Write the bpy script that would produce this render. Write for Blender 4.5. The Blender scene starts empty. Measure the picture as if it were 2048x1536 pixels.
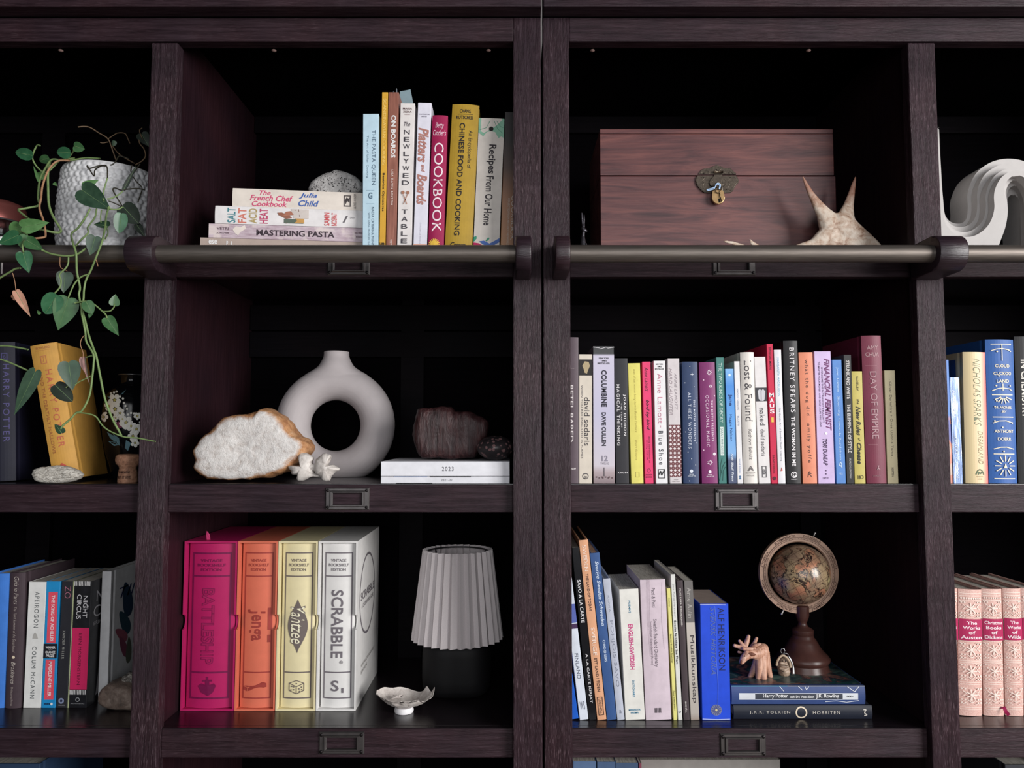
import bpy, bmesh, math, random
from mathutils import Vector, Matrix, noise

random.seed(11)
scene = bpy.context.scene
COL = scene.collection

# ------------------------------------------------------------------ camera
F = 1540.0                                   # focal length in px of the 2048 px wide frame
PITCH = math.atan(4.3e-5 * F)                # the camera looks slightly up
CAM = Vector((0.0, 0.0, 1.55))
cam_data = bpy.data.cameras.new('camera')
cam_data.sensor_width = 36.0
cam_data.lens = F / 2048.0 * 36.0
cam_data.clip_start = 0.02
cam = bpy.data.objects.new('camera', cam_data)
cam.location = CAM
cam.rotation_euler = (math.pi / 2 + PITCH, 0, 0)
COL.objects.link(cam)
scene.camera = cam

# ------------------------------------------------------------------ light
world = bpy.data.worlds.new('world')
world.use_nodes = True
world.node_tree.nodes['Background'].inputs[0].default_value = (0.80, 0.88, 1.0, 1)
world.node_tree.nodes['Background'].inputs[1].default_value = 0.055
scene.world = world


def area_light(name, loc, target, sx, sy, energy, color):
    d = bpy.data.lights.new(name, 'AREA')
    d.shape = 'RECTANGLE'
    d.size = sx
    d.size_y = sy
    d.energy = energy
    d.color = color
    o = bpy.data.objects.new(name, d)
    o.location = loc
    o.rotation_euler = (Vector(target) - Vector(loc)).to_track_quat('-Z', 'Y').to_euler()
    COL.objects.link(o)
    return o


# a tall window to the right of the camera and an added soft fill light behind it
area_light('daylight_window', (3.35, -1.45, 2.1), (-0.1, 1.35, 1.5), 2.2, 1.9, 245, (1.0, 0.985, 0.97))
area_light('fill_light', (0.1, -2.4, 1.95), (-0.3, 1.3, 1.45), 2.4, 1.8, 50, (0.97, 0.98, 1.0))

vs = scene.view_settings
vs.view_transform = 'Standard'
vs.look = 'None'
vs.gamma = 1
vs.exposure = -0.12
vs.use_curve_mapping = False

# ------------------------------------------------------------------ helpers
SINP, COSP = math.sin(PITCH), math.cos(PITCH)


def P(px, py, Y):
    """the point at distance Y from the camera plane that the photograph shows at (px, py)"""
    a = (px - 1024.0) / F
    b = (768.0 - py) / F
    d = Vector((a, COSP - b * SINP, SINP + b * COSP))
    return CAM + d * (Y / d.y)


def PZ(px, py, z):
    a = (px - 1024.0) / F
    b = (768.0 - py) / F
    d = Vector((a, COSP - b * SINP, SINP + b * COSP))
    return CAM + d * ((z - CAM.z) / d.z)


def XAT(px, Y, z):
    """x of a point known by its distance Y and height z"""
    return (px - 1024.0) / F * (Y * COSP + (z - CAM.z) * SINP)


def MPP(Y):
    return Y / F


def lin(c):
    c = c / 255.0
    return c / 12.92 if c <= 0.04045 else ((c + 0.055) / 1.055) ** 2.4


def rgb(c):
    return (lin(c[0]), lin(c[1]), lin(c[2]), 1.0)


_M = {}


class NT:
    """tiny wrapper to write node trees in few lines"""

    def __init__(self, name):
        self.m = bpy.data.materials.new(name)
        self.m.use_nodes = True
        self.t = self.m.node_tree
        self.b = self.t.nodes['Principled BSDF']
        self.tc = self.t.nodes.new('ShaderNodeTexCoord')

    def n(self, kind, **kw):
        x = self.t.nodes.new('ShaderNode' + kind)
        for k, v in kw.items():
            if k.startswith('i_'):
                x.inputs[k[2:].replace('_', ' ')].default_value = v
            else:
                setattr(x, k, v)
        return x

    def l(self, a, b):
        self.t.links.new(a, b)

    def mapping(self, scale, rot=(0, 0, 0), loc=(0, 0, 0)):
        x = self.n('Mapping')
        x.inputs['Scale'].default_value = scale
        x.inputs['Rotation'].default_value = rot
        x.inputs['Location'].default_value = loc
        self.l(self.tc.outputs['Object'], x.inputs[0])
        return x.outputs[0]

    def noise(self, vec, scale, detail=4, rough=0.55, dist=0.0):
        x = self.n('TexNoise')
        x.inputs['Scale'].default_value = scale
        x.inputs['Detail'].default_value = detail
        x.inputs['Roughness'].default_value = rough
        x.inputs['Distortion'].default_value = dist
        self.l(vec, x.inputs['Vector'])
        return x.outputs['Fac']

    def ramp(self, fac, stops, interp='LINEAR'):
        x = self.n('ValToRGB')
        x.color_ramp.interpolation = interp
        e = x.color_ramp.elements
        while len(e) < len(stops):
            e.new(0.5)
        for i, (p, c) in enumerate(stops):
            e[i].position = p
            e[i].color = c if len(c) == 4 else (*c, 1)
        self.l(fac, x.inputs[0])
        return x.outputs[0]

    def mix(self, fac, a, b, mode='MIX'):
        x = self.n('Mix', data_type='RGBA', blend_type=mode)
        for s, v in ((0, fac), (6, a), (7, b)):
            if hasattr(v, 'links'):
                self.l(v, x.inputs[s])
            else:
                x.inputs[s].default_value = v
        return x.outputs[2]

    def bump(self, h, strength=0.3, distance=0.002, normal=None):
        x = self.n('Bump')
        x.inputs['Strength'].default_value = strength
        x.inputs['Distance'].default_value = distance
        self.l(h, x.inputs['Height'])
        if normal is not None:
            self.l(normal, x.inputs['Normal'])
        self.l(x.outputs[0], self.b.inputs['Normal'])
        return x.outputs[0]

    def color(self, sock):
        if hasattr(sock, 'links'):
            self.l(sock, self.b.inputs['Base Color'])
        else:
            self.b.inputs['Base Color'].default_value = sock

    def set(self, **kw):
        for k, v in kw.items():
            self.b.inputs[k.replace('_', ' ')].default_value = v


def mat(c, rough=0.5, metal=0.0, var=0.08, spec=0.28, scale=60):
    """plain coloured material with a faint mottling"""
    key = (tuple(c), rough, metal, var, spec, scale)
    if key in _M:
        return _M[key]
    t = NT('finish_%d_%d_%d' % tuple(int(x) for x in c[:3]))
    f = t.noise(t.mapping((1, 1, 1)), scale, 3)
    r = rgb(c)
    lo = tuple(x * (1 - var) for x in r[:3])
    hi = tuple(min(1, x * (1 + var)) for x in r[:3])
    t.color(t.ramp(f, [(0.3, lo), (0.7, hi)]))
    t.set(Roughness=rough, Metallic=metal, Specular_IOR_Level=spec)
    _M[key] = t.m
    return t.m


def wood_mat(name, axis, c0, c1, c2, rough=0.42, bump=0.5, fleck=0.5, spec=0.5):
    """dark stained, wire brushed timber with its grain along one axis"""
    t = NT(name)
    s = [1.0, 1.0, 1.0]
    s[axis] = 0.055
    v = t.mapping(tuple(s))
    g1 = t.noise(v, 230, 6, 0.62, 0.3)
    s2 = [1.0, 1.0, 1.0]
    s2[axis] = 0.05
    g2 = t.noise(t.mapping(tuple(s2), loc=(0.7, 0.3, 0.1)), 1150, 2, 0.6)
    patch = t.noise(t.mapping((1, 1, 1), loc=(3, 1, 2)), 7, 3)
    base = t.ramp(g1, [(0.30, c0), (0.52, c1), (0.80, c2)])
    fl = t.ramp(g2, [(0.57, (0, 0, 0)), (0.68, (1, 1, 1))])
    pm = t.ramp(patch, [(0.36, (0, 0, 0)), (0.64, (fleck, fleck, fleck))])
    m = t.mix(1.0, fl, pm, 'MULTIPLY')
    light = tuple(min(1, x * 2.0 + 0.05) for x in c2) + (1,)  # flecks: mostly grain highlights painted into the colour, plus some pale wear
    tone = t.mix(t.ramp(patch, [(0.3, (0, 0, 0)), (0.75, (1, 1, 1))]), (0.84, 0.90, 1.0, 1), (1.2, 1.0, 1.0, 1))
    col = t.mix(m, base, light)
    t.color(t.mix(1.0, col, tone, 'MULTIPLY'))
    hm = t.n('Math', operation='ADD')
    t.l(g1, hm.inputs[0])
    t.l(g2, hm.inputs[1])
    t.bump(hm.outputs[0], bump, 0.0016)
    t.set(Roughness=rough, Specular_IOR_Level=spec)
    return t.m


W0, W1, W2 = (0.0115, 0.0052, 0.0074), (0.027, 0.0138, 0.0182), (0.056, 0.036, 0.044)
WOOD_V = wood_mat('stained_timber_upright', 2, W0, W1, W2, rough=0.44, bump=0.8, fleck=0.8, spec=0.22)
WOOD_H = wood_mat('stained_timber_cross', 0, W0, (0.027, 0.0145, 0.0185), (0.050, 0.031, 0.038), rough=0.48, bump=0.35, fleck=0.22, spec=0.2)
WOOD_SHELF = wood_mat('stained_timber_shelf', 0, (0.008, 0.006, 0.0075), (0.011, 0.008, 0.010), (0.016, 0.012, 0.014), rough=0.24, bump=0.06, fleck=0.0)
WOOD_SIDE = wood_mat('stained_timber_side', 2, (0.014, 0.0052, 0.0072), (0.020, 0.0075, 0.0105), (0.027, 0.0108, 0.0145), rough=0.5, bump=0.12, fleck=0.05, spec=0.25)
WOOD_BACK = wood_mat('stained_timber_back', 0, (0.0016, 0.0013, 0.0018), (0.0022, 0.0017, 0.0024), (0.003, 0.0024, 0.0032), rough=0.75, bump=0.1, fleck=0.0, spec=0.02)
WOOD_KNOB = wood_mat('stained_timber_bracket', 0, (0.014, 0.0065, 0.009), (0.022, 0.0115, 0.0155), (0.036, 0.021, 0.026), rough=0.36, bump=0.25, fleck=0.2)


def link(o, parent=None):
    COL.objects.link(o)
    if parent is not None:
        o.parent = parent
    return o


def tag(o, label, cat, group=None):
    o['label'] = label
    o['category'] = cat
    if group:
        o['group'] = group
    return o


def empty(name, loc, label, cat, group=None, rot=(0, 0, 0)):
    o = bpy.data.objects.new(name, None)
    o.empty_display_size = 0.02
    o.location = loc
    o.rotation_euler = rot
    link(o)
    return tag(o, label, cat, group)


def mesh_obj(name, verts, faces, material, parent=None, smooth=False, loc=None):
    me = bpy.data.meshes.new(name)
    me.from_pydata([tuple(v) for v in verts], [], faces)
    me.validate()
    me.update()
    if smooth:
        me.polygons.foreach_set('use_smooth', [True] * len(me.polygons))
    if material is not None:
        me.materials.append(material)
    o = bpy.data.objects.new(name, me)
    link(o, parent)
    if loc is not None:
        o.location = loc
    return o


def bm_obj(name, bm, material, parent=None, smooth=False, angle=None):
    me = bpy.data.meshes.new(name)
    bmesh.ops.recalc_face_normals(bm, faces=bm.faces)
    bm.to_mesh(me)
    bm.free()
    if smooth:
        me.polygons.foreach_set('use_smooth', [True] * len(me.polygons))
        if angle is not None:
            try:
                me.set_sharp_from_angle(angle=math.radians(angle))
            except Exception:
                pass
    me.materials.append(material)
    o = bpy.data.objects.new(name, me)
    return link(o, parent)


def box_bm(bm, x0, x1, y0, y1, z0, z1, bev=0.0, seg=2):
    r = bmesh.ops.create_cube(bm, size=1.0)
    vs_ = r['verts']
    for v in vs_:
        v.co = Vector((x0 + (v.co.x + .5) * (x1 - x0), y0 + (v.co.y + .5) * (y1 - y0), z0 + (v.co.z + .5) * (z1 - z0)))
    if bev > 0:
        es = list({e for v in vs_ for e in v.link_edges})
        bmesh.ops.bevel(bm, geom=es, offset=bev, segments=seg, affect='EDGES', profile=0.6)


def box(name, x0, x1, y0, y1, z0, z1, material, parent=None, bev=0.0015):
    bm = bmesh.new()
    off = parent.location if parent is not None else Vector((0, 0, 0))
    box_bm(bm, x0 - off.x, x1 - off.x, y0 - off.y, y1 - off.y, z0 - off.z, z1 - off.z, bev)
    return bm_obj(name, bm, material, parent)


def rel(parent, pts):
    off = parent.location
    return [Vector(p) - off for p in pts]


def prism(name, poly, y0, y1, material, parent=None, bev=0.0, seg=2, smooth=False):
    """poly: list of (x, z) world points, extruded from y0 (front) to y1"""
    off = parent.location if parent is not None else Vector((0, 0, 0))
    bm = bmesh.new()
    a = [bm.verts.new((x - off.x, y0 - off.y, z - off.z)) for x, z in poly]
    b = [bm.verts.new((x - off.x, y1 - off.y, z - off.z)) for x, z in poly]
    f0 = bm.faces.new(a)
    bm.faces.new(list(reversed(b)))
    n = len(poly)
    for i in range(n):
        j = (i + 1) % n
        bm.faces.new((a[j], a[i], b[i], b[j]))
    if bev > 0:
        bmesh.ops.bevel(bm, geom=list(f0.edges), offset=bev, segments=seg, affect='EDGES', profile=0.5)
    return bm_obj(name, bm, material, parent, smooth, 40 if smooth else None)


def prism_x(name, poly, x0, x1, material, parent=None, bev=0.0, smooth=True):
    """poly: (y, z) world points, extruded along x"""
    off = parent.location if parent is not None else Vector((0, 0, 0))
    bm = bmesh.new()
    a = [bm.verts.new((x0 - off.x, y - off.y, z - off.z)) for y, z in poly]
    b = [bm.verts.new((x1 - off.x, y - off.y, z - off.z)) for y, z in poly]
    f0 = bm.faces.new(a)
    f1 = bm.faces.new(list(reversed(b)))
    n = len(poly)
    for i in range(n):
        j = (i + 1) % n
        bm.faces.new((a[j], a[i], b[i], b[j]))
    if bev > 0:
        bmesh.ops.bevel(bm, geom=list(f0.edges) + list(f1.edges), offset=bev, segments=2, affect='EDGES', profile=0.5)
    return bm_obj(name, bm, material, parent, smooth, 40)


def lathe(name, prof, center, material, parent=None, seg=48, smooth=True, axis='z', angle=50):
    """prof: (radius, height) from bottom to top, turned about a vertical line through center"""
    off = parent.location if parent is not None else Vector((0, 0, 0))
    c = Vector(center) - off
    bm = bmesh.new()
    rings = []
    for r, h in prof:
        if r < 1e-6:
            rings.append([bm.verts.new((c.x, c.y, c.z + h))])
        else:
            rings.append([bm.verts.new((c.x + r * math.cos(2 * math.pi * k / seg), c.y + r * math.sin(2 * math.pi * k / seg), c.z + h)) for k in range(seg)])
    for a, b in zip(rings, rings[1:]):
        for k in range(seg):
            k2 = (k + 1) % seg
            if len(a) == 1 and len(b) == 1:
                continue
            if len(a) == 1:
                bm.faces.new((a[0], b[k2], b[k]))
            elif len(b) == 1:
                bm.faces.new((a[k], a[k2], b[0]))
            else:
                bm.faces.new((a[k], a[k2], b[k2], b[k]))
    return bm_obj(name, bm, material, parent, smooth, angle)


def catmull(pts, n=6):
    pts = [Vector(p) for p in pts]
    if len(pts) < 3:
        return pts
    out = []
    ext = [pts[0] * 2 - pts[1]] + pts + [pts[-1] * 2 - pts[-2]]
    for i in range(1, len(ext) - 2):
        p0, p1, p2, p3 = ext[i - 1:i + 3]
        for k in range(n):
            t = k / n
            out.append(0.5 * ((2 * p1) + (p2 - p0) * t + (2 * p0 - 5 * p1 + 4 * p2 - p3) * t * t + (3 * p1 - p0 - 3 * p2 + p3) * t ** 3))
    out.append(pts[-1])
    return out


def tube(name, pts, r, material, parent=None, seg=7, n=5, r1=None, closed=False):
    pts = catmull(pts, n) if n > 1 else [Vector(p) for p in pts]
    if parent is not None:
        pts = rel(parent, pts)
    V, Fc = [], []
    N = len(pts)
    up = Vector((0.13, 0.9, 0.31)).normalized()
    for i, p in enumerate(pts):
        t = (pts[min(i + 1, N - 1)] - pts[max(i - 1, 0)])
        if t.length < 1e-9:
            t = Vector((0, 0, 1))
        t.normalize()
        a = t.cross(up)
        if a.length < 1e-4:
            a = t.cross(Vector((1, 0, 0)))
        a.normalize()
        b = t.cross(a)
        rr = r if r1 is None else r + (r1 - r) * i / (N - 1)
        for k in range(seg):
            an = 2 * math.pi * k / seg
            V.append(p + (a * math.cos(an) + b * math.sin(an)) * rr)
    for i in range(N - 1):
        for k in range(seg):
            k2 = (k + 1) % seg
            Fc.append((i * seg + k, i * seg + k2, (i + 1) * seg + k2, (i + 1) * seg + k))
    Fc.append(tuple(range(seg)))
    Fc.append(tuple((N - 1) * seg + k for k in reversed(range(seg))))
    return mesh_obj(name, V, Fc, material, parent, True)


def resample(poly, n):
    """closed 2-D outline to n even points"""
    pts = [Vector((p[0], p[1], 0)) for p in poly]
    pts.append(pts[0])
    L = [0]
    for a, b in zip(pts, pts[1:]):
        L.append(L[-1] + (b - a).length)
    out = []
    j = 0
    for i in range(n):
        s = L[-1] * i / n
        while L[j + 1] < s:
            j += 1
        t = (s - L[j]) / max(1e-9, L[j + 1] - L[j])
        q = pts[j].lerp(pts[j + 1], t)
        out.append((q.x, q.y))
    return out


def blob(name, outline_px, Y, depth, material, parent=None, n=90, amp=0.004, freq=60, prof=None, flat_z=None, seed=0.0):
    """a stone: the traced outline gets real thickness (rounded front and back) and a rough surface"""
    prof = prof or [(0.0, 0.05, 0.02), (0.0, 0.3, 0.01), (0.01, 0.5, 0.0), (0.03, 0.7, 0.0), (0.09, 0.88, 0), (0.22, 0.97, 0), (0.42, 1.0, 0), (0.66, 0.96, 0), (0.85, 0.82, 0), (0.96, 0.55, 0), (1.0, 0.12, 0)]
    o2 = resample(outline_px, n)
    w = [P(x, y, Y) for x, y in o2]
    cx = sum(p.x for p in w) / n
    cz = sum(p.z for p in w) / n
    off = parent.location if parent is not None else Vector((0, 0, 0))
    zmin = min(p.z for p in w)
    V, Fc = [], []
    for (ty, s, _) in prof:
        for p in w:
            q = Vector((cx + (p.x - cx) * s, Y - 0.0 + ty * depth, cz + (p.z - cz) * s))
            nv = noise.fractal(q * freq + Vector((seed, 3, 1)), 1.0, 2.0, 4)
            nv2 = noise.noise(q * freq * 0.35 + Vector((seed, 9, 4)))
            dirv = Vector((p.x - cx, (ty - .45) * depth * 1.2, p.z - cz)).normalized()
            q = q + dirv * amp * (nv * 0.7 + nv2) * min(1.0, s * s * 1.15)
            if ty < 0.2:
                q.y += amp * (1.1 * nv2 + 0.5 * nv) * (1 - s * 0.5)
            if flat_z is not None and q.z < flat_z:
                q.z = flat_z
            V.append(q - off)
    R = len(prof)
    for i in range(R - 1):
        for k in range(n):
            k2 = (k + 1) % n
            Fc.append((i * n + k, i * n + k2, (i + 1) * n + k2, (i + 1) * n + k))
    Fc.append(tuple(range(n)))
    Fc.append(tuple((R - 1) * n + k for k in reversed(range(n))))
    ob = mesh_obj(name, V, Fc, material, parent, True)
    bm = bmesh.new()
    bm.from_mesh(ob.data)
    bmesh.ops.recalc_face_normals(bm, faces=bm.faces)
    bm.to_mesh(ob.data)
    bm.free()
    return ob


def organic(name, chains, material, parent=None, voxel=0.0012, smooth=6, flat=1.0, Yc=0.0, sub=None):
    """chains of (x, y, z, r) joined into one smooth continuous skin (voxel remesh of the union)"""
    off = parent.location if parent is not None else Vector((0, 0, 0))
    bm = bmesh.new()
    for ch in chains:
        for (a, b) in zip(ch, ch[1:]) if len(ch) > 1 else [(ch[0], ch[0])]:
            A, B = Vector(a[:3]), Vector(b[:3])
            L = (B - A).length
            st = max(1, int(L / max(0.0006, 0.35 * min(a[3], b[3]))))
            for k in range(st + 1):
                t = k / st
                r = a[3] + (b[3] - a[3]) * t
                q = A.lerp(B, t)
                q.y = Yc + (q.y - Yc)
                M = Matrix.Translation(q - off) @ Matrix.Diagonal((r, r * flat, r, 1))
                bmesh.ops.create_icosphere(bm, subdivisions=2, radius=1.0, matrix=M)
    me = bpy.data.meshes.new(name + '_raw')
    bm.to_mesh(me)
    bm.free()
    tmp = bpy.data.objects.new('tmp', me)
    COL.objects.link(tmp)
    m = tmp.modifiers.new('r', 'REMESH')
    m.mode = 'VOXEL'
    m.voxel_size = voxel
    s = tmp.modifiers.new('s', 'SMOOTH')
    s.iterations = smooth
    s.factor = 0.5
    dg = bpy.context.evaluated_depsgraph_get()
    me2 = bpy.data.meshes.new_from_object(tmp.evaluated_get(dg))
    bpy.data.objects.remove(tmp)
    bpy.data.meshes.remove(me)
    me2.name = name
    me2.materials.clear()
    me2.materials.append(material)
    me2.polygons.foreach_set('use_smooth', [True] * len(me2.polygons))
    o = bpy.data.objects.new(name, me2)
    return link(o, parent)


# ------------------------------------------------------------------ printing
_FT = {}


def glyphs(s, style=''):
    """flat letter shapes scaled to the unit square: (verts, faces, aspect)"""
    key = (s, style)
    if key in _FT:
        return _FT[key]
    c = bpy.data.curves.new('t', 'FONT')
    c.body = s
    c.resolution_u = 3
    if 'b' in style:
        c.offset = 0.018
    if 'B' in style:
        c.offset = 0.03
    if 'l' in style:
        c.offset = -0.012
    if 'i' in style:
        c.shear = 0.3
    if 's' in style:
        c.space_character = 1.3
    if 'w' in style:
        c.space_character = 1.75
    o = bpy.data.objects.new('t', c)
    me = bpy.data.meshes.new_from_object(o)
    V = [v.co.copy() for v in me.vertices]
    Fc = [tuple(p.vertices) for p in me.polygons]
    bpy.data.objects.remove(o)
    bpy.data.curves.remove(c)
    bpy.data.meshes.remove(me)
    if 'f' in style:                       # slab feet on the letters: small bars on base and cap line
        pass
    x0 = min(v.x for v in V)
    x1 = max(v.x for v in V)
    y0 = min(v.y for v in V)
    y1 = max(v.y for v in V)
    dx, dy = max(1e-6, x1 - x0), max(1e-6, y1 - y0)
    out = ([((v.x - x0) / dx, (v.y - y0) / dy) for v in V], Fc, dx / dy)
    _FT[key] = out
    return out


class Panel:
    """the printable front of a thing: u across (0..1), v down from the top (0..1)"""

    def __init__(self, parent, w, h, bulge=0.0, y=0.0, x=0.0, z=0.0):
        self.p, self.w, self.h, self.bulge, self.y, self.x, self.z = parent, w, h, bulge, y, x, z
        self.k = 0

    def pt(self, u, v, lift):
        return (self.x + u * self.w, self.y - self.bulge * (1 - (2 * u - 1) ** 2) - lift, self.z + (1 - v) * self.h)

    def lift(self):
        self.k += 1
        return 0.00025 + 0.00007 * self.k

    def add(self, name, uv, faces, col, rough=0.5, metal=0.0):
        L = self.lift()
        return mesh_obj(name, [self.pt(u, v, L) for u, v in uv], faces, mat(col, rough, metal, 0.05), self.p)

    def text(self, s, u, uh, v0, v1, col, style='', **k):
        g, f, a = glyphs(s, style)
        self.add('spine_lettering', [(u - uh / 2 + y * uh, v0 + x * (v1 - v0)) for x, y in g], f, col, **k)

    def htext(self, s, u0, u1, v0, v1, col, style='', **k):
        g, f, a = glyphs(s, style)
        self.add('spine_lettering', [(u0 + x * (u1 - u0), v1 - y * (v1 - v0)) for x, y in g], f, col, **k)

    def rect(self, u0, u1, v0, v1, col, **k):
        n = 8
        uv = [(u0 + (u1 - u0) * i / n, v) for v in (v0, v1) for i in range(n + 1)]
        f = [(i, i + n + 1, i + n + 2, i + 1) for i in range(n)]
        self.add('spine_band', uv, f, col, **k)

    def frame(self, u0, u1, v0, v1, t, col):
        tv = t * self.w / self.h
        n = 8
        uv, f = [], []

        def q(a, b, c, d):
            s = len(uv)
            uv.extend([(a + (b - a) * i / n, v) for v in (c, d) for i in range(n + 1)])
            f.extend([(s + i, s + i + n + 1, s + i + n + 2, s + i + 1) for i in range(n)])
        q(u0, u1, v0, v0 + tv)
        q(u0, u1, v1 - tv, v1)
        q(u0, u0 + t, v0 + tv, v1 - tv)
        q(u1 - t, u1, v0 + tv, v1 - tv)
        self.add('spine_border', uv, f, col)

    def disc(self, u, v, r, col, n=20, r2=None, a0=0, **k):
        """r as a share of the width; r2 gives a ring"""
        q = self.w / self.h
        if r2 is None:
            uv = [(u, v)] + [(u + r * math.cos(a0 + 2 * math.pi * i / n), v + r * q * math.sin(a0 + 2 * math.pi * i / n)) for i in range(n)]
            f = [(0, 1 + i, 1 + (i + 1) % n) for i in range(n)]
        else:
            uv = [(u + rr * math.cos(a0 + 2 * math.pi * i / n), v + rr * q * math.sin(a0 + 2 * math.pi * i / n)) for rr in (r, r2) for i in range(n)]
            f = [(i, (i + 1) % n, n + (i + 1) % n, n + i) for i in range(n)]
        self.add('spine_emblem', uv, f, col, **k)

    def poly(self, pts, col, name='spine_emblem', **k):
        cu = sum(p[0] for p in pts) / len(pts)
        cv = sum(p[1] for p in pts) / len(pts)
        n = len(pts)
        if self.bulge < 0.0015:
            return self.add(name, list(pts), [tuple(range(n))], col, **k)
        self.add(name, [(cu, cv)] + list(pts), [(0, 1 + i, 1 + (i + 1) % n) for i in range(n)], col, **k)

    def burst(self, u, v, r, col, n=8, r0=0.35, t=0.12, dots=False):
        q = self.w / self.h
        uv, f = [], []
        for i in range(n):
            a = 2 * math.pi * i / n
            ca, sa = math.cos(a), math.sin(a)
            s = len(uv)
            for rr, tt in ((r0 * r, -t), (r, -t), (r, t), (r0 * r, t)):
                uv.append((u + rr * ca - tt * r * sa, v + (rr * sa + tt * r * ca) * q))
            f.append((s, s + 1, s + 2, s + 3))
        self.add('spine_emblem', uv, f, col)

    def dots(self, pts, r, col, n=8, a0=0):
        q = self.w / self.h
        uv, f = [], []
        for (u, v) in pts:
            s = len(uv)
            uv += [(u + r * math.cos(a0 + 2 * math.pi * i / n), v + r * q * math.sin(a0 + 2 * math.pi * i / n)) for i in range(n)]
            f.append(tuple(s + i for i in range(n)))
        self.add('spine_print', uv, f, col)

    def strokes(self, lines, t, col):
        """thin lines given in (u, v), t = thickness as a share of the width"""
        q = self.w / self.h
        uv, f = [], []
        for ln in lines:
            for a, b in zip(ln, ln[1:]):
                dx, dy = (b[0] - a[0]), (b[1] - a[1]) / q
                L = math.hypot(dx, dy) or 1e-6
                nx, ny = -dy / L * t / 2, dx / L * t / 2 * q
                s = len(uv)
                uv += [(a[0] + nx, a[1] + ny), (b[0] + nx, b[1] + ny), (b[0] - nx, b[1] - ny), (a[0] - nx, a[1] - ny)]
                f.append((s, s + 1, s + 2, s + 3))
        self.add('spine_print', uv, f, col)


# ------------------------------------------------------------------ books
PAGE = (206, 200, 188)


def cover_outline(w, d, bulge, hard):
    pts = [(0, d)]
    if hard:
        pts += [(0, 0.015), (0.0014, 0.011), (0.0012, 0.008), (0, 0.005)]
    n = 10
    pts += [(w * i / n, -bulge * (1 - (2 * i / n - 1) ** 2)) for i in range(n + 1)] if bulge > 0 else [(0, 0.0006), (0.0006, 0), (w - 0.0006, 0), (w, 0.0006)]
    if hard:
        pts += [(w, 0.005), (w - 0.0012, 0.008), (w - 0.0014, 0.011), (w, 0.015)]
    pts += [(w, d)]
    return pts


def make_book(root, w, h, d, col, hard=False, bulge=0.0, page=PAGE, rough=0.45, cover_mat=None):
    """cover and page block as parts of root; local x across the spine, z up, y back from the spine"""
    m = cover_mat or mat(col, rough, 0, 0.07)
    out = cover_outline(w, d, bulge, hard)
    th = min(0.0024 if hard else 0.0005, w * 0.2)
    n = len(out)
    inn = []
    cx = w / 2
    for (x, y) in out:
        inn.append((min(max(x, th), w - th), y if y >= d else max(y + th, th * 0.6)))
    V, Fc = [], []
    for z in (0, h):
        V += [(x, y, z) for x, y in out]
        V += [(x, y, z) for x, y in inn]
    for i in range(n - 1):
        Fc.append((i, i + 1, 2 * n + i + 1, 2 * n + i))
        Fc.append((n + i + 1, n + i, 3 * n + i, 3 * n + i + 1))
        Fc.append((2 * n + i, 2 * n + i + 1, 3 * n + i + 1, 3 * n + i))
        Fc.append((i + 1, i, n + i, n + i + 1))
    Fc.append((0, 2 * n, 3 * n, n))
    Fc.append((n - 1, 2 * n - 1, 4 * n - 1, 3 * n - 1))
    mesh_obj('cover', V, Fc, m, root)
    i = 0.003 if hard else 0.0004
    y0 = 0.004 if hard else 0.001
    bm = bmesh.new()
    box_bm(bm, th * 0.9, w - th * 0.9, y0, d - i, i, h - i)
    bm_obj('page_block', bm, PAGES if page is PAGE else mat(page, 0.8), root)
    return Panel(root, w, h, bulge)


def pages_mat():
    t = NT('paper_edges')
    v = t.mapping((1, 0.02, 0.02))
    f = t.noise(v, 1800, 2)
    t.color(t.ramp(f, [(0.35, rgb((150, 144, 134))), (0.65, rgb((214, 208, 198)))]))
    t.set(Roughness=0.85, Specular_IOR_Level=0.2)
    return t.m


PAGES = pages_mat()


def stand(name, label, bl, br, tl, Y, z, d, col, group, hard=False, bulge=None, page=PAGE, rough=0.45, cover_mat=None, yaw=0.0):
    """a standing book from where its spine stands: bottom-left and bottom-right x, top-left (x, y) in the photo"""
    XL, XR = XAT(bl, Y, z), XAT(br, Y, z)
    T = P(tl[0], tl[1], Y)
    tilt = math.atan2(T.x - XL, T.z - z)
    h = math.hypot(T.x - XL, T.z - z)
    w = (XR - XL) * math.cos(tilt) - 0.0004
    if bulge is None:
        bulge = min(0.0035, w * 0.12) if hard else 0.0
    zz = z + (w * math.sin(tilt) if tilt > 0 else 0.0) + 0.0002
    root = empty(name, (XL, Y, zz), label, 'book', group, (0, tilt, yaw))
    return make_book(root, w, h, d, col, hard, bulge, page, rough, cover_mat)


def lie(name, label, xl, xr, yb, yt, Y, z, d, col, group, hard=False, bulge=0.0, yaw=0.0, page=PAGE, thick=None, cover_mat=None, rough=0.45):
    """a book lying flat, spine to the front: from its left end; height from the photo unless given"""
    A = P(xl, yb, Y)
    T = P(xl, yt, Y)
    L = (XAT(xr, Y, z) - XAT(xl, Y, z)) / math.cos(yaw)
    t = thick or (T.z - A.z)
    root = empty(name, (XAT(xl, Y, z), Y, z + 0.0003), label, 'book', group, (0, -math.pi / 2, 0))
    root.rotation_euler = (Matrix.Rotation(yaw, 3, 'Z') @ Matrix.Rotation(-math.pi / 2, 3, 'Y')).to_euler()
    # local z runs to -x: shift so that the spine's far end (local z = 0) sits on the right
    root.location = root.location + Matrix.Rotation(yaw, 3, 'Z') @ Vector((L, 0, 0))
    p = make_book(root, t, L, d, col, hard, bulge, page, rough, cover_mat)
    p.top = z + t + 0.0006
    return p

# ------------------------------------------------------------------ bookcases
YF = 1.250            # front of the uprights
YS = 1.264            # front of the shelves
YB = 1.670            # back panel


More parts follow.
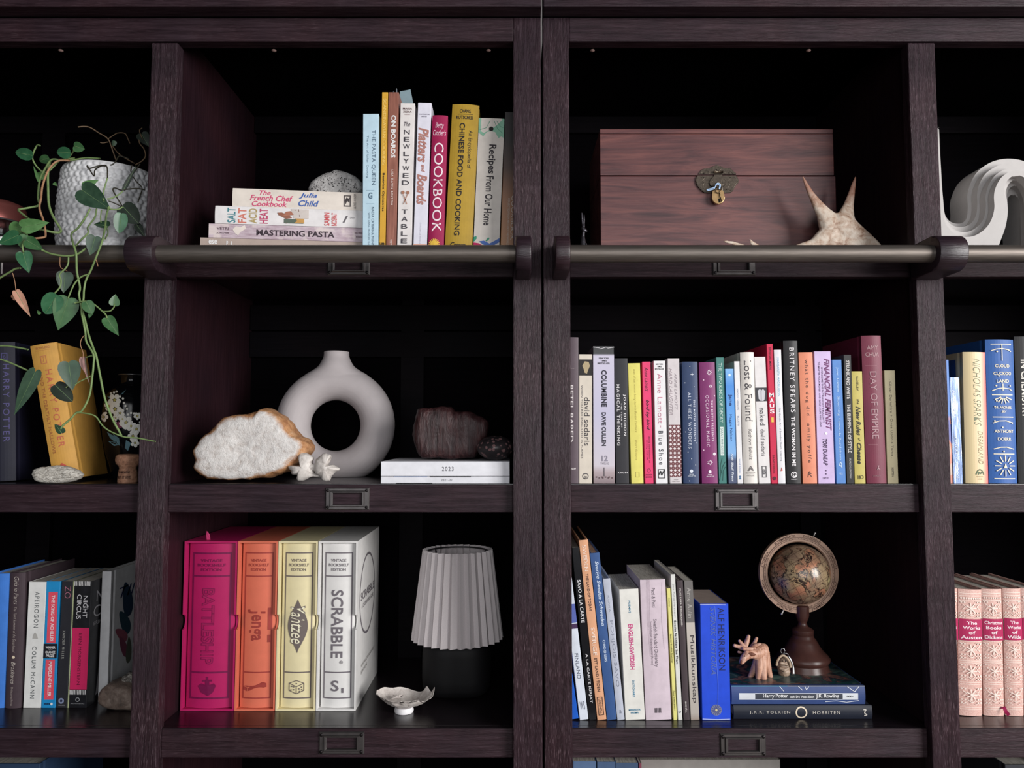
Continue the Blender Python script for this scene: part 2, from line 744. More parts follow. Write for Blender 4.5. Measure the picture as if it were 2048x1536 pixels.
def xs(px, py=86.0, Y=YF):
    return P(px, py, Y).x


Z_CROWN = P(1024, 12.5, YF - 0.035).z
Z_TOP = CAM.z + 0.70
Z_RAIL_T, Z_RAIL_B = P(1024, 28, YF).z, P(1024, 82, YF).z
Z1T, Z1B = P(1024, 493, YS).z, P(1024, 553.5, YS).z
Z2T, Z2B = P(1024, 968, YS).z, P(1024, 1024.5, YS).z
Z3T, Z3B = P(1024, 1456, YS).z, P(1024, 1515, YS).z
Z4T = Z3T - (Z2T - Z3T)
Z4B = Z4T - 0.048
X_LP0, X_LP1 = xs(303.5), xs(355.8)            # left upright
X_C0, X_C1 = P(1026.5, 870, YF).x, P(1083.5, 870, YF).x
X_D0, X_D1 = P(1087.5, 870, YF).x, P(1142.0, 870, YF).x
X_RP0, X_RP1 = xs(1815.5), xs(1869.5)
BAY = X_C0 - X_LP1
X_LL0, X_LL1 = X_LP0 - BAY - 0.05, X_LP0 - BAY
X_RR0, X_RR1 = X_RP1 + BAY, X_RP1 + BAY + 0.05
METAL = mat((98, 94, 94), 0.4, 0.85, 0.15)
SCREW = mat((48, 45, 46), 0.45, 0.9, 0.15)


def bronze():
    t = NT('brushed_bronze')
    f = t.noise(t.mapping((0.05, 1, 1)), 500, 3)
    t.color(t.ramp(f, [(0.3, rgb((98, 91, 86))), (0.7, rgb((116, 108, 102)))]))
    t.set(Roughness=0.5, Metallic=0.8)
    t.b.inputs['Specular IOR Level'].default_value = 0.5
    return t.m


BRONZE = bronze()

# the room around the cases
fl = box('floor', -3.2, 3.2, -2.6, 1.86, -0.04, 0.0, mat((96, 82, 70), 0.5), None, 0)
fl['kind'] = 'structure'
wl = box('wall_back', -3.2, 3.2, 1.71, 1.81, 0.0, 2.7, mat((120, 116, 116), 0.9), None, 0)
wl['kind'] = 'structure'


def upright(name, x0, x1, z0, z1, parent, both=True):
    """post with eased edges, proud of the shelves"""
    return box(name, x0, x1, YF, YF + 0.024, z0, z1, WOOD_V, parent, 0.0022)


def label_holder(parent, pxc, pyt, pyb, wpx):
    """stamped metal card frame with four screws"""
    Y = YS
    c = P(pxc, (pyt + pyb) / 2, Y)
    hw = wpx / 2 * MPP(Y)
    hh = (P(pxc, pyt, Y).z - P(pxc, pyb, Y).z) / 2
    iw, ih = hw - 0.0125, hh - 0.0085
    bm = bmesh.new()
    y0, y1, y2 = Y - 0.0035, Y - 0.001, Y + 0.0005
    lay = [(hw, hh, y2), (hw, hh, y1), (hw - 0.0015, hh - 0.0015, y0 + 0.0008), (hw - 0.007, hh - 0.0045, y0 + 0.0008), (hw - 0.0085, hh - 0.006, y0 - 0.0016), (iw + 0.0015, ih + 0.001, y0 - 0.0016), (iw, ih, y0), (iw, ih, y2)]
    off = parent.location
    R = []
    for a, b, y in lay:
        R.append([bm.verts.new((c.x + sx * a - off.x, y - off.y, c.z + sz * b - off.z)) for sx, sz in ((-1, -1), (1, -1), (1, 1), (-1, 1))])
    for r0, r1 in zip(R, R[1:]):
        for k in range(4):
            bm.faces.new((r0[k], r0[(k + 1) % 4], r1[(k + 1) % 4], r1[k]))
    h = bm_obj('label_holder', bm, METAL, parent)
    for sx in (-1, 1):
        for sz in (-1, 1):
            bm = bmesh.new()
            M = Matrix.Translation((c.x + sx * (hw - 0.0042) - off.x, y0 - 0.0003 - off.y, c.z + sz * (hh - 0.0042) - off.z)) @ Matrix.Diagonal((1, 0.45, 1, 1))
            bmesh.ops.create_uvsphere(bm, u_segments=10, v_segments=6, radius=0.0026, matrix=M)
            bm_obj('screw', bm, SCREW, h, True)
    return h


def bracket(parent, x0, x1, zc):
    r = 0.0275
    yc = 1.188
    poly = [(YF + 0.004, zc + r)]
    for k in range(15):
        a = math.pi / 2 + math.pi * k / 14
        poly.append((yc + r * 0.95 * math.cos(a), zc + r * math.sin(a)))
    poly.append((YF + 0.004, zc - r * 1.05))
    return prism_x('rail_bracket', poly, x0, x1, WOOD_KNOB, parent, 0.003)


ZBAR = P(1024, 507.5, 1.188).z


def bar(parent, x0, x1):
    pts = [(x0, 1.188, ZBAR), (x1, 1.188, ZBAR)]
    V, Fc = [], []
    off = parent.location
    n = 32
    for x, y, z in pts:
        for k in range(n):
            a = 2 * math.pi * k / n
            V.append(Vector((x, y + 0.0136 * math.cos(a), z + 0.0136 * math.sin(a))) - off)
    for k in range(n):
        Fc.append((k, (k + 1) % n, n + (k + 1) % n, n + k))
    return mesh_obj('ladder_rail', V, Fc, BRONZE, parent, True)


def inset(x):
    """the boards behind the uprights are a little narrower than the uprights"""
    return 0.024 if abs(x - X_D1) < 1e-6 or abs(x - X_C0) < 1e-6 else 0.008


def bookcase(label, x_outer0, x_outer1, posts, bays, label_px, back_stiles):
    root = empty('bookcase', ((x_outer0 + x_outer1) / 2, YF, 0.0), label, 'bookcase')
    xa, xb = min(x_outer0, x_outer1), max(x_outer0, x_outer1)
    # crown and top rail
    box('crown_board', xa - 0.0, xb + 0.0, YF - 0.035, YF + 0.026, Z_CROWN, Z_CROWN + 0.05, WOOD_H, root, 0.002)
    box('crown_cove', xa, xb, YF - 0.004, YF + 0.026, Z_RAIL_T + 0.0015, Z_CROWN - 0.0002, WOOD_BACK, root, 0)  # near-black finish paints in the shadow band under the crown board
    for (p0, p1, full) in posts:
        upright('stile' if full else 'upright', p0, p1, 0.0, Z_RAIL_T if full else Z_RAIL_B - 0.003, root)
    ends = [p for p in posts if p[2]]
    box('top_rail', ends[0][1] + 0.0005, ends[1][0] - 0.0005, YF + 0.001, YF + 0.025, Z_RAIL_B, Z_RAIL_T, WOOD_H, root, 0.0015)
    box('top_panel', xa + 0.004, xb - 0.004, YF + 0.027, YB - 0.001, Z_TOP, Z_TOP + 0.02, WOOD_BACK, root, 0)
    # sides and partitions
    for (p0, p1, full) in posts:
        box('side_panel', p0 + inset(p0), p1 - inset(p1), YF + 0.0245, YB, 0.0, Z_TOP - 0.0005, WOOD_SIDE, root, 0)
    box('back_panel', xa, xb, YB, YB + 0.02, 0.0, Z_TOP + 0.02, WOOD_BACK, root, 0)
    for (b0, b1) in bays:
        for (zt, zb) in ((Z1T, Z1B), (Z2T, Z2B), (Z3T, Z3B), (Z4T, Z4B)):
            box('shelf', b0 - inset(b0) + 0.0004, b1 + inset(b1) - 0.0004, YF + 0.0248, YB - 0.0005, zt - 0.022, zt, WOOD_SHELF, root, 0.001)
            box('shelf_edge', b0 + 0.0003, b1 - 0.0003, YS + 0.0015, YF + 0.0246, zt - 0.022, zt, WOOD_SHELF, root, 0)
            box('shelf_front', b0 + 0.0003, b1 - 0.0003, YS, YS + 0.0208, zb, zt - 0.0012, WOOD_H, root, 0.0012)
        # frame and panel back: cross rails under each shelf
        for (za, zb_) in ((P(1024, 228, YB - 0.016).z, P(1024, 265, YB - 0.016).z), (P(1024, 610, YB - 0.016).z, P(1024, 660, YB - 0.016).z), (P(1024, 664, YB - 0.016).z, P(1024, 714, YB - 0.016).z)):
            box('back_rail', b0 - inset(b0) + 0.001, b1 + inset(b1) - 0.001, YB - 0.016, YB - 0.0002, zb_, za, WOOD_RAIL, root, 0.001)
    for px, w in back_stiles:
        x = P(px, 870, YB - 0.014).x
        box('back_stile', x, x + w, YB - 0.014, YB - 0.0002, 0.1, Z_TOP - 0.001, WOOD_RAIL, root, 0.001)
    for a in label_px:
        label_holder(root, *a)
    return root


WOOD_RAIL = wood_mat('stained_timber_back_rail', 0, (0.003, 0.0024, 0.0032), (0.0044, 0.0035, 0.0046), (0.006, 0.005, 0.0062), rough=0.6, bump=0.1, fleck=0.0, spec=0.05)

case_l = bookcase('dark stained wooden bookcase carrying the trailing plant and ring vase', X_LL0, X_C1,
                  [(X_LL0, X_LL1, True), (X_LP0, X_LP1, False), (X_C0, X_C1, True)],
                  [(X_LL1, X_LP0), (X_LP1, X_C0)],
                  [(697.5, 507, 550.5, 86), (695, 975.5, 1019.5, 87), (683.5, 1463, 1507.5, 88), (-36, 507, 549, 86)],
                  [(800, 0.05), (60, 0.05)])
case_r = bookcase('dark stained wooden bookcase carrying the wooden chest and the globe', X_D0, X_RR1,
                  [(X_D0, X_D1, True), (X_RP0, X_RP1, False), (X_RR0, X_RR1, True)],
                  [(X_D1, X_RP0), (X_RP1, X_RR0)],
                  [(1467.5, 507, 551, 87), (1473, 977, 1021, 87), (1485.5, 1466.5, 1511, 89)],
                  [(1598, 0.042), (2150, 0.05)])
# posts of the end stiles are hidden by the picture edge; the plate below keeps the order of stile indices
bracket(case_l, P(245, 507, 1.17).x + 0.004, P(313, 507, 1.17).x - 0.004, ZBAR)
bracket(case_l, P(1031, 507, 1.165).x, P(1063, 507, 1.165).x, ZBAR)
bar(case_l, X_LL0 + 0.01, P(1034, 507, 1.188).x)
bracket(case_r, P(1111, 507, 1.165).x, P(1141, 507, 1.165).x, ZBAR)
bracket(case_r, P(1876, 507, 1.17).x, P(1934, 507, 1.17).x, ZBAR)
bar(case_r, P(1138, 507, 1.188).x, X_RR1 - 0.01)
# small wooden plugs under the top rail
PLUG = mat((150, 122, 116), 0.6)
for case, px in ((case_l, 120), (case_l, 547), (case_l, 977), (case_r, 1185), (case_r, 1618)):
    q = P(px, 90, YF + 0.03)
    bm = bmesh.new()
    bmesh.ops.create_uvsphere(bm, u_segments=10, v_segments=6, radius=0.0042, matrix=Matrix.Translation(Vector((q.x, YF + 0.033, Z_RAIL_B + 0.0005)) - case.location) @ Matrix.Diagonal((1, 1, 0.5, 1)))
    bm_obj('wood_plug', bm, PLUG, case, True)

# ------------------------------------------------------------------ books: top shelf, cookbooks
WHITE = (232, 230, 230)
INK = (38, 36, 40)
G1 = 'cookbooks standing on the top shelf'
YB1 = 1.300


def bottom_y(Y, z):
    """photo row of a point on the height z at the distance Y"""
    d = Vector((0, Y, z - CAM.z))
    zc = d.y * COSP + d.z * SINP
    yc = -d.y * SINP + d.z * COSP
    return 768 - yc / zc * F


def b1(name, label, bl, br, tl, d, col, **k):
    # the foot of the row is hidden behind the rail: carry the sides down to the shelf
    yb = bottom_y(YB1, Z1T)
    s = (yb - tl[1]) / (491.0 - tl[1])
    x = tl[0] + (bl - tl[0]) * s
    return stand(name, label, x, x + (br - bl), tl, YB1, Z1T, d, col, G1, **k)


p = b1('paperback_book', 'pale blue cookbook, first upright beside the lying stack', 725, 757, (726, 228), 0.19, (190, 216, 230))
p.text('THE PASTA QUEEN', 0.68, 0.26, 0.12, 0.52, (74, 96, 116))
p.text('The Art of Italian Cooking', 0.30, 0.16, 0.16, 0.47, (110, 134, 152))
p.htext('G', 0.36, 0.62, 0.575, 0.62, (84, 110, 130), 'b')
p.rect(0.25, 0.75, 0.557, 0.56, (150, 176, 192))
p.rect(0.25, 0.75, 0.655, 0.658, (150, 176, 192))
p.text('NADIA CATERINA MUNNO', 0.66, 0.15, 0.68, 0.985, (84, 106, 124))
p.text('WITH ANNA FRANCESE GASS', 0.42, 0.10, 0.72, 0.97, (110, 130, 146))
p = b1('paperback_book', 'narrow golden yellow cookbook between pale blue and brown spines', 758.5, 771, (764, 185), 0.20, (214, 164, 58))
p.text('SCANDINAVIAN COOKING', 0.5, 0.5, 0.04, 0.46, (238, 200, 110), 'b')
p.text('Beatrice Ojakangas', 0.5, 0.42, 0.51, 0.75, (60, 44, 30), 'b')
p.htext('HPB', 0.1, 0.9, 0.945, 0.975, (50, 38, 26), 'B')


def board_grain():
    t = NT('printed_board_grain')
    f = t.noise(t.mapping((1, 1, 0.06)), 260, 5, 0.6, 0.4)
    t.color(t.ramp(f, [(0.3, rgb((112, 66, 54))), (0.55, rgb((150, 94, 78))), (0.75, rgb((172, 116, 98)))]))
    t.set(Roughness=0.5)
    return t.m


p = b1('paperback_book', 'reddish brown wood-grain cookbook with white capital lettering', 772, 793, (777, 185), 0.21, (150, 94, 78), cover_mat=board_grain())
p.text('ON BOARDS', 0.55, 0.46, 0.145, 0.415, WHITE, 'B')
p.text('LISA DAWN BOLTON', 0.5, 0.2, 0.49, 0.71, (232, 214, 206), 'bs')
p.text('appetite', 0.5, 0.26, 0.925, 0.99, (220, 198, 190), 'b')
brown = p.p
for i, (dx, dz) in enumerate(((0.30, 0.006), (0.62, 0.011))):
    mesh_obj('page_marker', [(p.w * dx, 0.01 + 0.01 * i, p.h - 0.01), (p.w * (dx + .18), 0.01 + 0.01 * i, p.h - 0.01), (p.w * (dx + .16), 0.012, p.h + dz), (p.w * (dx + .08), 0.012, p.h + dz + 0.002), (p.w * (dx + .02), 0.012, p.h + dz)], [(0, 1, 2, 3, 4)], mat((70, 76, 84), 0.4), brown)
p = b1('paperback_book', 'off-white cookbook with tall capitals and two crossed wooden spoons', 794, 823.5, (801, 207), 0.20, (226, 220, 218))
p.htext('MARIA', 0.18, 0.82, 0.03, 0.043, (110, 84, 84), 'b')
p.htext('ZIZKA', 0.2, 0.8, 0.052, 0.065, (110, 84, 84), 'b')
p.rect(0.3, 0.7, 0.077, 0.079, (150, 120, 120))
p.htext('The', 0.28, 0.72, 0.128, 0.158, (84, 74, 82), 'i')
for i, c in enumerate('NEWLYWED'):
    p.htext(c, 0.30 if c not in 'WD' else 0.26, 0.70 if c not in 'WD' else 0.74, 0.182 + i * 0.049, 0.213 + i * 0.049, (58, 54, 62))
for i, c in enumerate('TABLE'):
    p.htext(c, 0.28, 0.70, 0.72 + i * 0.049, 0.75 + i * 0.049, (58, 54, 62))
p.strokes([[(0.36, 0.62), (0.62, 0.685)], [(0.64, 0.62), (0.38, 0.685)]], 0.05, (166, 116, 94))
p.dots([(0.33, 0.607), (0.67, 0.607)], 0.12, (166, 116, 94), 10)
white_news = p.p
p = b1('paperback_book', 'pale lavender cookbook lettered in brown brush script', 826.5, 854, (836, 206), 0.20, (222, 220, 232))
p.htext('WHITTINGTON', 0.1, 0.9, 0.075, 0.083, (130, 124, 140), 'b')
p.htext('SUITES', 0.3, 0.7, 0.09, 0.098, (130, 124, 140), 'b')
p.text('Platters', 0.5, 0.78, 0.17, 0.405, (176, 122, 112), 'iB')
p.text('and', 0.55, 0.3, 0.42, 0.47, (176, 122, 112), 'iB')
p.text('Boards', 0.5, 0.74, 0.485, 0.69, (176, 122, 112), 'iB')
p.text('CHRONICLE BOOKS', 0.5, 0.1, 0.81, 0.95, (176, 172, 184), 's')
p.rect(0, 1, 0.952, 0.97, (222, 170, 150))
p = b1('hardcover_book', 'magenta cookbook with large white capitals and a yellow sun', 856.5, 888, (865, 232), 0.20, (156, 30, 78), hard=True, bulge=0.002)
p.htext('Betty', 0.22, 0.78, 0.055, 0.105, (240, 214, 226), 'i')
p.htext('Crocker\'s', 0.08, 0.92, 0.108, 0.15, (240, 214, 226), 'i')
p.text('COOKBOOK', 0.5, 0.60, 0.205, 0.86, (240, 226, 232))
p.burst(0.38, 0.95, 0.36, (232, 190, 74), 18, 0.3, 0.09)
p.disc(0.38, 0.95, 0.24, (232, 190, 74))
p = b1('hardcover_book', 'thick mustard cookbook with black capitals along its spine', 890, 945, (905, 212), 0.21, (180, 146, 52), hard=True, bulge=0.004)
p.htext('CHANG', 0.3, 0.70, 0.035, 0.06, INK, 'b')
p.rect(0.22, 0.78, 0.067, 0.070, INK)
p.htext('KUTSCHER', 0.18, 0.80, 0.078, 0.102, INK, 'b')
p.text('An Encyclopedia of', 0.72, 0.17, 0.18, 0.44, INK)
p.text('CHINESE FOOD AND COOKING', 0.42, 0.20, 0.13, 0.90, INK, 'b')
p.htext('Crown', 0.2, 0.76, 0.945, 0.98, INK, 'bi')
p = b1('hardcover_book', 'cream recipe book with green torn-leaf top and a hole in its spine', 947, 999, (958, 238), 0.19, (216, 208, 200), hard=True, bulge=0.001)
lf = [(0, 0), (1, 0), (1, 0.145), (0.9, 0.135), (0.8, 0.15), (0.66, 0.105), (0.5, 0.098), (0.34, 0.105), (0.2, 0.14), (0.12, 0.128), (0, 0.11)]
p.poly(lf, (136, 186, 160), 'spine_leaf')
p.strokes([[(0.05, 0.09), (0.3, 0.075), (0.45, 0.02)], [(0.6, 0.02), (0.75, 0.08), (0.95, 0.11)], [(0.7, 0.02), (0.85, 0.06), (0.98, 0.07)]], 0.02, (90, 150, 124))
p.disc(0.5, 0.082, 0.09, (18, 14, 16))
p.text('Recipes', 0.55, 0.36, 0.20, 0.42, (44, 38, 44), 'b')
p.text('From', 0.53, 0.30, 0.44, 0.555, (44, 38, 44), 'b')
p.text('Our', 0.52, 0.30, 0.575, 0.665, (44, 38, 44), 'b')
p.text('Home', 0.5, 0.30, 0.685, 0.81, (44, 38, 44), 'b')
p.poly([(0, 0.94), (0.2, 0.945), (0.45, 0.97), (0.75, 0.965), (1, 0.955), (1, 1), (0, 1)], (190, 40, 96), 'spine_swirl')
p.poly([(0.22, 0.93), (0.4, 0.925), (0.62, 0.945), (0.8, 0.925), (1, 0.90), (1, 0.93), (0.8, 0.955), (0.55, 0.968), (0.35, 0.95)], (70, 104, 176), 'spine_swirl')
p.poly([(0.46, 0.925), (0.56, 0.90), (0.62, 0.905), (0.58, 0.92), (0.5, 0.93)], (60, 150, 120), 'spine_swirl')
p.poly([(0, 0.90), (0.1, 0.892), (0.12, 0.91), (0.04, 0.93), (0, 0.935)], (60, 150, 120), 'spine_swirl')


def fade_brown():
    t = NT('printed_brown_cover')
    g = t.n('SeparateXYZ')
    t.l(t.tc.outputs['Generated'], g.inputs[0])
    t.color(t.ramp(g.outputs[2], [(0.0, rgb((168, 116, 72))), (0.35, rgb((150, 100, 66))), (0.6, rgb((70, 46, 36))), (0.8, rgb((26, 20, 20)))]))
    t.set(Roughness=0.45)
    return t.m


p = b1('hardcover_book', 'dark cookbook with orange-brown foot, last beside the stile', 1001, 1027, (1010, 225), 0.19, (60, 40, 30), hard=True, bulge=0.0, cover_mat=fade_brown())
p.text('COLLECTED FROM AROUND THE WORLD', 0.55, 0.16, 0.62, 0.96, (196, 182, 172))
p.text('COOKBOOK', 0.9, 0.3, 0.6, 0.92, (206, 196, 188))

# blue-grey sheet stuck behind the brown and white spines
q0, q1, q2, q3 = P(797, 215, 1.34), P(828, 215, 1.34), P(821, 179, 1.34), P(800, 183, 1.34)
bm = bmesh.new()
a = [bm.verts.new(v) for v in (q0 - Vector((0, 0, .1)), q1 - Vector((0, 0, .1)), q1, q2, q3, q0)]
f = bm.faces.new(a)
r = bmesh.ops.extrude_face_region(bm, geom=[f])
for v in r['geom']:
    if isinstance(v, bmesh.types.BMVert):
        v.co.y += 0.0012
sh = bm_obj('paper_sheet', bm, mat((132, 152, 160), 0.6), None)
tag(sh, 'blue-grey paper sheet sticking up behind the brown wood-grain cookbook', 'paper')

# lying stack
GS = 'cookbooks lying in the top shelf stack'
YAW = math.radians(7.0)
p = lie('paperback_book', 'thin tan book at the bottom of the lying cookbook stack', 400, 723, 503, 479, 1.285, Z1T, 0.22, (176, 158, 148), GS, yaw=YAW)
p.text('ese', 0.66, 0.35, 0.05, 0.10, WHITE, 'b')
p.text('p', 0.6, 0.35, 0.155, 0.165, WHITE, 'b')
p.text('a', 0.6, 0.3, 0.18, 0.19, WHITE, 'b')
zt = p.top


def pasta_print():
    t = NT('printed_flour_cloth')
    v = t.mapping((1, 1, 1))
    f = t.noise(t.mapping((1, 1, 0.2)), 240, 5, 0.65)
    f2 = t.noise(v, 34, 3, 0.6)
    a = t.ramp(f, [(0.3, rgb((158, 132, 144))), (0.7, rgb((212, 196, 204)))])
    t.color(t.mix(t.ramp(f2, [(0.52, (0, 0, 0)), (0.62, (0.8, 0.8, 0.8))]), a, rgb((220, 206, 202))))
    t.set(Roughness=0.45)
    return t.m


p = lie('hardcover_book', 'lilac patterned cookbook lying second from the bottom of the stack', 417, 723, 479, 451, 1.288, zt, 0.21, (190, 170, 178), GS, yaw=YAW, cover_mat=pasta_print(), thick=0.0245)
p.text('MASTERING PASTA', 0.46, 0.42, 0.30, 0.80, (58, 46, 54), 'B')
p.text('VETRI', 0.66, 0.18, 0.05, 0.125, (96, 76, 84), 'b')
p.text('JOACHIM', 0.34, 0.14, 0.05, 0.125, (120, 100, 108), 'b')
p.poly([(0.62, 0.15), (0.85, 0.17), (0.8, 0.2), (0.95, 0.225), (0.7, 0.235), (0.45, 0.2), (0.2, 0.185), (0.35, 0.165)], (226, 214, 206), 'spine_print')
p.text('TEN SPEED', 0.62, 0.12, 0.93, 0.985, (110, 90, 98), 'b')
p.text('PRESS', 0.34, 0.12, 0.94, 0.985, (110, 90, 98), 'b')
zt = p.top
p = lie('hardcover_book', 'white lying cookbook with tall coloured capitals and painted kitchen tools', 430, 723, 460, 416, 1.290, zt, 0.20, (226, 222, 222), GS, hard=True, bulge=0.002, yaw=YAW, thick=0.0305)
for i, (s_, c) in enumerate((('SALT', (70, 130, 140)), ('FAT', (206, 120, 104)), ('ACID', (172, 150, 96)), ('HEAT', (190, 74, 110)))):
    g, f_, a_ = glyphs(s_, 'b')
    p.add('spine_lettering', [(0.06 + x * 0.84, 0.135 + i * 0.071 - y * 0.055) for x, y in [(gx, gy) for gx, gy in g]], f_, c)
for i, s_ in enumerate(('SAMIN', 'NOSRAT')):
    g, f_, a_ = glyphs(s_, 'b')
    p.add('spine_lettering', [(0.06 + x * 0.74, 0.76 + i * 0.05 - y * 0.036) for x, y in g], f_, (200, 80, 84))
p.poly([(0.12, 0.455), (0.36, 0.455), (0.36, 0.585), (0.12, 0.585)], (92, 104, 92))
p.poly([(0.14, 0.53), (0.42, 0.53), (0.42, 0.59), (0.14, 0.59)], (198, 150, 84))
p.poly([(0.4, 0.52), (0.95, 0.50), (0.95, 0.62), (0.4, 0.62)], (206, 196, 190))
p.poly([(0.36, 0.47), (0.56, 0.42), (0.7, 0.41), (0.72, 0.44), (0.56, 0.49), (0.42, 0.51)], (146, 96, 78))
p.poly([(0.5, 0.44), (0.78, 0.47), (0.82, 0.5), (0.6, 0.52)], (170, 112, 92))
p.strokes([[(0.1, 0.47), (0.9, 0.53)], [(0.5, 0.56), (0.95, 0.55)]], 0.03, (116, 84, 74))
p.text('1', 0.45, 0.4, 0.85, 0.885, (96, 92, 96), 'i')
p.text('SIMON', 0.55, 0.1, 0.90, 0.93, (140, 136, 140))
zt = p.top
p = lie('hardcover_book', 'cream lying cookbook with pink and blue curly lettering, top of the stack', 465, 723, 418, 373, 1.295, zt, 0.19, (222, 212, 202), GS, hard=True, bulge=0.002, yaw=YAW, thick=0.0315)
p.text('The', 0.8, 0.26, 0.20, 0.285, (206, 76, 116), 'ib')
p.text('French Chef', 0.50, 0.32, 0.13, 0.455, (206, 76, 116), 'ib')
p.text('Cookbook', 0.18, 0.28, 0.145, 0.41, (206, 76, 116), 'ib')
p.text('Julia', 0.70, 0.34, 0.50, 0.635, (60, 96, 170), 'ib')
p.text('Child', 0.28, 0.32, 0.495, 0.65, (60, 96, 170), 'ib')
p.frame(0.18, 0.82, 0.84, 0.895, 0.06, (84, 76, 76))
p.poly([(0.3, 0.855), (0.5, 0.85), (0.7, 0.862), (0.62, 0.878), (0.72, 0.886), (0.4, 0.883), (0.5, 0.868)], (60, 54, 56))
g, f_, a_ = glyphs('ALFRED A KNOPF', '')
p.add('spine_lettering', [(0.08 + x * 0.84, 0.935 - y * 0.018) for x, y in g], f_, (120, 110, 108))
ZTOP_STACK = p.top

# ------------------------------------------------------------------ books: middle shelf, right case
G2 = 'books in the middle shelf row'
YB2 = 1.278


def b2(name, label, bl, br, tl, d, col, **k):
    return stand(name, label, bl, br, tl, k.pop('Y', YB2), Z2T, d, col, k.pop('group', G2), **k)


p = b2('hardcover_book', 'mauve-brown book half hidden behind the centre stile', 1127, 1157.5, (1127, 675), 0.15, (84, 70, 78), hard=True, bulge=0.002)
p.text('BETEL BARED', 0.5, 0.3, 0.33, 0.72, (214, 206, 206), 'b')
p.rect(0.2, 0.72, 0.215, 0.217, (150, 136, 140))
p.htext('KNOPF', 0.42, 0.82, 0.895, 0.908, (214, 206, 206), 'b')
p = b2('paperback_book', 'cream paperback with a dark square picture near its top', 1158, 1184.5, (1158, 709), 0.13, (212, 202, 188))
p.rect(0, 1, 0.04, 0.165, (38, 34, 34))
p.poly([(0.25, 0.09), (0.45, 0.055), (0.75, 0.06), (0.85, 0.09), (0.72, 0.12), (0.62, 0.15), (0.45, 0.145), (0.38, 0.12)], (176, 158, 124), 'spine_picture')
p.text('david sedaris', 0.62, 0.42, 0.335, 0.71, (62, 58, 62))
p.text('WHEN YOU ARE ENGULFED IN FLAMES', 0.24, 0.14, 0.24, 0.81, (110, 104, 104))
p.disc(0.5, 0.945, 0.24, (76, 72, 76), 20, 0.2)
p.text('LB', 0.5, 0.2, 0.925, 0.965, (76, 72, 76))


def fade_lavender():
    t = NT('printed_sky_spine')
    g = t.n('SeparateXYZ')
    t.l(t.tc.outputs['Generated'], g.inputs[0])
    t.color(t.ramp(g.outputs[2], [(0.0, rgb((126, 108, 112))), (0.08, rgb((170, 152, 156))), (0.13, rgb((200, 192, 202))), (0.5, rgb((186, 182, 206))), (0.93, rgb((196, 190, 210))), (0.945, rgb((30, 30, 32)))]))
    t.set(Roughness=0.35)
    return t.m


p = b2('paperback_book', 'lavender paperback with black worn top band and bold black capitals', 1187, 1230, (1186, 693), 0.14, (190, 186, 206), cover_mat=fade_lavender())
p.htext('NEW YORK', 0.28, 0.76, 0.082, 0.094, INK, 'b')
p.htext('TIMES', 0.36, 0.66, 0.101, 0.113, INK, 'b')
p.htext('BESTSELLER', 0.22, 0.80, 0.12, 0.132, INK, 'b')
p.text('COLUMBINE', 0.52, 0.26, 0.175, 0.445, (34, 32, 46), 'B')
p.text('DAVE CULLEN', 0.5, 0.20, 0.485, 0.73, (34, 32, 46), 'B')
p.htext('12', 0.40, 0.68, 0.80, 0.84, (140, 134, 150), 'b')
p.htext('TWELVE', 0.34, 0.72, 0.85, 0.865, (120, 112, 124), 's')
p.strokes([[(0.5, 0.885), (0.5, 0.95)]], 0.03, (70, 62, 70))
p.dots([(0.15 + 0.1 * i + 0.03 * (i % 3), 0.955 + 0.006 * (i % 2)) for i in range(8)], 0.035, (90, 66, 70), 6)
p.strokes([[(0.0, 0.006), (0.3, 0.012), (0.35, 0.02), (0.62, 0.006), (0.7, 0.014), (1.0, 0.006)]], 0.03, (200, 196, 200))
p = b2('hardcover_book', 'charcoal book with white spaced capitals beside a lavender paperback', 1232, 1258.5, (1229, 717), 0.14, (44, 43, 48), hard=True, bulge=0.001)
p.text('JOAN DIDION', 0.72, 0.22, 0.29, 0.62, (222, 218, 220), 'bs')
p.text('THE YEAR OF', 0.48, 0.1, 0.36, 0.555, (222, 218, 220), 'bs')
p.text('MAGICAL THINKING', 0.24, 0.22, 0.21, 0.70, (222, 218, 220), 'bs')
p.htext('KNOPF', 0.16, 0.92, 0.908, 0.922, (222, 218, 220), 'bs')
p = b2('paperback_book', 'bright yellow slim hardback scribbled with thin handwriting', 1263, 1287.5, (1256, 727), 0.13, (222, 212, 112), hard=True, bulge=0.0005)
p.text('tales of lost women being born in Boston Denmark', 0.5, 0.22, 0.05, 0.58, (150, 134, 60), 'il')
p.text('short fictions', 0.5, 0.18, 0.64, 0.81, (170, 152, 76), 'il')
p.frame(0.36, 0.68, 0.905, 0.95, 0.03, (170, 158, 84))
p = b2('paperback_book', 'hot pink slim paperback with black slanted lettering', 1290, 1307.5, (1284, 724), 0.13, (226, 62, 112))
p.text('Anne Lamott', 0.5, 0.44, 0.045, 0.245, (70, 24, 44), 'i')
p.text('bird by bird', 0.5, 0.46, 0.315, 0.565, (48, 22, 36), 'ib')
p.text('Some Instructions on', 0.66, 0.18, 0.615, 0.835, (84, 28, 50), 'i')
p.text('Writing and Life', 0.34, 0.18, 0.645, 0.81, (84, 28, 50), 'i')
p.disc(0.5, 0.895, 0.22, (84, 28, 50), 16, 0.18)
p.htext('ANCHOR', 0.1, 0.9, 0.925, 0.937, (84, 28, 50), 'b')
p.htext('BOOKS', 0.14, 0.86, 0.943, 0.955, (84, 28, 50), 'b')
p = b2('paperback_book', 'white paperback with pink then black spaced letters and a square emblem', 1312, 1336, (1307, 722), 0.13, (230, 228, 230))
p.htext('NEW YORK', 0.2, 0.8, 0.022, 0.034, INK, 'b')
p.htext('TIMES', 0.32, 0.68, 0.042, 0.054, INK, 'b')
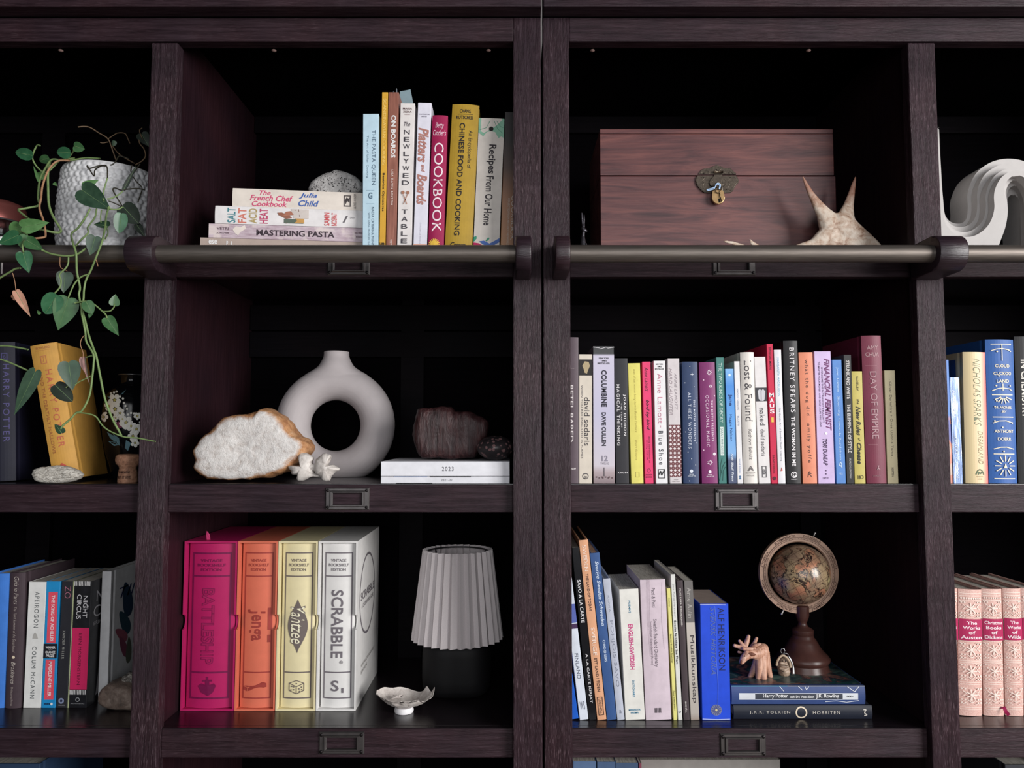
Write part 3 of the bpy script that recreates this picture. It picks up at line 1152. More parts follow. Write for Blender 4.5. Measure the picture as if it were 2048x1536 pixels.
p.htext('BESTSELLER', 0.12, 0.88, 0.062, 0.074, INK, 'b')
p.text('Anne Lamott', 0.5, 0.4, 0.105, 0.515, (196, 118, 142), 'l')
p.text('-', 0.5, 0.03, 0.53, 0.548, (196, 118, 142))
p.text('Blue Shoe', 0.5, 0.38, 0.575, 0.85, (58, 58, 68), 's')
p.frame(0.2, 0.8, 0.885, 0.96, 0.06, INK)
p.strokes([[(0.28, 0.93), (0.42, 0.90), (0.5, 0.935), (0.72, 0.895)]], 0.08, INK)
p = b2('paperback_book', 'pale mauve paperback with a maroon and white diamond-check lower half', 1340, 1364, (1335, 717), 0.13, (208, 200, 202))
p.text('ANNE LAMOTT', 0.66, 0.22, 0.12, 0.415, (150, 140, 146), 'i')
p.text('HARD LAUGHTER', 0.24, 0.26, 0.08, 0.455, (164, 150, 156), 'i')
p.rect(0, 1, 0.535, 0.95, (112, 66, 70))
dd = []
for i in range(12):
    dd += [(0.12, 0.552 + i * 0.0345), (0.46, 0.552 + i * 0.0345), (0.8, 0.552 + i * 0.0345)]
p.dots(dd, 0.13, (222, 212, 214), 4)
p.dots([(a_ + 0.17, b_ + 0.017) for a_, b_ in dd], 0.06, (196, 168, 170), 4)
p.htext('North', 0.34, 0.7, 0.966, 0.974, (120, 110, 112), 'i')
p.htext('Point Press', 0.2, 0.84, 0.98, 0.989, (120, 110, 112), 'i')
p = b2('hardcover_book', 'navy hardback scattered with small white stars', 1367, 1398.5, (1364, 724), 0.14, (44, 62, 98), hard=True, bulge=0.002)
p.text('THE MOTH PRESENTS', 0.74, 0.12, 0.315, 0.655, (206, 212, 226), 'bs')
p.text('ALL THESE WONDERS', 0.44, 0.20, 0.255, 0.715, (206, 212, 226), 's')
p.burst(0.62, 0.105, 0.10, (226, 230, 238), 4, 0.0, 0.18)
p.dots([(0.16, 0.175), (0.74, 0.205), (0.48, 0.04), (0.86, 0.30), (0.15, 0.58), (0.86, 0.67), (0.30, 0.745), (0.52, 0.80), (0.78, 0.85), (0.36, 0.98)], 0.028, (220, 226, 236), 6)
p.disc(0.5, 0.90, 0.11, (216, 222, 232))
p.htext('CROWN', 0.36, 0.64, 0.922, 0.93, (216, 222, 232), 'b')
p.htext('ARCHETYPE', 0.26, 0.76, 0.937, 0.944, (216, 222, 232), 'b')
p = b2('hardcover_book', 'purple-magenta hardback decorated with white sunbursts and dots', 1404, 1436, (1398, 725), 0.14, (122, 40, 100), hard=True, bulge=0.002)
p.text('THE MOTH PRESENTS', 0.74, 0.12, 0.315, 0.655, (232, 208, 226), 'bs')
p.text('OCCASIONAL MAGIC', 0.44, 0.20, 0.275, 0.70, (232, 208, 226), 's')
p.burst(0.62, 0.085, 0.17, (240, 226, 236), 9, 0.42, 0.1)
p.burst(0.68, 0.20, 0.1, (240, 226, 236), 8, 0.4, 0.16)
p.burst(0.82, 0.76, 0.1, (240, 226, 236), 8, 0.2, 0.2)
p.burst(0.52, 0.83, 0.17, (240, 226, 236), 9, 0.42, 0.1)
p.dots([(0.24, 0.148), (0.92, 0.28), (0.14, 0.728)], 0.05, (226, 190, 214), 8)
p.disc(0.5, 0.905, 0.1, (240, 226, 236))
p.htext('CROWN', 0.36, 0.64, 0.924, 0.932, (240, 226, 236), 'b')
p.htext('ARCHETYPE', 0.26, 0.76, 0.939, 0.946, (240, 226, 236), 'b')
p = b2('paperback_book', 'slim teal paperback with white spaced capitals and a white tag', 1438, 1454, (1432, 715), 0.13, (66, 122, 116))
p.text('THE TWO KINDS OF DECAY', 0.5, 0.42, 0.045, 0.52, (206, 226, 220))
p.rect(0.3, 0.74, 0.555, 0.78, (216, 226, 222))
p.text('SARAH MANGUSO', 0.52, 0.28, 0.565, 0.77, (66, 110, 104))
p.strokes([[(0.1, 0.98), (0.3, 0.92), (0.25, 0.86), (0.5, 0.80)], [(0.3, 0.92), (0.6, 0.86), (0.9, 0.83)], [(0.5, 0.98), (0.6, 0.90), (0.9, 0.87)]], 0.05, (34, 76, 74))


def sky_print():
    t = NT('printed_sky_blue')
    g = t.n('SeparateXYZ')
    t.l(t.tc.outputs['Generated'], g.inputs[0])
    t.color(t.ramp(g.outputs[2], [(0.0, rgb((64, 74, 104))), (0.2, rgb((58, 72, 108))), (0.26, rgb((120, 168, 220))), (0.5, rgb((92, 160, 226))), (0.85, rgb((60, 134, 214))), (1.0, rgb((120, 176, 230)))]))
    t.set(Roughness=0.4)
    return t.m


p = b2('paperback_book', 'slim sky blue paperback with dark foot and navy lettering', 1457, 1474.5, (1450, 738), 0.13, (90, 150, 220), cover_mat=sky_print())
p.disc(0.5, 0.055, 0.16, (220, 234, 246), 6)
p.text('jane', 0.5, 0.5, 0.225, 0.325, (30, 58, 116), 'b')
p.text('Maggie Nelson', 0.48, 0.34, 0.40, 0.635, (36, 64, 118))
p.text('Soft Skull Press', 0.52, 0.26, 0.74, 0.985, (220, 226, 236), 'ib')
p = b2('paperback_book', 'very thin white paperback between sky blue and cream spines', 1475, 1486.5, (1468, 723), 0.13, (224, 222, 224))
p.text('MAGGIE NELSON', 0.5, 0.26, 0.225, 0.40, (140, 150, 176))
p.text('BLUETS', 0.5, 0.26, 0.45, 0.53, (140, 150, 176))
p.text('WAVE BOOKS', 0.5, 0.24, 0.80, 0.92, (130, 150, 190))
p.dots([(0.5, 0.945), (0.5, 0.96)], 0.2, (70, 110, 150), 4)
p = b2('hardcover_book', 'thick cream hardback with large serif title in dark grey', 1487.5, 1515.5, (1480, 705), 0.14, (216, 210, 204), hard=True, bulge=0.003)
p.text('Lost & Found', 0.5, 0.52, 0.065, 0.53, (74, 70, 74))
p.text('Kathryn Schulz', 0.5, 0.3, 0.59, 0.82, (110, 104, 104))
p.strokes([[(0.3, 0.905), (0.5, 0.87), (0.72, 0.905)], [(0.36, 0.905), (0.5, 0.885), (0.64, 0.905)]], 0.06, (110, 104, 104))
p.htext('RANDOM', 0.18, 0.82, 0.915, 0.927, (130, 124, 122))
p.htext('HOUSE', 0.24, 0.76, 0.934, 0.946, (130, 124, 122))
p = b2('paperback_book', 'off-white paperback with a grey photograph strip near its middle', 1518, 1541.5, (1508, 714), 0.13, (220, 216, 216))
p.rect(0, 1, 0.245, 0.355, (54, 54, 60))
p.poly([(0.2, 0.27), (0.4, 0.255), (0.52, 0.27), (0.66, 0.255), (0.86, 0.275), (0.78, 0.34), (0.66, 0.352), (0.4, 0.35), (0.26, 0.335)], (196, 196, 202), 'spine_picture')
p.strokes([[(0.5, 0.27), (0.48, 0.35)]], 0.06, (80, 80, 88))
p.text('naked', 0.52, 0.46, 0.405, 0.545, (70, 68, 72))
p.text('david sedaris', 0.5, 0.34, 0.575, 0.785, (96, 92, 96))
p.frame(0.3, 0.7, 0.865, 0.955, 0.06, (90, 88, 92))
p.htext('B', 0.38, 0.62, 0.89, 0.93, (90, 88, 92), 'b')
p = b2('paperback_book', 'tall crimson paperback with white stacked capitals between white spines', 1543, 1556, (1533, 688), 0.17, (198, 34, 72), page=(60, 56, 60))
p.text('SPIEGELMAN', 0.5, 0.32, 0.025, 0.185, (96, 22, 40), 'b')
for i, c in enumerate('MAUS'):
    p.htext(c, 0.14, 0.86, 0.355 + i * 0.039, 0.385 + i * 0.039, (240, 228, 232), 'B')
p.htext('I', 0.3, 0.7, 0.53, 0.565, (232, 188, 84), 'B')
p.text('PANTHEON', 0.5, 0.28, 0.80, 0.93, (110, 24, 44), 'b')
p.disc(0.5, 0.965, 0.28, (90, 20, 38))
p = b2('hardcover_book', 'slim white hardback with pale blue author line beside crimson spine', 1557, 1571.5, (1548, 700), 0.13, (222, 220, 224), hard=True, bulge=0.0005)
p.text('MARGARETA MAGNUSSON', 0.5, 0.3, 0.06, 0.35, (116, 170, 200))
p.text('The Gentle Art of Swedish Death Cleaning', 0.5, 0.26, 0.435, 0.835, (110, 116, 128))
p.poly([(0.35, 0.91), (0.65, 0.905), (0.5, 0.88)], (190, 90, 80))
p = b2('hardcover_book', 'thick black hardback with tall white capitals and round monogram', 1573.5, 1602.5, (1566, 682), 0.15, (26, 25, 28), hard=True, bulge=0.002)
p.text('BRITNEY SPEARS', 0.56, 0.34, 0.05, 0.505, (232, 228, 230), 's')
p.text('THE WOMAN IN ME', 0.52, 0.26, 0.535, 0.88, (232, 228, 230), 'b')
p.disc(0.5, 0.94, 0.22, (232, 228, 230), 20, 0.17)
p.htext('G', 0.4, 0.64, 0.925, 0.955, (232, 228, 230), 'b')
p.htext('GALLERY', 0.28, 0.74, 0.968, 0.975, (232, 228, 230))
p = b2('hardcover_book', 'salmon orange hardback with loose handwritten black letters', 1606, 1634.5, (1597, 705), 0.14, (216, 134, 104), hard=True, bulge=0.001)
p.text('what the dog did', 0.5, 0.3, 0.055, 0.485, (70, 46, 44), 's')
p.text('emily yoffe', 0.5, 0.3, 0.545, 0.845, (70, 46, 44), 's')
p.strokes([[(0.36, 0.955), (0.42, 0.915), (0.52, 0.91), (0.5, 0.935), (0.62, 0.95)], [(0.36, 0.935), (0.62, 0.925)]], 0.05, (84, 54, 50))
p = b2('paperback_book', 'light lilac paperback with condensed purple capitals', 1636.5, 1670.5, (1628, 703), 0.14, (200, 178, 216))
p.text('FINANCIAL FEMINIST', 0.74, 0.34, 0.055, 0.605, (112, 58, 108), 'iB')
p.text('OVERCOME THE PATRIARCHY\'S BULLSH*T', 0.44, 0.10, 0.12, 0.545, (104, 84, 116), 'b')
p.text('TO MASTER YOUR MONEY AND BUILD A LIFE YOU LOVE', 0.26, 0.09, 0.08, 0.575, (104, 84, 116), 'b')
p.disc(0.56, 0.625, 0.09, (240, 232, 246), 5)
p.text('TORI DUNLAP', 0.48, 0.26, 0.665, 0.865, (76, 52, 90), 'iB')
p.dots([(0.48, 0.905), (0.48, 0.93)], 0.04, (76, 52, 90), 8)
p.htext('DEY ST.', 0.3, 0.66, 0.955, 0.968, (90, 66, 100), 'b')
p = b2('paperback_book', 'cornflower blue paperback with a pale bird mark near its foot', 1673, 1692.5, (1664, 720), 0.13, (84, 132, 198))
p.text('Joan Didion . Slouching Towards Bethlehem', 0.5, 0.28, 0.06, 0.81, (190, 214, 238))
p.strokes([[(0.35, 0.86), (0.5, 0.825), (0.62, 0.85), (0.5, 0.86), (0.66, 0.875)]], 0.07, (206, 224, 242))
p.htext('FSG', 0.34, 0.66, 0.915, 0.93, (190, 214, 238))
p = b2('paperback_book', 'slim black paperback with white small capitals beside cornflower spine', 1693.5, 1709.5, (1687, 710), 0.13, (30, 30, 33))
p.text('STRUNK AND WHITE', 0.5, 0.44, 0.045, 0.345, (206, 202, 200), 'b')
p.text('THE ELEMENTS OF STYLE', 0.5, 0.44, 0.385, 0.765, (206, 202, 200), 'b')
p.text('PEARSON LONGMAN', 0.5, 0.26, 0.81, 0.96, (160, 158, 158), 'b')
p = b2('paperback_book', 'short olive-yellow book with black italic title', 1710, 1731.5, (1703, 743), 0.13, (186, 172, 92), hard=True, bulge=0.0005)
p.text('SAXELBY', 0.5, 0.2, 0.045, 0.175, (70, 62, 38), 'b')
p.text('the', 0.52, 0.22, 0.25, 0.295, (52, 46, 30), 'ib')
p.text('New Rules', 0.5, 0.44, 0.315, 0.575, (40, 36, 26), 'iB')
p.text('of', 0.52, 0.2, 0.595, 0.625, (52, 46, 30), 'ib')
p.text('Cheese', 0.5, 0.42, 0.64, 0.83, (40, 36, 26), 'iB')
p.htext('10', 0.26, 0.5, 0.93, 0.965, (52, 46, 30), 'b')
p.disc(0.66, 0.945, 0.17, (52, 46, 30), 16, 0.13)
p = b2('hardcover_book', 'tall thick maroon hardback with pale capitals, stands highest in the row', 1733.5, 1773.5, (1722, 672), 0.16, (112, 40, 62), hard=True, bulge=0.003)
p.htext('AMY', 0.24, 0.80, 0.068, 0.096, (176, 142, 146))
p.htext('CHUA', 0.16, 0.84, 0.115, 0.143, (176, 142, 146))
p.rect(0.12, 0.7, 0.204, 0.2055, (170, 120, 130))
p.text('DAY OF EMPIRE', 0.5, 0.34, 0.245, 0.70, (168, 134, 140))
p.rect(0.12, 0.6, 0.738, 0.7395, (170, 120, 130))
p.strokes([[(0.52, 0.91), (0.6, 0.88), (0.55, 0.90), (0.66, 0.905)]], 0.04, (168, 134, 140))
p.htext('DOUBLEDAY', 0.3, 0.68, 0.944, 0.954, (150, 110, 118))
p = b2('paperback_book', 'khaki tan paperback standing last in the middle row', 1775, 1797.5, (1768, 741), 0.13, (148, 138, 108))
p.text('. Oliver Darkshire + Once Upon a Tome .', 0.52, 0.26, 0.08, 0.78, (88, 80, 62))
p.text('NORTON', 0.52, 0.2, 0.86, 0.94, (70, 64, 50), 'b')

# ------------------------------------------------------------------ books: middle shelf, far right bay
G3 = 'books in the bay beyond the upright'


def multi():
    t = NT('printed_bright_shapes')
    f = t.noise(t.mapping((1, 1, 0.35), rot=(0.3, 0.2, 0.1)), 60, 1, 0.4)
    g = t.n('SeparateXYZ')
    t.l(t.tc.outputs['Generated'], g.inputs[0])
    lo = t.ramp(f, [(0.3, rgb((90, 96, 170))), (0.42, rgb((206, 130, 110))), (0.52, rgb((204, 176, 160))), (0.62, rgb((70, 120, 190)))], 'CONSTANT')
    hi = t.ramp(f, [(0.4, rgb((50, 110, 190))), (0.6, rgb((70, 134, 206)))])
    t.color(t.mix(t.ramp(g.outputs[2], [(0.5, (0, 0, 0)), (0.55, (1, 1, 1))]), lo, hi))
    t.set(Roughness=0.4)
    return t.m


p = b2('paperback_book', 'sliver of a bright blue and orange book beside the right upright', 1886, 1906, (1878, 720), 0.14, (60, 110, 190), group=G3, cover_mat=multi())


def shiny_blue():
    t = NT('foil_blue_spine')
    f = t.noise(t.mapping((1, 1, 0.05)), 420, 4, 0.7)
    f2 = t.noise(t.mapping((1, 1, 1)), 22, 2)
    a = t.ramp(f, [(0.36, rgb((26, 40, 74))), (0.52, rgb((90, 118, 168))), (0.66, rgb((214, 222, 236)))])
    t.color(t.mix(t.ramp(f2, [(0.66, (0, 0, 0)), (0.72, (0.8, 0.8, 0.8))]), a, rgb((186, 96, 170))))
    t.set(Roughness=0.25, Metallic=0.2)
    return t.m


p = b2('paperback_book', 'short silvery blue paperback with script lettering', 1907, 1927, (1899, 755), 0.12, (110, 130, 170), group=G3, cover_mat=shiny_blue())
p.text('HANNAH', 0.38, 0.34, 0.12, 0.38, (226, 232, 244), 'i')
p.text('FIREFLY LANE', 0.45, 0.3, 0.56, 0.97, (214, 224, 240), 'i')

def sunset():
    t = NT('printed_sunset_edge')
    g = t.n('SeparateXYZ')
    t.l(t.tc.outputs['Generated'], g.inputs[0])
    t.color(t.ramp(g.outputs[0], [(0.0, rgb((176, 158, 120))), (0.35, rgb((206, 186, 140))), (0.72, rgb((226, 190, 146))), (0.92, rgb((232, 120, 104))), (1.0, rgb((222, 90, 90)))]))
    t.set(Roughness=0.4)
    return t.m


p = b2('hardcover_book', 'sandy hardback fading to coral with thin green-grey lettering', 1931, 1977, (1925, 705), 0.15, (200, 180, 140), hard=True, bulge=0.003, group=G3, cover_mat=sunset())
mesh_obj('cover_picture', [(-0.0004, 0.02, p.h * 0.03), (-0.0004, 0.145, p.h * 0.03), (-0.0004, 0.145, p.h * 0.95), (-0.0004, 0.02, p.h * 0.95)], [(0, 1, 2, 3)], mat((36, 60, 98), 0.4), p.p)
p.text('NICHOLAS SPARKS', 0.56, 0.32, 0.05, 0.565, (120, 124, 98), 'il')
p.text('DREAMLAND', 0.66, 0.22, 0.605, 0.855, (134, 128, 96), 'il')
p.strokes([[(0.42, 0.935), (0.5, 0.905), (0.6, 0.895), (0.7, 0.905), (0.78, 0.935)], [(0.52, 0.935), (0.56, 0.915), (0.62, 0.93), (0.68, 0.915)]], 0.05, (84, 104, 76))
p.htext('RANDOM', 0.46, 0.74, 0.945, 0.955, (150, 136, 96))
p.htext('HOUSE', 0.5, 0.70, 0.963, 0.973, (150, 136, 96))
GOLD = (232, 222, 196)
p = b2('hardcover_book', 'royal blue hardback decorated with cream rules, rays and capitals', 1978, 2035, (1970, 680), 0.16, (38, 88, 158), hard=True, bulge=0.004, group=G3)
for v in (0.03, 0.385, 0.54, 0.795, 0.965):
    p.rect(0.16, 0.9, v, v + 0.006, GOLD)
for i, s_ in enumerate(('CLOUD', 'CUCKOO', 'LAND')):
    hw_ = (0.26, 0.32, 0.22)[i]
    p.htext(s_, 0.54 - hw_, 0.54 + hw_, 0.175 + i * 0.053, 0.197 + i * 0.053, GOLD, 'b')
p.htext('A NOVEL', 0.24, 0.84, 0.468, 0.484, GOLD, 'ib')
p.htext('BY', 0.46, 0.64, 0.497, 0.512, GOLD, 'ib')
p.htext('ANTHONY', 0.2, 0.88, 0.63, 0.652, GOLD, 'b')
p.htext('DOERR', 0.3, 0.78, 0.683, 0.705, GOLD, 'b')
p.strokes([[(0.53, 0.036), (0.53, 0.15)], [(0.16, 0.08), (0.34, 0.068), (0.53, 0.064), (0.76, 0.072), (0.88, 0.085)],
           [(0.53, 0.31), (0.53, 0.36)], [(0.16, 0.36), (0.34, 0.345), (0.53, 0.34), (0.76, 0.346), (0.88, 0.36)],
           [(0.16, 0.585), (0.36, 0.57), (0.6, 0.568), (0.84, 0.582)], [(0.16, 0.765), (0.4, 0.752), (0.6, 0.751), (0.88, 0.765)]], 0.03, GOLD)
p.dots([(0.36, 0.085), (0.78, 0.073), (0.4, 0.255), (0.84, 0.583), (0.3, 0.325), (0.8, 0.325), (0.22, 0.57), (0.48, 0.615), (0.3, 0.43), (0.24, 0.47), (0.5, 0.78)], 0.03, GOLD, 8)
p.strokes([[(0.54 + 0.10 * math.cos(a_), 0.395 + 0.018 * math.sin(a_)), (0.54 + 0.34 * math.cos(a_), 0.395 + 0.055 * math.sin(a_))] for a_ in (0.5, 0.95, 1.35, 1.8, 2.2, 2.65)], 0.035, GOLD)
p.strokes([[(0.54 + 0.16 * math.cos(a_), 0.88 + 0.03 * math.sin(a_)), (0.54 + 0.36 * math.cos(a_), 0.88 + 0.072 * math.sin(a_))] for a_ in [k * math.pi / 6 for k in range(12)]], 0.035, GOLD)
p.poly([(0.48, 0.895), (0.54, 0.86), (0.6, 0.895)], GOLD)
p = b2('hardcover_book', 'black hardback with white capitals at the picture edge', 2037, 2086, (2028, 674), 0.15, (30, 30, 33), hard=True, bulge=0.003, group=G3)
p.text('LESSONS', 0.72, 0.22, 0.06, 0.40, (226, 222, 214), 'b')
p.text('IN CHEMISTRY', 0.34, 0.26, 0.16, 0.56, (226, 222, 214), 'b')

# ------------------------------------------------------------------ books: middle shelf, far left bay
G4 = 'fantasy novels in the plant bay'
NAVY = (24, 24, 40)
p = b2('hardcover_book', 'dark navy hardback with dull violet lettering at the picture edge', -36, 27, (-36, 686), 0.13, NAVY, hard=True, bulge=0.005, group=G4, Y=1.31, yaw=math.radians(9))
p.frame(0.62, 0.80, 0.08, 0.135, 0.03, (70, 66, 110))
p.htext('6', 0.68, 0.75, 0.092, 0.122, (70, 66, 110))
p.text('HARRY POTTER', 0.76, 0.18, 0.16, 0.72, (84, 78, 128), 's')
p.text('AND THE HALF-BLOOD PRINCE', 0.5, 0.12, 0.16, 0.80, (74, 70, 116))
p = b2('hardcover_book', 'leaning mustard orange hardback with faded red lettering', 108, 159, (65, 694), 0.13, (202, 152, 74), hard=True, bulge=0.004, group=G4, Y=1.31, yaw=math.radians(9))
p.htext('ROWLING', 0.22, 0.74, 0.018, 0.036, (176, 116, 72), 'b')
p.rect(0.2, 0.76, 0.045, 0.047, (176, 116, 72))
p.frame(0.33, 0.56, 0.085, 0.145, 0.03, (186, 116, 80))
p.htext('7', 0.4, 0.5, 0.098, 0.132, (186, 116, 80))
p.text('HARRY POTTER', 0.56, 0.24, 0.19, 0.76, (190, 96, 78), 's')
p.text('AND THE DEATHLY HALLOWS', 0.24, 0.13, 0.21, 0.80, (170, 106, 70))
p.frame(0.36, 0.56, 0.90, 0.96, 0.03, (190, 86, 74))
p.poly([(0.3, 0.90), (0.46, 0.875), (0.62, 0.90)], (190, 86, 74))

# ------------------------------------------------------------------ books: lower shelf, far left bay
G5 = 'novels in the lower left bay'


def b3(name, label, bl, br, tl, d, col, base=1416.0, **k):
    Y = PZ((bl + br) / 2, base, Z3T).y
    return stand(name, label, bl, br, tl, k.pop('Y', Y), Z3T, d, col, k.pop('group', G5), **k)


p = b3('hardcover_book', 'bright blue hardback cut off by the picture edge', -30, 8.5, (-18, 1147), 0.15, (66, 122, 206), hard=True, bulge=0.002, base=1416)
p = b3('hardcover_book', 'dark plum hardback with thin pale hand lettering', 10.5, 42.5, (20.5, 1145), 0.15, (70, 58, 64), hard=True, bulge=0.003, base=1416)
p.text('Girls in Pants', 0.5, 0.28, 0.03, 0.235, (200, 190, 182), 'il')
p.text('The Third Summer of the Sisterhood', 0.48, 0.18, 0.255, 0.59, (180, 168, 162), 'il')
p.disc(0.48, 0.625, 0.1, (220, 204, 180), 6)
p.text('Brashares', 0.48, 0.26, 0.66, 0.82, (200, 190, 182), 'il')
p.text('Delacorte Press', 0.46, 0.14, 0.845, 0.98, (160, 148, 144))
p = b3('hardcover_book', 'white novel with spaced grey capitals and tiny emblem', 46, 81.5, (58, 1164), 0.14, (224, 224, 222))
p.text('APEIROGON', 0.52, 0.26, 0.08, 0.365, (70, 76, 80), 's')
p.poly([(0.36, 0.455), (0.4, 0.42), (0.5, 0.405), (0.6, 0.42), (0.68, 0.455)], (176, 174, 170))
p.text('COLUM McCANN', 0.5, 0.24, 0.515, 0.925, (70, 76, 80), 's')
p = b3('paperback_book', 'sky blue novel with red title panels and a black prize box', 82, 110.5, (93, 1163), 0.14, (36, 140, 200))
p.rect(0.2, 0.86, 0.085, 0.49, (226, 82, 100))
p.text('THE SONG OF ACHILLES', 0.55, 0.24, 0.11, 0.475, (240, 226, 230), 'b')
p.rect(0.2, 0.86, 0.62, 0.935, (226, 82, 100))
p.text('MADELINE MILLER', 0.55, 0.24, 0.635, 0.91, (240, 226, 230), 'b')
p.rect(0.02, 0.98, 0.495, 0.61, (28, 28, 36))
p.htext('WINNER', 0.16, 0.86, 0.515, 0.535, WHITE, 'b')
p.htext('OF THE', 0.36, 0.66, 0.541, 0.546, WHITE)
p.htext('ORANGE', 0.16, 0.86, 0.552, 0.572, WHITE, 'b')
p.htext('PRIZE', 0.22, 0.80, 0.58, 0.60, WHITE, 'b')
p.dots([(0.3, 0.968), (0.45, 0.968), (0.6, 0.968)], 0.06, (28, 50, 84), 10)
p.disc(0.76, 0.968, 0.09, WHITE, 12)
p = b3('paperback_book', 'black novel with thin pink title letters and a round badge', 112, 134, (124, 1163), 0.14, (44, 44, 50))
p.text('ZO', 0.6, 0.55, 0.04, 0.135, (176, 110, 130), 'l')
p.text('XANDER MILLER', 0.42, 0.22, 0.39, 0.615, (166, 166, 160), 's')
p.disc(0.46, 0.945, 0.26, (130, 140, 170), 20)
p.disc(0.46, 0.945, 0.12, (40, 44, 70), 12)
p.htext('VINTAGE', 0.2, 0.8, 0.975, 0.984, (160, 160, 166))
p = b3('paperback_book', 'thin pale green book wedged between two black novels', 134.2, 137, (146.2, 1163), 0.14, (170, 178, 140))


def cover_art_mat():
    t = NT('printed_night_cover')
    f = t.noise(t.mapping((1, 1, 1)), 40, 3)
    t.color(t.ramp(f, [(0.4, rgb((18, 18, 22))), (0.75, rgb((34, 34, 42)))]))
    t.set(Roughness=0.4)
    return t.m


p = b3('paperback_book', 'black novel with striped ends and a hot pink spine panel', 137.5, 172.5, (149, 1163), 0.16, (28, 28, 34), cover_mat=cover_art_mat())
n = 11
for v0 in (0.0, 0.86):
    uv, ff = [], []
    for i in range(n):
        s_ = len(uv)
        u0 = 0.02 + i * 0.96 / n
        uv += [(u0, v0 + 0.0), (u0 + 0.045, v0 + 0.0), (u0 + 0.045, v0 + 0.036), (u0, v0 + 0.036)]
        ff.append((s_, s_ + 1, s_ + 2, s_ + 3))
    p.add('spine_stripes', uv, ff, (216, 214, 214))
p.text('NIGHT', 0.70, 0.26, 0.115, 0.29, (212, 210, 214))
p.text('the', 0.86, 0.12, 0.19, 0.215, (212, 210, 214), 'i')
p.text('CIRCUS', 0.34, 0.26, 0.105, 0.30, (212, 210, 214))
p.rect(0.02, 1.0, 0.37, 0.855, (206, 40, 96))
p.text('ERIN MORGENSTERN', 0.5, 0.18, 0.415, 0.82, (80, 20, 44))
p.disc(0.5, 0.935, 0.12, (170, 170, 174), 16, 0.09)
p.htext('ANCHOR BOOKS', 0.1, 0.9, 0.962, 0.97, (150, 150, 154))
# its front cover shows beside the white book: printed title and two figures
nb, w_, h_, d_ = p.p, p.w, p.h, 0.16


def side_print(root, x, s, y0, y1, z0, z1, col, style=''):
    g, f_, a_ = glyphs(s, style)
    mesh_obj('cover_lettering', [(x, y0 + gx * (y1 - y0), z0 + gy * (z1 - z0)) for gx, gy in g], f_, mat(col, 0.5), root)


xx = w_ + 0.0004
side_print(nb, xx, 'NIGHT', 0.018, 0.125, h_ * 0.82, h_ * 0.91, (170, 168, 172))
side_print(nb, xx, 'CIRCUS', 0.010, 0.14, h_ * 0.70, h_ * 0.79, (170, 168, 172))
side_print(nb, xx, 'ERIN MORGENSTERN', 0.012, 0.14, h_ * 0.635, h_ * 0.665, (150, 148, 152))


def side_poly(root, x, pts, col, name='cover_picture'):
    cy_ = sum(p_[0] for p_ in pts) / len(pts)
    cz_ = sum(p_[1] for p_ in pts) / len(pts)
    k = len(pts)
    mesh_obj(name, [(x, cy_, cz_)] + [(x, a_, b_) for a_, b_ in pts], [(0, 1 + i, 1 + (i + 1) % k) for i in range(k)], mat(col, 0.5), root)


side_poly(nb, xx, [(0.028, 0.012), (0.034, 0.05), (0.036, 0.085), (0.034, 0.10), (0.042, 0.112), (0.048, 0.10), (0.05, 0.085), (0.052, 0.055), (0.064, 0.014), (0.054, 0.014), (0.045, 0.05), (0.036, 0.014)], (150, 148, 152))
side_poly(nb, xx, [(0.075, 0.07), (0.082, 0.10), (0.092, 0.115), (0.1, 0.10), (0.11, 0.075), (0.1, 0.062), (0.085, 0.06)], (120, 118, 126))
XN = nb.location.x + w_ + 0.004
YN_ = 1.385
hN = P(236, 1143, YN_).z - Z3T
rootN = empty('hardcover_book', (XN, YN_, Z3T + 0.0002), 'tall white novel behind the brown stone, blue letter on its cover', 'book', G5)
p = make_book(rootN, 0.016, hN, 0.14, (206, 206, 208), True, 0.001)
wb, w2, h2 = p.p, p.w, p.h
side_print(wb, w2 + 0.0004, 'TIN', 0.03, 0.12, h2 * 0.76, h2 * 0.845, (40, 52, 92), 'i')


def feather(cy_, cz_, L, wd, an):
    pts = []
    for i in range(20):
        a_ = 2 * math.pi * i / 20
        u_, v_ = L * math.cos(a_), wd * math.sin(a_) * (1 - 0.35 * math.cos(a_))
        pts.append((cy_ + u_ * math.cos(an) - v_ * math.sin(an), cz_ + u_ * math.sin(an) + v_ * math.cos(an)))
    return pts


for k_, (cy_, cz_, L, wd, an, c_) in enumerate(((0.06, 0.165, 0.034, 0.017, 1.9, (40, 62, 84)), (0.052, 0.125, 0.03, 0.013, 2.3, (48, 74, 88)), (0.042, 0.105, 0.026, 0.009, 2.6, (150, 84, 100)), (0.05, 0.082, 0.026, 0.009, 2.2, (128, 70, 90)), (0.07, 0.07, 0.024, 0.010, 1.6, (92, 96, 84)))):
    side_poly(wb, w2 + 0.0004 + 0.0001 * k_, feather(cy_, cz_, L, wd, an), c_)

# ------------------------------------------------------------------ books: lower shelf, right case (leaning)
G6 = 'leaning books on the lower shelf'


def b4(name, label, bl, br, tl, d, col, **k):
    return b3(name, label, bl, br, tl, d, col, base=1440.0, group=G6, Y=1.298, **k)


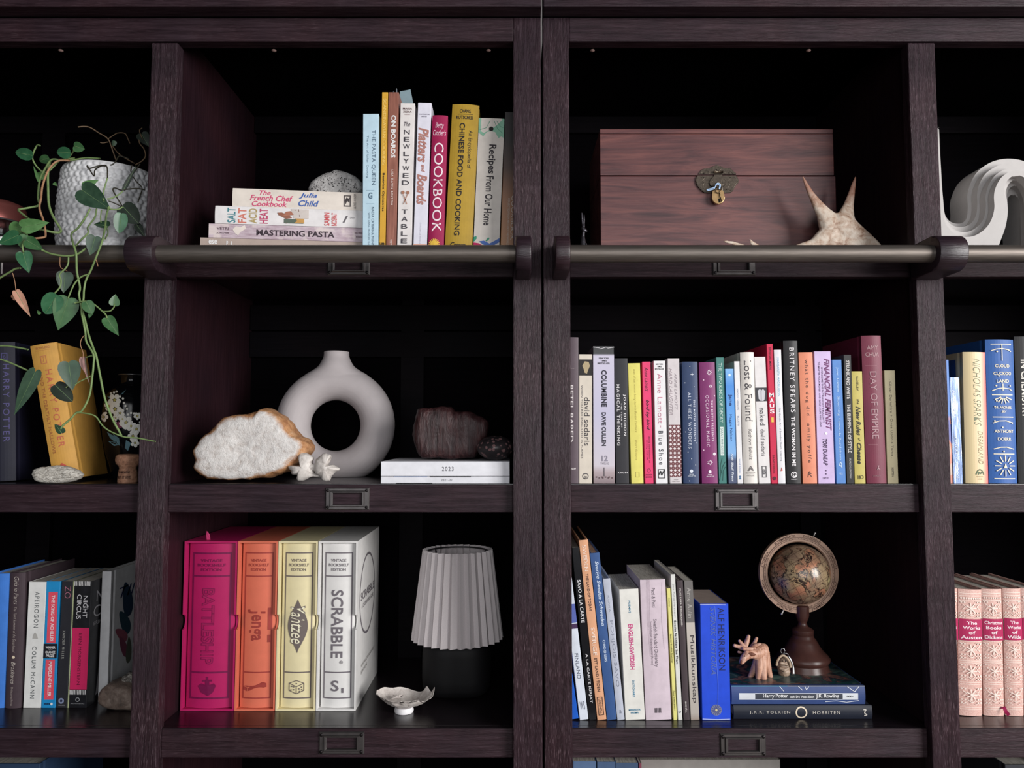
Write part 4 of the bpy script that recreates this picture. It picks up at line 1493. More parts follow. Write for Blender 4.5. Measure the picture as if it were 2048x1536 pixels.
p = b4('paperback_book', 'deep blue paperback edge leaning behind the centre stile', 1133, 1158, (1112, 1290), 0.16, (28, 92, 196))
p = b4('paperback_book', 'white leaning paperback with thin grey capitals beside the stile', 1159.5, 1177.5, (1121, 1112), 0.16, (214, 220, 232))
p.text('FINLAND', 0.5, 0.4, 0.60, 0.755, (96, 100, 116))
p.rect(0, 1, 0.30, 0.415, (90, 104, 176))
p.rect(0, 1, 0.42, 0.45, (70, 46, 84))
p.htext('WS', 0.24, 0.78, 0.89, 0.94, (110, 114, 128))
p = b4('paperback_book', 'glossy black leaning cookbook with white condensed capitals', 1178.5, 1193.5, (1144, 1096), 0.17, (26, 26, 29), rough=0.2)
p.text('SAVO A LA CARTE', 0.5, 0.46, 0.19, 0.44, (222, 220, 222), 'b')
p.text('A LA CARTE KIRJAT', 0.5, 0.42, 0.62, 0.905, (206, 204, 206), 'b')
p = b4('hardcover_book', 'tall peach leaning hardback with white and brown capitals', 1195, 1213.5, (1158, 1081), 0.19, (218, 162, 126), hard=True, bulge=0.0005, page=(24, 24, 28))
p.text('SWEDEN', 0.5, 0.42, 0.03, 0.175, (240, 222, 210))
p.text('THE LAND OF TODAY', 0.5, 0.3, 0.19, 0.40, (80, 56, 50), 'b')
p.text('SVERIGE', 0.5, 0.42, 0.49, 0.645, (240, 222, 210))
p.text('ETT LAND I TIDEN', 0.5, 0.3, 0.66, 0.845, (80, 56, 50), 'b')
p.frame(0.2, 0.8, 0.875, 0.975, 0.06, (50, 38, 36))
p.text('LEGENDA', 0.5, 0.26, 0.885, 0.965, (50, 38, 36))
p = b4('hardcover_book', 'denim blue leaning hardback with curly pale script', 1214.5, 1234, (1180, 1107), 0.17, (56, 86, 138), hard=True, bulge=0.0005)
p.text('Sverige Sweden Schweden', 0.55, 0.5, 0.05, 0.44, (196, 210, 230), 'ib')
p.text('CHAD EHLERS', 0.5, 0.26, 0.525, 0.655, (196, 210, 230), 'b')
p = b4('paperback_book', 'pale grey leaning hardback with thin faint capitals', 1235, 1250, (1206, 1158), 0.16, (184, 188, 202), hard=True, bulge=0.0005)
p.text('POHJOIS-SAVO', 0.5, 0.5, 0.30, 0.77, (126, 130, 146), 'l')
p.text('KUVIA', 0.5, 0.2, 0.12, 0.24, (150, 154, 168), 'l')
p.htext('&', 0.4, 0.7, 0.93, 0.955, (130, 134, 148))
p = b4('paperback_book', 'white dictionary with pink stencil capitals along its spine', 1251, 1290.5, (1238, 1179), 0.14, (222, 220, 214))
p.text('PRISMA\'S', 0.5, 0.11, 0.09, 0.185, (60, 128, 160), 'b')
p.text('ENGLISH-SWEDISH', 0.5, 0.24, 0.27, 0.62, (196, 74, 130), 'B')
p.text('DICTIONARY', 0.5, 0.11, 0.70, 0.83, (60, 128, 160), 'b')
p.htext('MINNESOTA', 0.2, 0.8, 0.918, 0.932, (60, 128, 160), 'b')
p.htext('PRISMA', 0.3, 0.7, 0.94, 0.954, (60, 128, 160), 'b')
p = b4('hardcover_book', 'thickest pale pink dictionary with creased spine', 1292, 1343.5, (1280, 1160), 0.15, (206, 190, 200), hard=False, bulge=0.001)
p.text('Petti & Petti', 0.5, 0.14, 0.06, 0.20, (88, 78, 88))
p.text('Swedish Standard Dictionary', 0.5, 0.18, 0.285, 0.625, (88, 78, 88))
p.text('Swedish-English | English-Swedish (Revised)', 0.34, 0.10, 0.30, 0.61, (110, 98, 108))
p.strokes([[(0.26 + 0.05 * k, 0.0), (0.22 + 0.05 * k, 0.3), (0.28 + 0.05 * k, 0.55)] for k in range(3)] + [[(0.86, 0.02), (0.78, 0.28), (0.84, 0.5)]], 0.008, (166, 148, 160))
for k in range(5):
    p.rect(0.36 + k * 0.055, 0.385 + k * 0.055, 0.915, 0.95, (58, 52, 58))
p = b4('paperback_book', 'thin yellow leaning grammar booklet beside the pink dictionary', 1347, 1354.5, (1333.5, 1177), 0.13, (220, 214, 132))
p.text('Essential Swedish Grammar', 0.5, 0.4, 0.35, 0.57, (84, 78, 40), 'b')
p.text('Cranberry', 0.5, 0.36, 0.07, 0.14, (84, 78, 40), 'b')
p.text('Dover 0-486-20953-1', 0.5, 0.34, 0.78, 0.93, (84, 78, 40), 'b')
p = b4('paperback_book', 'thin white leaning book with small black lettering', 1356, 1365.5, (1341, 1149), 0.15, (216, 216, 212))
p.text('Joan Phillips-Martinsson', 0.5, 0.4, 0.07, 0.30, (70, 70, 76), 'l')
p.text('Swedes As Others See Them', 0.5, 0.46, 0.32, 0.62, (44, 44, 50), 'b')
p.disc(0.5, 0.945, 0.3, (90, 90, 96), 5, 0.2)
p = b4('hardcover_book', 'narrow brown-black leaning hardback with tiny pale capitals', 1367.5, 1380, (1353.5, 1161), 0.13, (70, 60, 64), hard=True, bulge=0.0005)
p.text('FRANZ KAFKA  FÖRVANDLINGEN', 0.5, 0.32, 0.06, 0.33, (206, 200, 196), 'b')
p.text('BAKHÅLL', 0.5, 0.32, 0.87, 0.95, (206, 200, 196), 'b')


def music_print():
    t = NT('printed_grey_topped_spine')
    g = t.n('SeparateXYZ')
    t.l(t.tc.outputs['Generated'], g.inputs[0])
    t.color(t.ramp(g.outputs[2], [(0.0, rgb((150, 136, 126))), (0.05, rgb((176, 168, 160))), (0.695, rgb((188, 180, 172))), (0.70, rgb((104, 100, 98)))], 'LINEAR'))
    t.set(Roughness=0.45)
    return t.m


p = b4('paperback_book', 'worn grey-topped beige paperback with large dark lettering', 1381.5, 1399.5, (1368, 1162), 0.14, (180, 172, 164), cover_mat=music_print())
p.text('Arne Aulin', 0.5, 0.5, 0.05, 0.27, (172, 168, 164))
p.text('Musikkunskap', 0.55, 0.56, 0.395, 0.88, (64, 58, 62))
p = b4('paperback_book', 'thick cobalt blue paperback with creased spine beside the lying books', 1404.5, 1462, (1400, 1208), 0.12, (34, 74, 206), page=(150, 134, 126))
p.text('ALF HENRIKSON', 0.74, 0.22, 0.035, 0.575, (26, 32, 74))
p.text('SVENSK HISTORIA', 0.44, 0.18, 0.03, 0.61, (84, 104, 168), 'i')
p.disc(0.5, 0.915, 0.19, (116, 120, 150), 24)
p.burst(0.5, 0.915, 0.17, (60, 66, 120), 14, 0.3, 0.06)
p.disc(0.5, 0.915, 0.04, (210, 196, 150), 10)
p.strokes([[(0.52, 0.02), (0.56, 0.2), (0.53, 0.45), (0.58, 0.7), (0.55, 0.88)]], 0.012, (100, 130, 220))
p.strokes([[(0.0, 0.006), (0.4, 0.004), (0.9, 0.008)], [(0.01, 0.99), (0.5, 0.995), (0.97, 0.992)]], 0.02, (190, 200, 226))

# ------------------------------------------------------------------ books: the two lying under the globe
G7 = 'books lying under the globe'
YH = PZ(1600, 1438, Z3T).y
p = lie('hardcover_book', 'dark navy lying book with a pale ring between silver capitals', 1467, 1744, 1438, 1411, YH, Z3T, 0.15, (30, 34, 46), G7, hard=True, bulge=0.0025)
p.text('J.R.R. TOLKIEN', 0.5, 0.24, 0.115, 0.405, (196, 190, 182), 's')
p.text('HOBBITEN', 0.5, 0.24, 0.57, 0.765, (196, 190, 182), 's')
cu, cv = 0.5, 0.487
nseg = 40
uv = [(cu + rr * math.cos(2 * math.pi * i / nseg), cv + rr * p.w / p.h * math.sin(2 * math.pi * i / nseg)) for rr in (0.44, 0.34) for i in range(nseg)]
p.add('ring_emblem', uv, [(i, (i + 1) % nseg, nseg + (i + 1) % nseg, nseg + i) for i in range(nseg)], (222, 206, 184), rough=0.35)
p.strokes([[(0.72, 0.935), (0.72, 0.955), (0.5, 0.94), (0.32, 0.96), (0.28, 0.94)]], 0.07, (196, 190, 182))
ztop = p.top


def fantasy_art():
    t = NT('printed_cover_painting')
    v = t.mapping((1, 1, 1))
    f = t.noise(v, 22, 4, 0.6, 1.5)
    f2 = t.noise(v, 48, 3, 0.5, 0.8)
    a = t.ramp(f, [(0.3, rgb((24, 44, 54))), (0.44, rgb((34, 84, 80))), (0.52, rgb((30, 34, 44))), (0.6, rgb((150, 96, 80))), (0.7, rgb((40, 56, 60)))])
    b = t.ramp(f2, [(0.4, rgb((30, 44, 60))), (0.55, rgb((70, 70, 72))), (0.68, rgb((120, 140, 130)))])
    t.color(t.mix(0.4, a, b))
    t.set(Roughness=0.3)
    return t.m


YP = YH + 0.004
p = lie('hardcover_book', 'blue lying book with white spine strip, directly under the globe', 1463, 1730, 1406, 1369, YP, ztop, 0.165, (56, 74, 122), G7, hard=True, bulge=0.0025)
p.rect(0.26, 0.62, 0.055, 0.945, (206, 210, 216))
p.rect(0.29, 0.59, 0.175, 0.83, (62, 66, 76))
p.text('Harry Potter', 0.45, 0.26, 0.235, 0.42, (236, 236, 236), 'b')
p.text('och De Vises Sten', 0.43, 0.14, 0.435, 0.615, (226, 226, 226), 'b')
p.text('J.K. Rowling', 0.45, 0.26, 0.63, 0.80, (236, 236, 236), 'b')
p.text('ooo-', 0.45, 0.1, 0.86, 0.91, (70, 70, 76), 'b')
p.strokes([[(0.98, 0.36), (0.72, 0.39)], [(0.98, 0.50), (0.78, 0.53)], [(0.98, 0.55), (0.8, 0.56), (0.95, 0.58)], [(0.95, 0.87), (0.7, 0.92), (0.95, 0.955)], [(0.15, 0.70), (0.2, 0.78), (0.12, 0.86), (0.22, 0.95)]], 0.03, (220, 224, 232))
ZT_HP = p.top
# painted front cover on top and its pale board edges
art = mesh_obj('cover_picture', [(p.w + 0.0003, 0.006, 0.002), (p.w + 0.0003, 0.163, 0.002), (p.w + 0.0003, 0.163, p.h - 0.002), (p.w + 0.0003, 0.006, p.h - 0.002)], [(0, 1, 2, 3)], fantasy_art(), p.p)
p.rect(0.965, 1.0, 0.0, 0.42, (64, 160, 170))
p.rect(0.965, 1.0, 0.42, 1.0, (150, 150, 140))

# ------------------------------------------------------------------ books: pink and gold set on the right
G8 = 'pink and gold classics'
ROSE = (206, 164, 152)


def rose_mat():
    t = NT('rose_leatherette')
    f = t.noise(t.mapping((1, 1, 1)), 500, 3)
    t.color(t.ramp(f, [(0.3, rgb((192, 148, 138))), (0.7, rgb((220, 184, 174)))]))
    t.bump(f, 0.25, 0.0006)
    t.set(Roughness=0.4)
    return t.m


RM = rose_mat()
FOIL = (234, 216, 206)


def classic(label, bl, br, tl, words_, base):
    p = b3('hardcover_book', label, bl, br, tl, 0.14, ROSE, base=base, group=G8, Y=1.318, hard=True, bulge=0.004, cover_mat=RM)
    for v in (0.03, 0.05, 0.09, 0.225, 0.41, 0.565, 0.58, 0.735, 0.75, 0.93, 0.945):
        p.rect(0.04, 0.96, v, v + 0.004, FOIL, rough=0.3)
    p.dots([(0.1 + 0.1 * i, 0.07) for i in range(9)], 0.045, FOIL, 6)
    for v in (0.158, 0.487, 0.655, 0.84):
        p.burst(0.5, v - 0.008, 0.24, FOIL, 7, 0.3, 0.1)
        p.disc(0.5, v - 0.008, 0.07, FOIL, 8)
        p.strokes([[(0.5, v + 0.0), (0.5, v + 0.055)], [(0.5, v + 0.055), (0.32, v + 0.03)], [(0.5, v + 0.055), (0.68, v + 0.03)], [(0.14, v - 0.04), (0.26, v - 0.02), (0.14, v + 0.005)], [(0.86, v - 0.04), (0.74, v - 0.02), (0.86, v + 0.005)]], 0.026, FOIL)
        p.dots([(a_, v + b_) for a_ in (0.1, 0.22, 0.78, 0.9) for b_ in (-0.055, 0.03, 0.055)], 0.04, FOIL, 6)
        p.dots([(a_, v + b_) for a_ in (0.06, 0.16, 0.3, 0.7, 0.84, 0.94) for b_ in (-0.062, -0.03, 0.042, 0.064)], 0.022, FOIL, 5)
    p.rect(0.0, 1.0, 0.235, 0.405, (168, 34, 84))
    n_ = len(words_)
    for i, s_ in enumerate(words_):
        hw_ = min(0.44, 0.075 * len(s_))
        v0 = 0.252 + i * 0.038
        p.htext(s_, 0.5 - hw_, 0.5 + hw_, v0, v0 + 0.026, (240, 220, 226), 'b')
    return p


classic('sliver of a pink and gold classic behind the upright', 1882, 1916, (1881, 1177), ['The', 'Works'], 1424)
classic('first whole pink and gold classic beside the upright', 1917, 1964.5, (1916, 1179), ['The', 'Works', 'of', 'Austen'], 1425)
pd = classic('second whole pink and gold classic, magenta bookmark ribbon at its foot', 1967.5, 2008.5, (1962.5, 1178), ['Christmas', 'Books', 'of', 'Dickens'], 1424)
classic('third whole pink and gold classic counted from the upright', 2011, 2047.5, (2005, 1177), ['The', 'Works', 'of', 'Wilde'], 1423)
classic('pink and gold classic cut off by the picture edge', 2048.5, 2090, (2041, 1176), ['The', 'Tales', 'of', 'Poe'], 1423)
# bookmark ribbon of the second classic
qy = 1.312
pts = [P(1998, 1422, 1.318), P(2006, 1414, 1.312), P(2012, 1424, 1.306), P(2018, 1431, 1.300)]
pts[0].z = max(pts[0].z, Z3T + 0.004)
loc = [pd.p.matrix_basis.inverted() @ q for q in pts]
V, Fc = [], []
for q in catmull(loc, 4):
    V += [q + Vector((-0.0025, 0, -0.001)), q + Vector((0.003, 0, 0.0015))]
for i in range(len(V) // 2 - 1):
    Fc.append((2 * i, 2 * i + 1, 2 * i + 3, 2 * i + 2))
mesh_obj('bookmark_ribbon', V, Fc, mat((150, 26, 76), 0.6), pd.p)

# ------------------------------------------------------------------ books just showing on the lowest shelf
G9 = 'things on the lowest shelf'


def low(name, label, bl, br, ytop, Y, d, col, **k):
    X0, X1 = P(bl, ytop, Y).x, P(br, ytop, Y).x
    h = P((bl + br) / 2, ytop, Y).z - Z4T
    root = empty(name, (X0, Y, Z4T + 0.0002), label, 'book', G9)
    return make_book(root, X1 - X0, h, d, col, **k)


low('paperback_book', 'steel blue book top in the lowest row beside the centre stile', 1146, 1192, 1523, 1.285, 0.15, (84, 106, 140))
low('paperback_book', 'striped slate blue book top in the lowest row', 1194, 1231, 1524, 1.285, 0.15, (70, 90, 122))
low('paperback_book', 'dark slate book top in the lowest row beside pink sliver', 1232, 1276, 1526, 1.285, 0.15, (64, 82, 110))
low('paperback_book', 'thin dark red book top in the lowest row', 1277.5, 1283, 1527, 1.285, 0.15, (120, 60, 76))
low('paperback_book', 'wide light grey binder top at the back of the lowest row', 1236, 1560, 1519, 1.45, 0.05, (150, 146, 142))
low('hardcover_book', 'large navy book top under the lower left novels', -60, 80, 1528, 1.30, 0.2, (40, 58, 84), hard=True)
low('hardcover_book', 'dark book top under the pink and gold classics', 2010, 2080, 1530, 1.31, 0.2, (52, 54, 60), hard=True)

# ------------------------------------------------------------------ boxed games
def game(label, name_rows, x0, x1, xt0, xt1, col, ink, title, side=False):
    base, Y = 1422.0, PZ(560, 1422, Z3T).y
    X0, X1 = XAT(x0, Y, Z3T), XAT(x1, Y, Z3T)
    h = P((xt0 + xt1) / 2, 1083, Y).z - Z3T
    w = X1 - X0 - 0.0005
    d = 0.215
    root = empty('game_box', (X0, Y, Z3T + 0.0003), label, 'box', 'boxed games on the lower shelf')
    th = 0.0026
    m = mat(col, 0.5, 0, 0.05)
    # slipcase: two sides with a thumb notch each, top, bottom and back
    bm = bmesh.new()
    for sx in (0.0, w - th):
        r = 0.0125
        zc = h * 0.52
        prof = [(0, 0), (0, zc - r)] + [(r * 0.85 * math.sin(a), zc - r * math.cos(a)) for a in [math.pi * k / 12 for k in range(1, 12)]] + [(0, zc + r), (0, h), (d, h), (d, 0)]
        A = [bm.verts.new((sx, y, z)) for y, z in prof]
        B = [bm.verts.new((sx + th, y, z)) for y, z in prof]
        bm.faces.new(A)
        bm.faces.new(list(reversed(B)))
        for i in range(len(prof)):
            j = (i + 1) % len(prof)
            bm.faces.new((A[j], A[i], B[i], B[j]))
    box_bm(bm, th, w - th, 0, d, 0, th)
    box_bm(bm, th, w - th, 0, d, h - th, h)
    box_bm(bm, th, w - th, d - th, d, th, h - th)
    sc = bm_obj('slipcase', bm, m, root)
    # inner volume with a rounded spine
    iw, ih = w - 2 * th - 0.0010, h - 2 * th - 0.0022
    iw -= 0.004
    bulge = iw * 0.10
    n = 14
    bm = bmesh.new()
    prof = [(iw * i / n, 0.011 - bulge * (1 - (2 * i / n - 1) ** 2)) for i in range(n + 1)] + [(iw, d - 0.01), (0, d - 0.01)]
    A = [bm.verts.new((x + th + 0.0028, y, th + 0.0004)) for x, y in prof]
    B = [bm.verts.new((x + th + 0.0028, y, th + 0.0004 + ih)) for x, y in prof]
    bm.faces.new(A)
    bm.faces.new(list(reversed(B)))
    for i in range(len(prof)):
        j = (i + 1) % len(prof)
        bm.faces.new((A[j], A[i], B[i], B[j]))
    vol = bm_obj('inner_box', bm, mat(col, 0.42, 0, 0.04), root, True, 30)
    p = Panel(vol, iw, ih, bulge, 0.011, th + 0.0028, th + 0.0004)
    t = 0.036
    p.frame(0.08, 0.92, 0.055, 0.205, t, ink)
    p.frame(0.08, 0.92, 0.205 - t * iw / ih, 0.79, t, ink)
    p.frame(0.08, 0.92, 0.79 - t * iw / ih, 0.945, t, ink)
    p.htext('VINTAGE', 0.27, 0.73, 0.095, 0.113, ink, 'b')
    p.htext('BOOKSHELF', 0.20, 0.80, 0.123, 0.141, ink, 'b')
    p.htext('EDITION', 0.28, 0.72, 0.151, 0.169, ink, 'b')
    title(p, ink, col)
    if side:
        for (cy, cz, ry, rz) in ((d * 0.45, h * 0.63, d * 0.34, h * 0.255),):
            nn = 40
            V = [(w + 0.0004, cy + k_ * ry * math.cos(2 * math.pi * i / nn), cz + k_ * rz * math.sin(2 * math.pi * i / nn)) for k_ in (1.0, 0.94) for i in range(nn)]
            mesh_obj('printed_circle', V, [(i, (i + 1) % nn, nn + (i + 1) % nn, nn + i) for i in range(nn)], mat(ink, 0.5), sc)
            for s_, a0, a1, z0, z1, st in (('SCRABBLE', 0.16, 0.76, 0.615, 0.665, 'b'), ('A CROSSWORD GAME', 0.20, 0.72, 0.565, 0.59, '')):
                g, f_, a_ = glyphs(s_, st)
                mesh_obj('printed_lettering', [(w + 0.0004, d * (a0 + gx * (a1 - a0)), h * (z0 + gy * (z1 - z0))) for gx, gy in g], f_, mat(ink, 0.5), sc)
            for s_, a0, a1, z0, z1 in (('VINTAGE BOOKSHELF', 0.2, 0.8, 0.205, 0.225), ('EDITION', 0.2, 0.46, 0.165, 0.185)):
                g, f_, a_ = glyphs(s_, '')
                mesh_obj('printed_lettering', [(w + 0.0004, d * (a0 + gx * (a1 - a0)), h * (z0 + gy * (z1 - z0))) for gx, gy in g], f_, mat((150, 146, 142), 0.5), sc)
    return root, w, h


def t_ship(p, ink, col):
    p.text('BATTLESHIP', 0.46, 0.27, 0.275, 0.735, ink, 'B')
    p.text('BATTLESHIP', 0.46, 0.25, 0.278, 0.732, tuple(int(c * 0.9) for c in col), '')
    p.poly([(0.28, 0.865), (0.36, 0.85), (0.44, 0.86), (0.44, 0.835), (0.48, 0.82), (0.52, 0.835), (0.53, 0.86), (0.62, 0.85), (0.66, 0.865), (0.60, 0.905), (0.5, 0.925), (0.36, 0.905)], ink)
    p.strokes([[(0.38, 0.835), (0.58, 0.833)], [(0.48, 0.81), (0.48, 0.86)]], 0.04, ink)


def t_jenga(p, ink, col):
    p.text('Jenga', 0.47, 0.52, 0.405, 0.595, ink, 'b')
    p.rect(0.80, 0.88, 0.395, 0.53, ink)
    p.rect(0.80, 0.88, 0.56, 0.605, ink)
    p.poly([(0.12, 0.87), (0.72, 0.845), (0.80, 0.853), (0.80, 0.875), (0.24, 0.90), (0.12, 0.89)], ink)
    p.strokes([[(0.12, 0.87), (0.24, 0.878), (0.80, 0.853)], [(0.24, 0.878), (0.24, 0.90)]], 0.014, col)


def t_yahtzee(p, ink, col):
    pts = []
    for i in range(25):
        t = i / 24
        v = 0.34 + 0.33 * t
        pts.append((0.5 + 0.30 * math.sin(math.pi * t) ** 1.3, v))
    for i in range(23, 0, -1):
        t = i / 24
        pts.append((0.5 - 0.30 * math.sin(math.pi * t) ** 1.3, 0.34 + 0.33 * t))
    p.poly(pts, ink)
    p.text('Yahtzee', 0.5, 0.44, 0.382, 0.618, ink, 'iB')
    p.text('Yahtzee', 0.5, 0.40, 0.388, 0.612, (240, 234, 206), 'i')
    p.strokes([[(0.5, 0.835), (0.72, 0.852), (0.72, 0.895), (0.5, 0.915), (0.28, 0.895), (0.28, 0.852), (0.5, 0.835)], [(0.28, 0.852), (0.5, 0.872), (0.72, 0.852)], [(0.5, 0.872), (0.5, 0.915)]], 0.022, ink)
    p.dots([(0.5, 0.853), (0.36, 0.87), (0.42, 0.89), (0.34, 0.892), (0.42, 0.873), (0.58, 0.885), (0.65, 0.875), (0.6, 0.90), (0.66, 0.89)], 0.022, ink)


def t_scrabble(p, ink, col):
    p.text('SCRABBLE', 0.48, 0.36, 0.285, 0.70, ink, 'b')
    p.disc(0.62, 0.725, 0.05, ink, 16, 0.038)
    p.htext('R', 0.6, 0.64, 0.719, 0.731, ink, 'b')
    p.htext('S', 0.32, 0.56, 0.835, 0.90, ink, 'b')
    p.htext('1', 0.64, 0.70, 0.88, 0.91, ink, 'b')


g0, gw, gh = game('magenta boxed game in a slipcase beside the side panel', None, 360, 467.5, 373, 479, (172, 28, 90), (112, 16, 68), t_ship)
game('coral orange boxed game between the magenta and cream boxes', None, 468.5, 549.5, 480, 558, (214, 112, 88), (156, 62, 56), t_jenga)
game('cream boxed game with a dark pointed oval badge', None, 550.5, 630.5, 560, 640, (226, 214, 172), (112, 102, 98), t_yahtzee)
game('white boxed game with a printed circle on its side', None, 631.5, 711.5, 641, 719, (222, 220, 218), (112, 106, 112), t_scrabble, True)
# ribbon tab of the magenta slipcase
mesh_obj('pull_ribbon', [(gw * 0.33, 0.02, gh), (gw * 0.40, 0.02, gh), (gw * 0.39, 0.018, gh + 0.010), (gw * 0.345, 0.016, gh + 0.016), (gw * 0.325, 0.018, gh + 0.010)], [(0, 1, 2, 3, 4)], mat((190, 60, 110), 0.5), g0)

# ------------------------------------------------------------------ table lamp
zl = Z3T
LC = PZ(918, 1401, zl)
LY = LC.y + 0.06
mpp = MPP(LY)
lx = XAT(914, LY, zl)
lamp = empty('table_lamp', (lx, LY, zl), 'small table lamp with pleated grey shade and black rounded base', 'lamp')
BLACKC = mat((17, 16, 18), 0.6, 0, 0.1, 0.25)
bh = 0.098
rb = 0.0625
n = 64
bm = bmesh.new()
prof = [(0.0, 0.0), (0.80, 0.0), (0.92, 0.004), (0.985, 0.014), (1.0, 0.03), (1.0, 0.072), (0.985, 0.083), (0.93, 0.092), (0.80, 0.097), (0.3, 0.1), (0.0, 0.1)]
rings = []
for s, z in prof:
    if s == 0:
        rings.append([bm.verts.new((0, 0, z + 0.0004))])
        continue
    r_ = []
    for k in range(n):
        a = 2 * math.pi * k / n
        c_, s_ = math.cos(a), math.sin(a)
        e = 2 / 3.2
        r_.append(bm.verts.new((rb * s * math.copysign(abs(c_) ** e, c_), rb * s * math.copysign(abs(s_) ** e, s_), z + 0.0004)))
    rings.append(r_)
for a, b in zip(rings, rings[1:]):
    for k in range(n):
        k2 = (k + 1) % n
        if len(a) == 1:
            bm.faces.new((a[0], b[k2], b[k]))
        elif len(b) == 1:
            bm.faces.new((a[k], a[k2], b[0]))
        else:
            bm.faces.new((a[k], a[k2], b[k2], b[k]))
bm_obj('base', bm, BLACKC, lamp, True, 60)
lathe('neck', [(0.0, 0.099), (0.018, 0.099), (0.018, 0.115), (0.012, 0.118), (0.012, 0.15), (0, 0.15)], lamp.location, BLACKC, lamp, 24)
# pleated shade: every pleat a ridge and a groove, with real thickness
z_bot = P(914, 1275, LY).z - zl
z_top = P(914, 1098, LY).z - zl
r_bot = 90 * MPP(LY) * 1.0
r_top = 69 * MPP(LY) * 1.0
NP = 30
bm = bmesh.new()
R = []
for (zz, rr, ins) in ((z_bot, r_bot, 0), (z_top, r_top, 0), (z_top, r_top, 0.0012), (z_bot, r_bot, 0.0012)):
    ring = []
    for k in range(NP * 2):
        a = math.pi * k / NP + 0.03
        f_ = 1.0 if k % 2 == 0 else 0.905
        ring.append(bm.verts.new(((rr * f_ - ins) * math.cos(a + (0.035 if k % 2 else 0)), (rr * f_ - ins) * math.sin(a + (0.035 if k % 2 else 0)), zz)))
    R.append(ring)
N2 = NP * 2
for i in range(4):
    a, b = R[i], R[(i + 1) % 4]
    for k in range(N2):
        bm.faces.new((a[k], a[(k + 1) % N2], b[(k + 1) % N2], b[k]))


def shade_mat():
    t = NT('pleated_paper_shade')
    f = t.noise(t.mapping((1, 1, 1)), 900, 3)
    t.color(t.ramp(f, [(0.3, rgb((206, 198, 199))), (0.7, rgb((218, 210, 211)))]))
    t.set(Roughness=0.8, Specular_IOR_Level=0.2)
    return t.m


bm_obj('shade', bm, shade_mat(), lamp)
# inner ring and spokes that carry the shade
tube('shade_ring', [(lx + r_top * 0.86 * math.cos(a), LY + r_top * 0.86 * math.sin(a), zl + z_top - 0.004) for a in [2 * math.pi * k / 24 for k in range(25)]], 0.0016, mat((90, 88, 90), 0.4, 0.8), lamp, 6, 1)
for k in range(3):
    a = 2 * math.pi * k / 3 + 0.4
    tube('shade_spoke', [(lx, LY, zl + 0.148), (lx + 0.03 * math.cos(a), LY + 0.03 * math.sin(a), zl + 0.18), (lx + r_top * 0.86 * math.cos(a), LY + r_top * 0.86 * math.sin(a), zl + z_top - 0.004)], 0.0012, mat((90, 88, 90), 0.4, 0.8), lamp, 5, 3)

# ------------------------------------------------------------------ oyster shell on a small white stand
def shell_mat():
    t = NT('oyster_shell')
    v = t.mapping((1, 1, 1))
    f = t.noise(v, 90, 6, 0.7, 0.6)
    t.color(t.ramp(f, [(0.25, rgb((140, 126, 122))), (0.42, rgb((196, 186, 180))), (0.6, rgb((222, 214, 208))), (0.8, rgb((180, 164, 158)))]))
    t.bump(f, 0.6, 0.002)
    t.set(Roughness=0.55)
    return t.m


OYS = shell_mat()
oc = PZ(808, 1424, Z3T)
oy = empty('oyster_shell', (oc.x, oc.y, Z3T), 'rough white oyster shell dish in front of the lamp', 'shell')
lathe('foot', [(0, 0.0003), (0.0155, 0.0003), (0.0165, 0.004), (0.0145, 0.009), (0, 0.009)], (oc.x, oc.y, Z3T), mat((226, 224, 226), 0.35), oy, 28)
nu, nv = 72, 16
V, Fc = [], []
mo = MPP(oc.y)
for side in (0, 1):
    for j in range(nv + 1):
        t = j / nv
        for i in range(nu):
            a = 2 * math.pi * i / nu
            rx = 56 * mo * (1 + 0.04 * math.sin(3 * a + 0.6) + 0.015 * math.sin(7 * a) + 0.03 * noise.noise(Vector((math.cos(a) * 4, math.sin(a) * 4, 1))))
            ry = 44 * mo * (1 + 0.04 * math.sin(2 * a) + 0.015 * math.sin(9 * a + 1))
            x = rx * t * math.cos(a)
            y = ry * t * math.sin(a)
            z = 0.008 + 0.020 * t ** 2.2
            z += 0.003 * t ** 2 * (-math.cos(a)) + 0.0012 * t ** 3 * math.sin(5 * a + 1.2) + 0.0008 * t ** 3 * math.sin(11 * a)
            # raised hinge point on the right rear, dip before it
            z += 0.011 * t ** 4 * math.exp(-((a - 0.15) / 0.22) ** 2) + 0.008 * t ** 4 * math.exp(-((a - 0.75) / 0.14) ** 2) - 0.008 * t ** 3 * math.exp(-((a - 1.25) / 0.3) ** 2)
            nz = noise.fractal(Vector((x, y, z)) * 130, 1, 2, 4)
            if side == 0:
                z += 0.0016 * nz * t
                x += 0.0015 * nz * t
                y += 0.0015 * nz * t
            else:
                z += 0.0028 * (1 - t * 0.75)
            V.append((x - 0.0, y + 0.003, z))
base = (nv + 1) * nu
for s in (0, 1):
    for j in range(nv):
        for i in range(nu):
            i2 = (i + 1) % nu
            q = (s * base + j * nu + i, s * base + j * nu + i2, s * base + (j + 1) * nu + i2, s * base + (j + 1) * nu + i)
            Fc.append(q if s else tuple(reversed(q)))
for i in range(nu):
    i2 = (i + 1) % nu
    Fc.append((nv * nu + i, nv * nu + i2, base + nv * nu + i2, base + nv * nu + i))
mesh_obj('shell_bowl', V, Fc, OYS, oy, True)
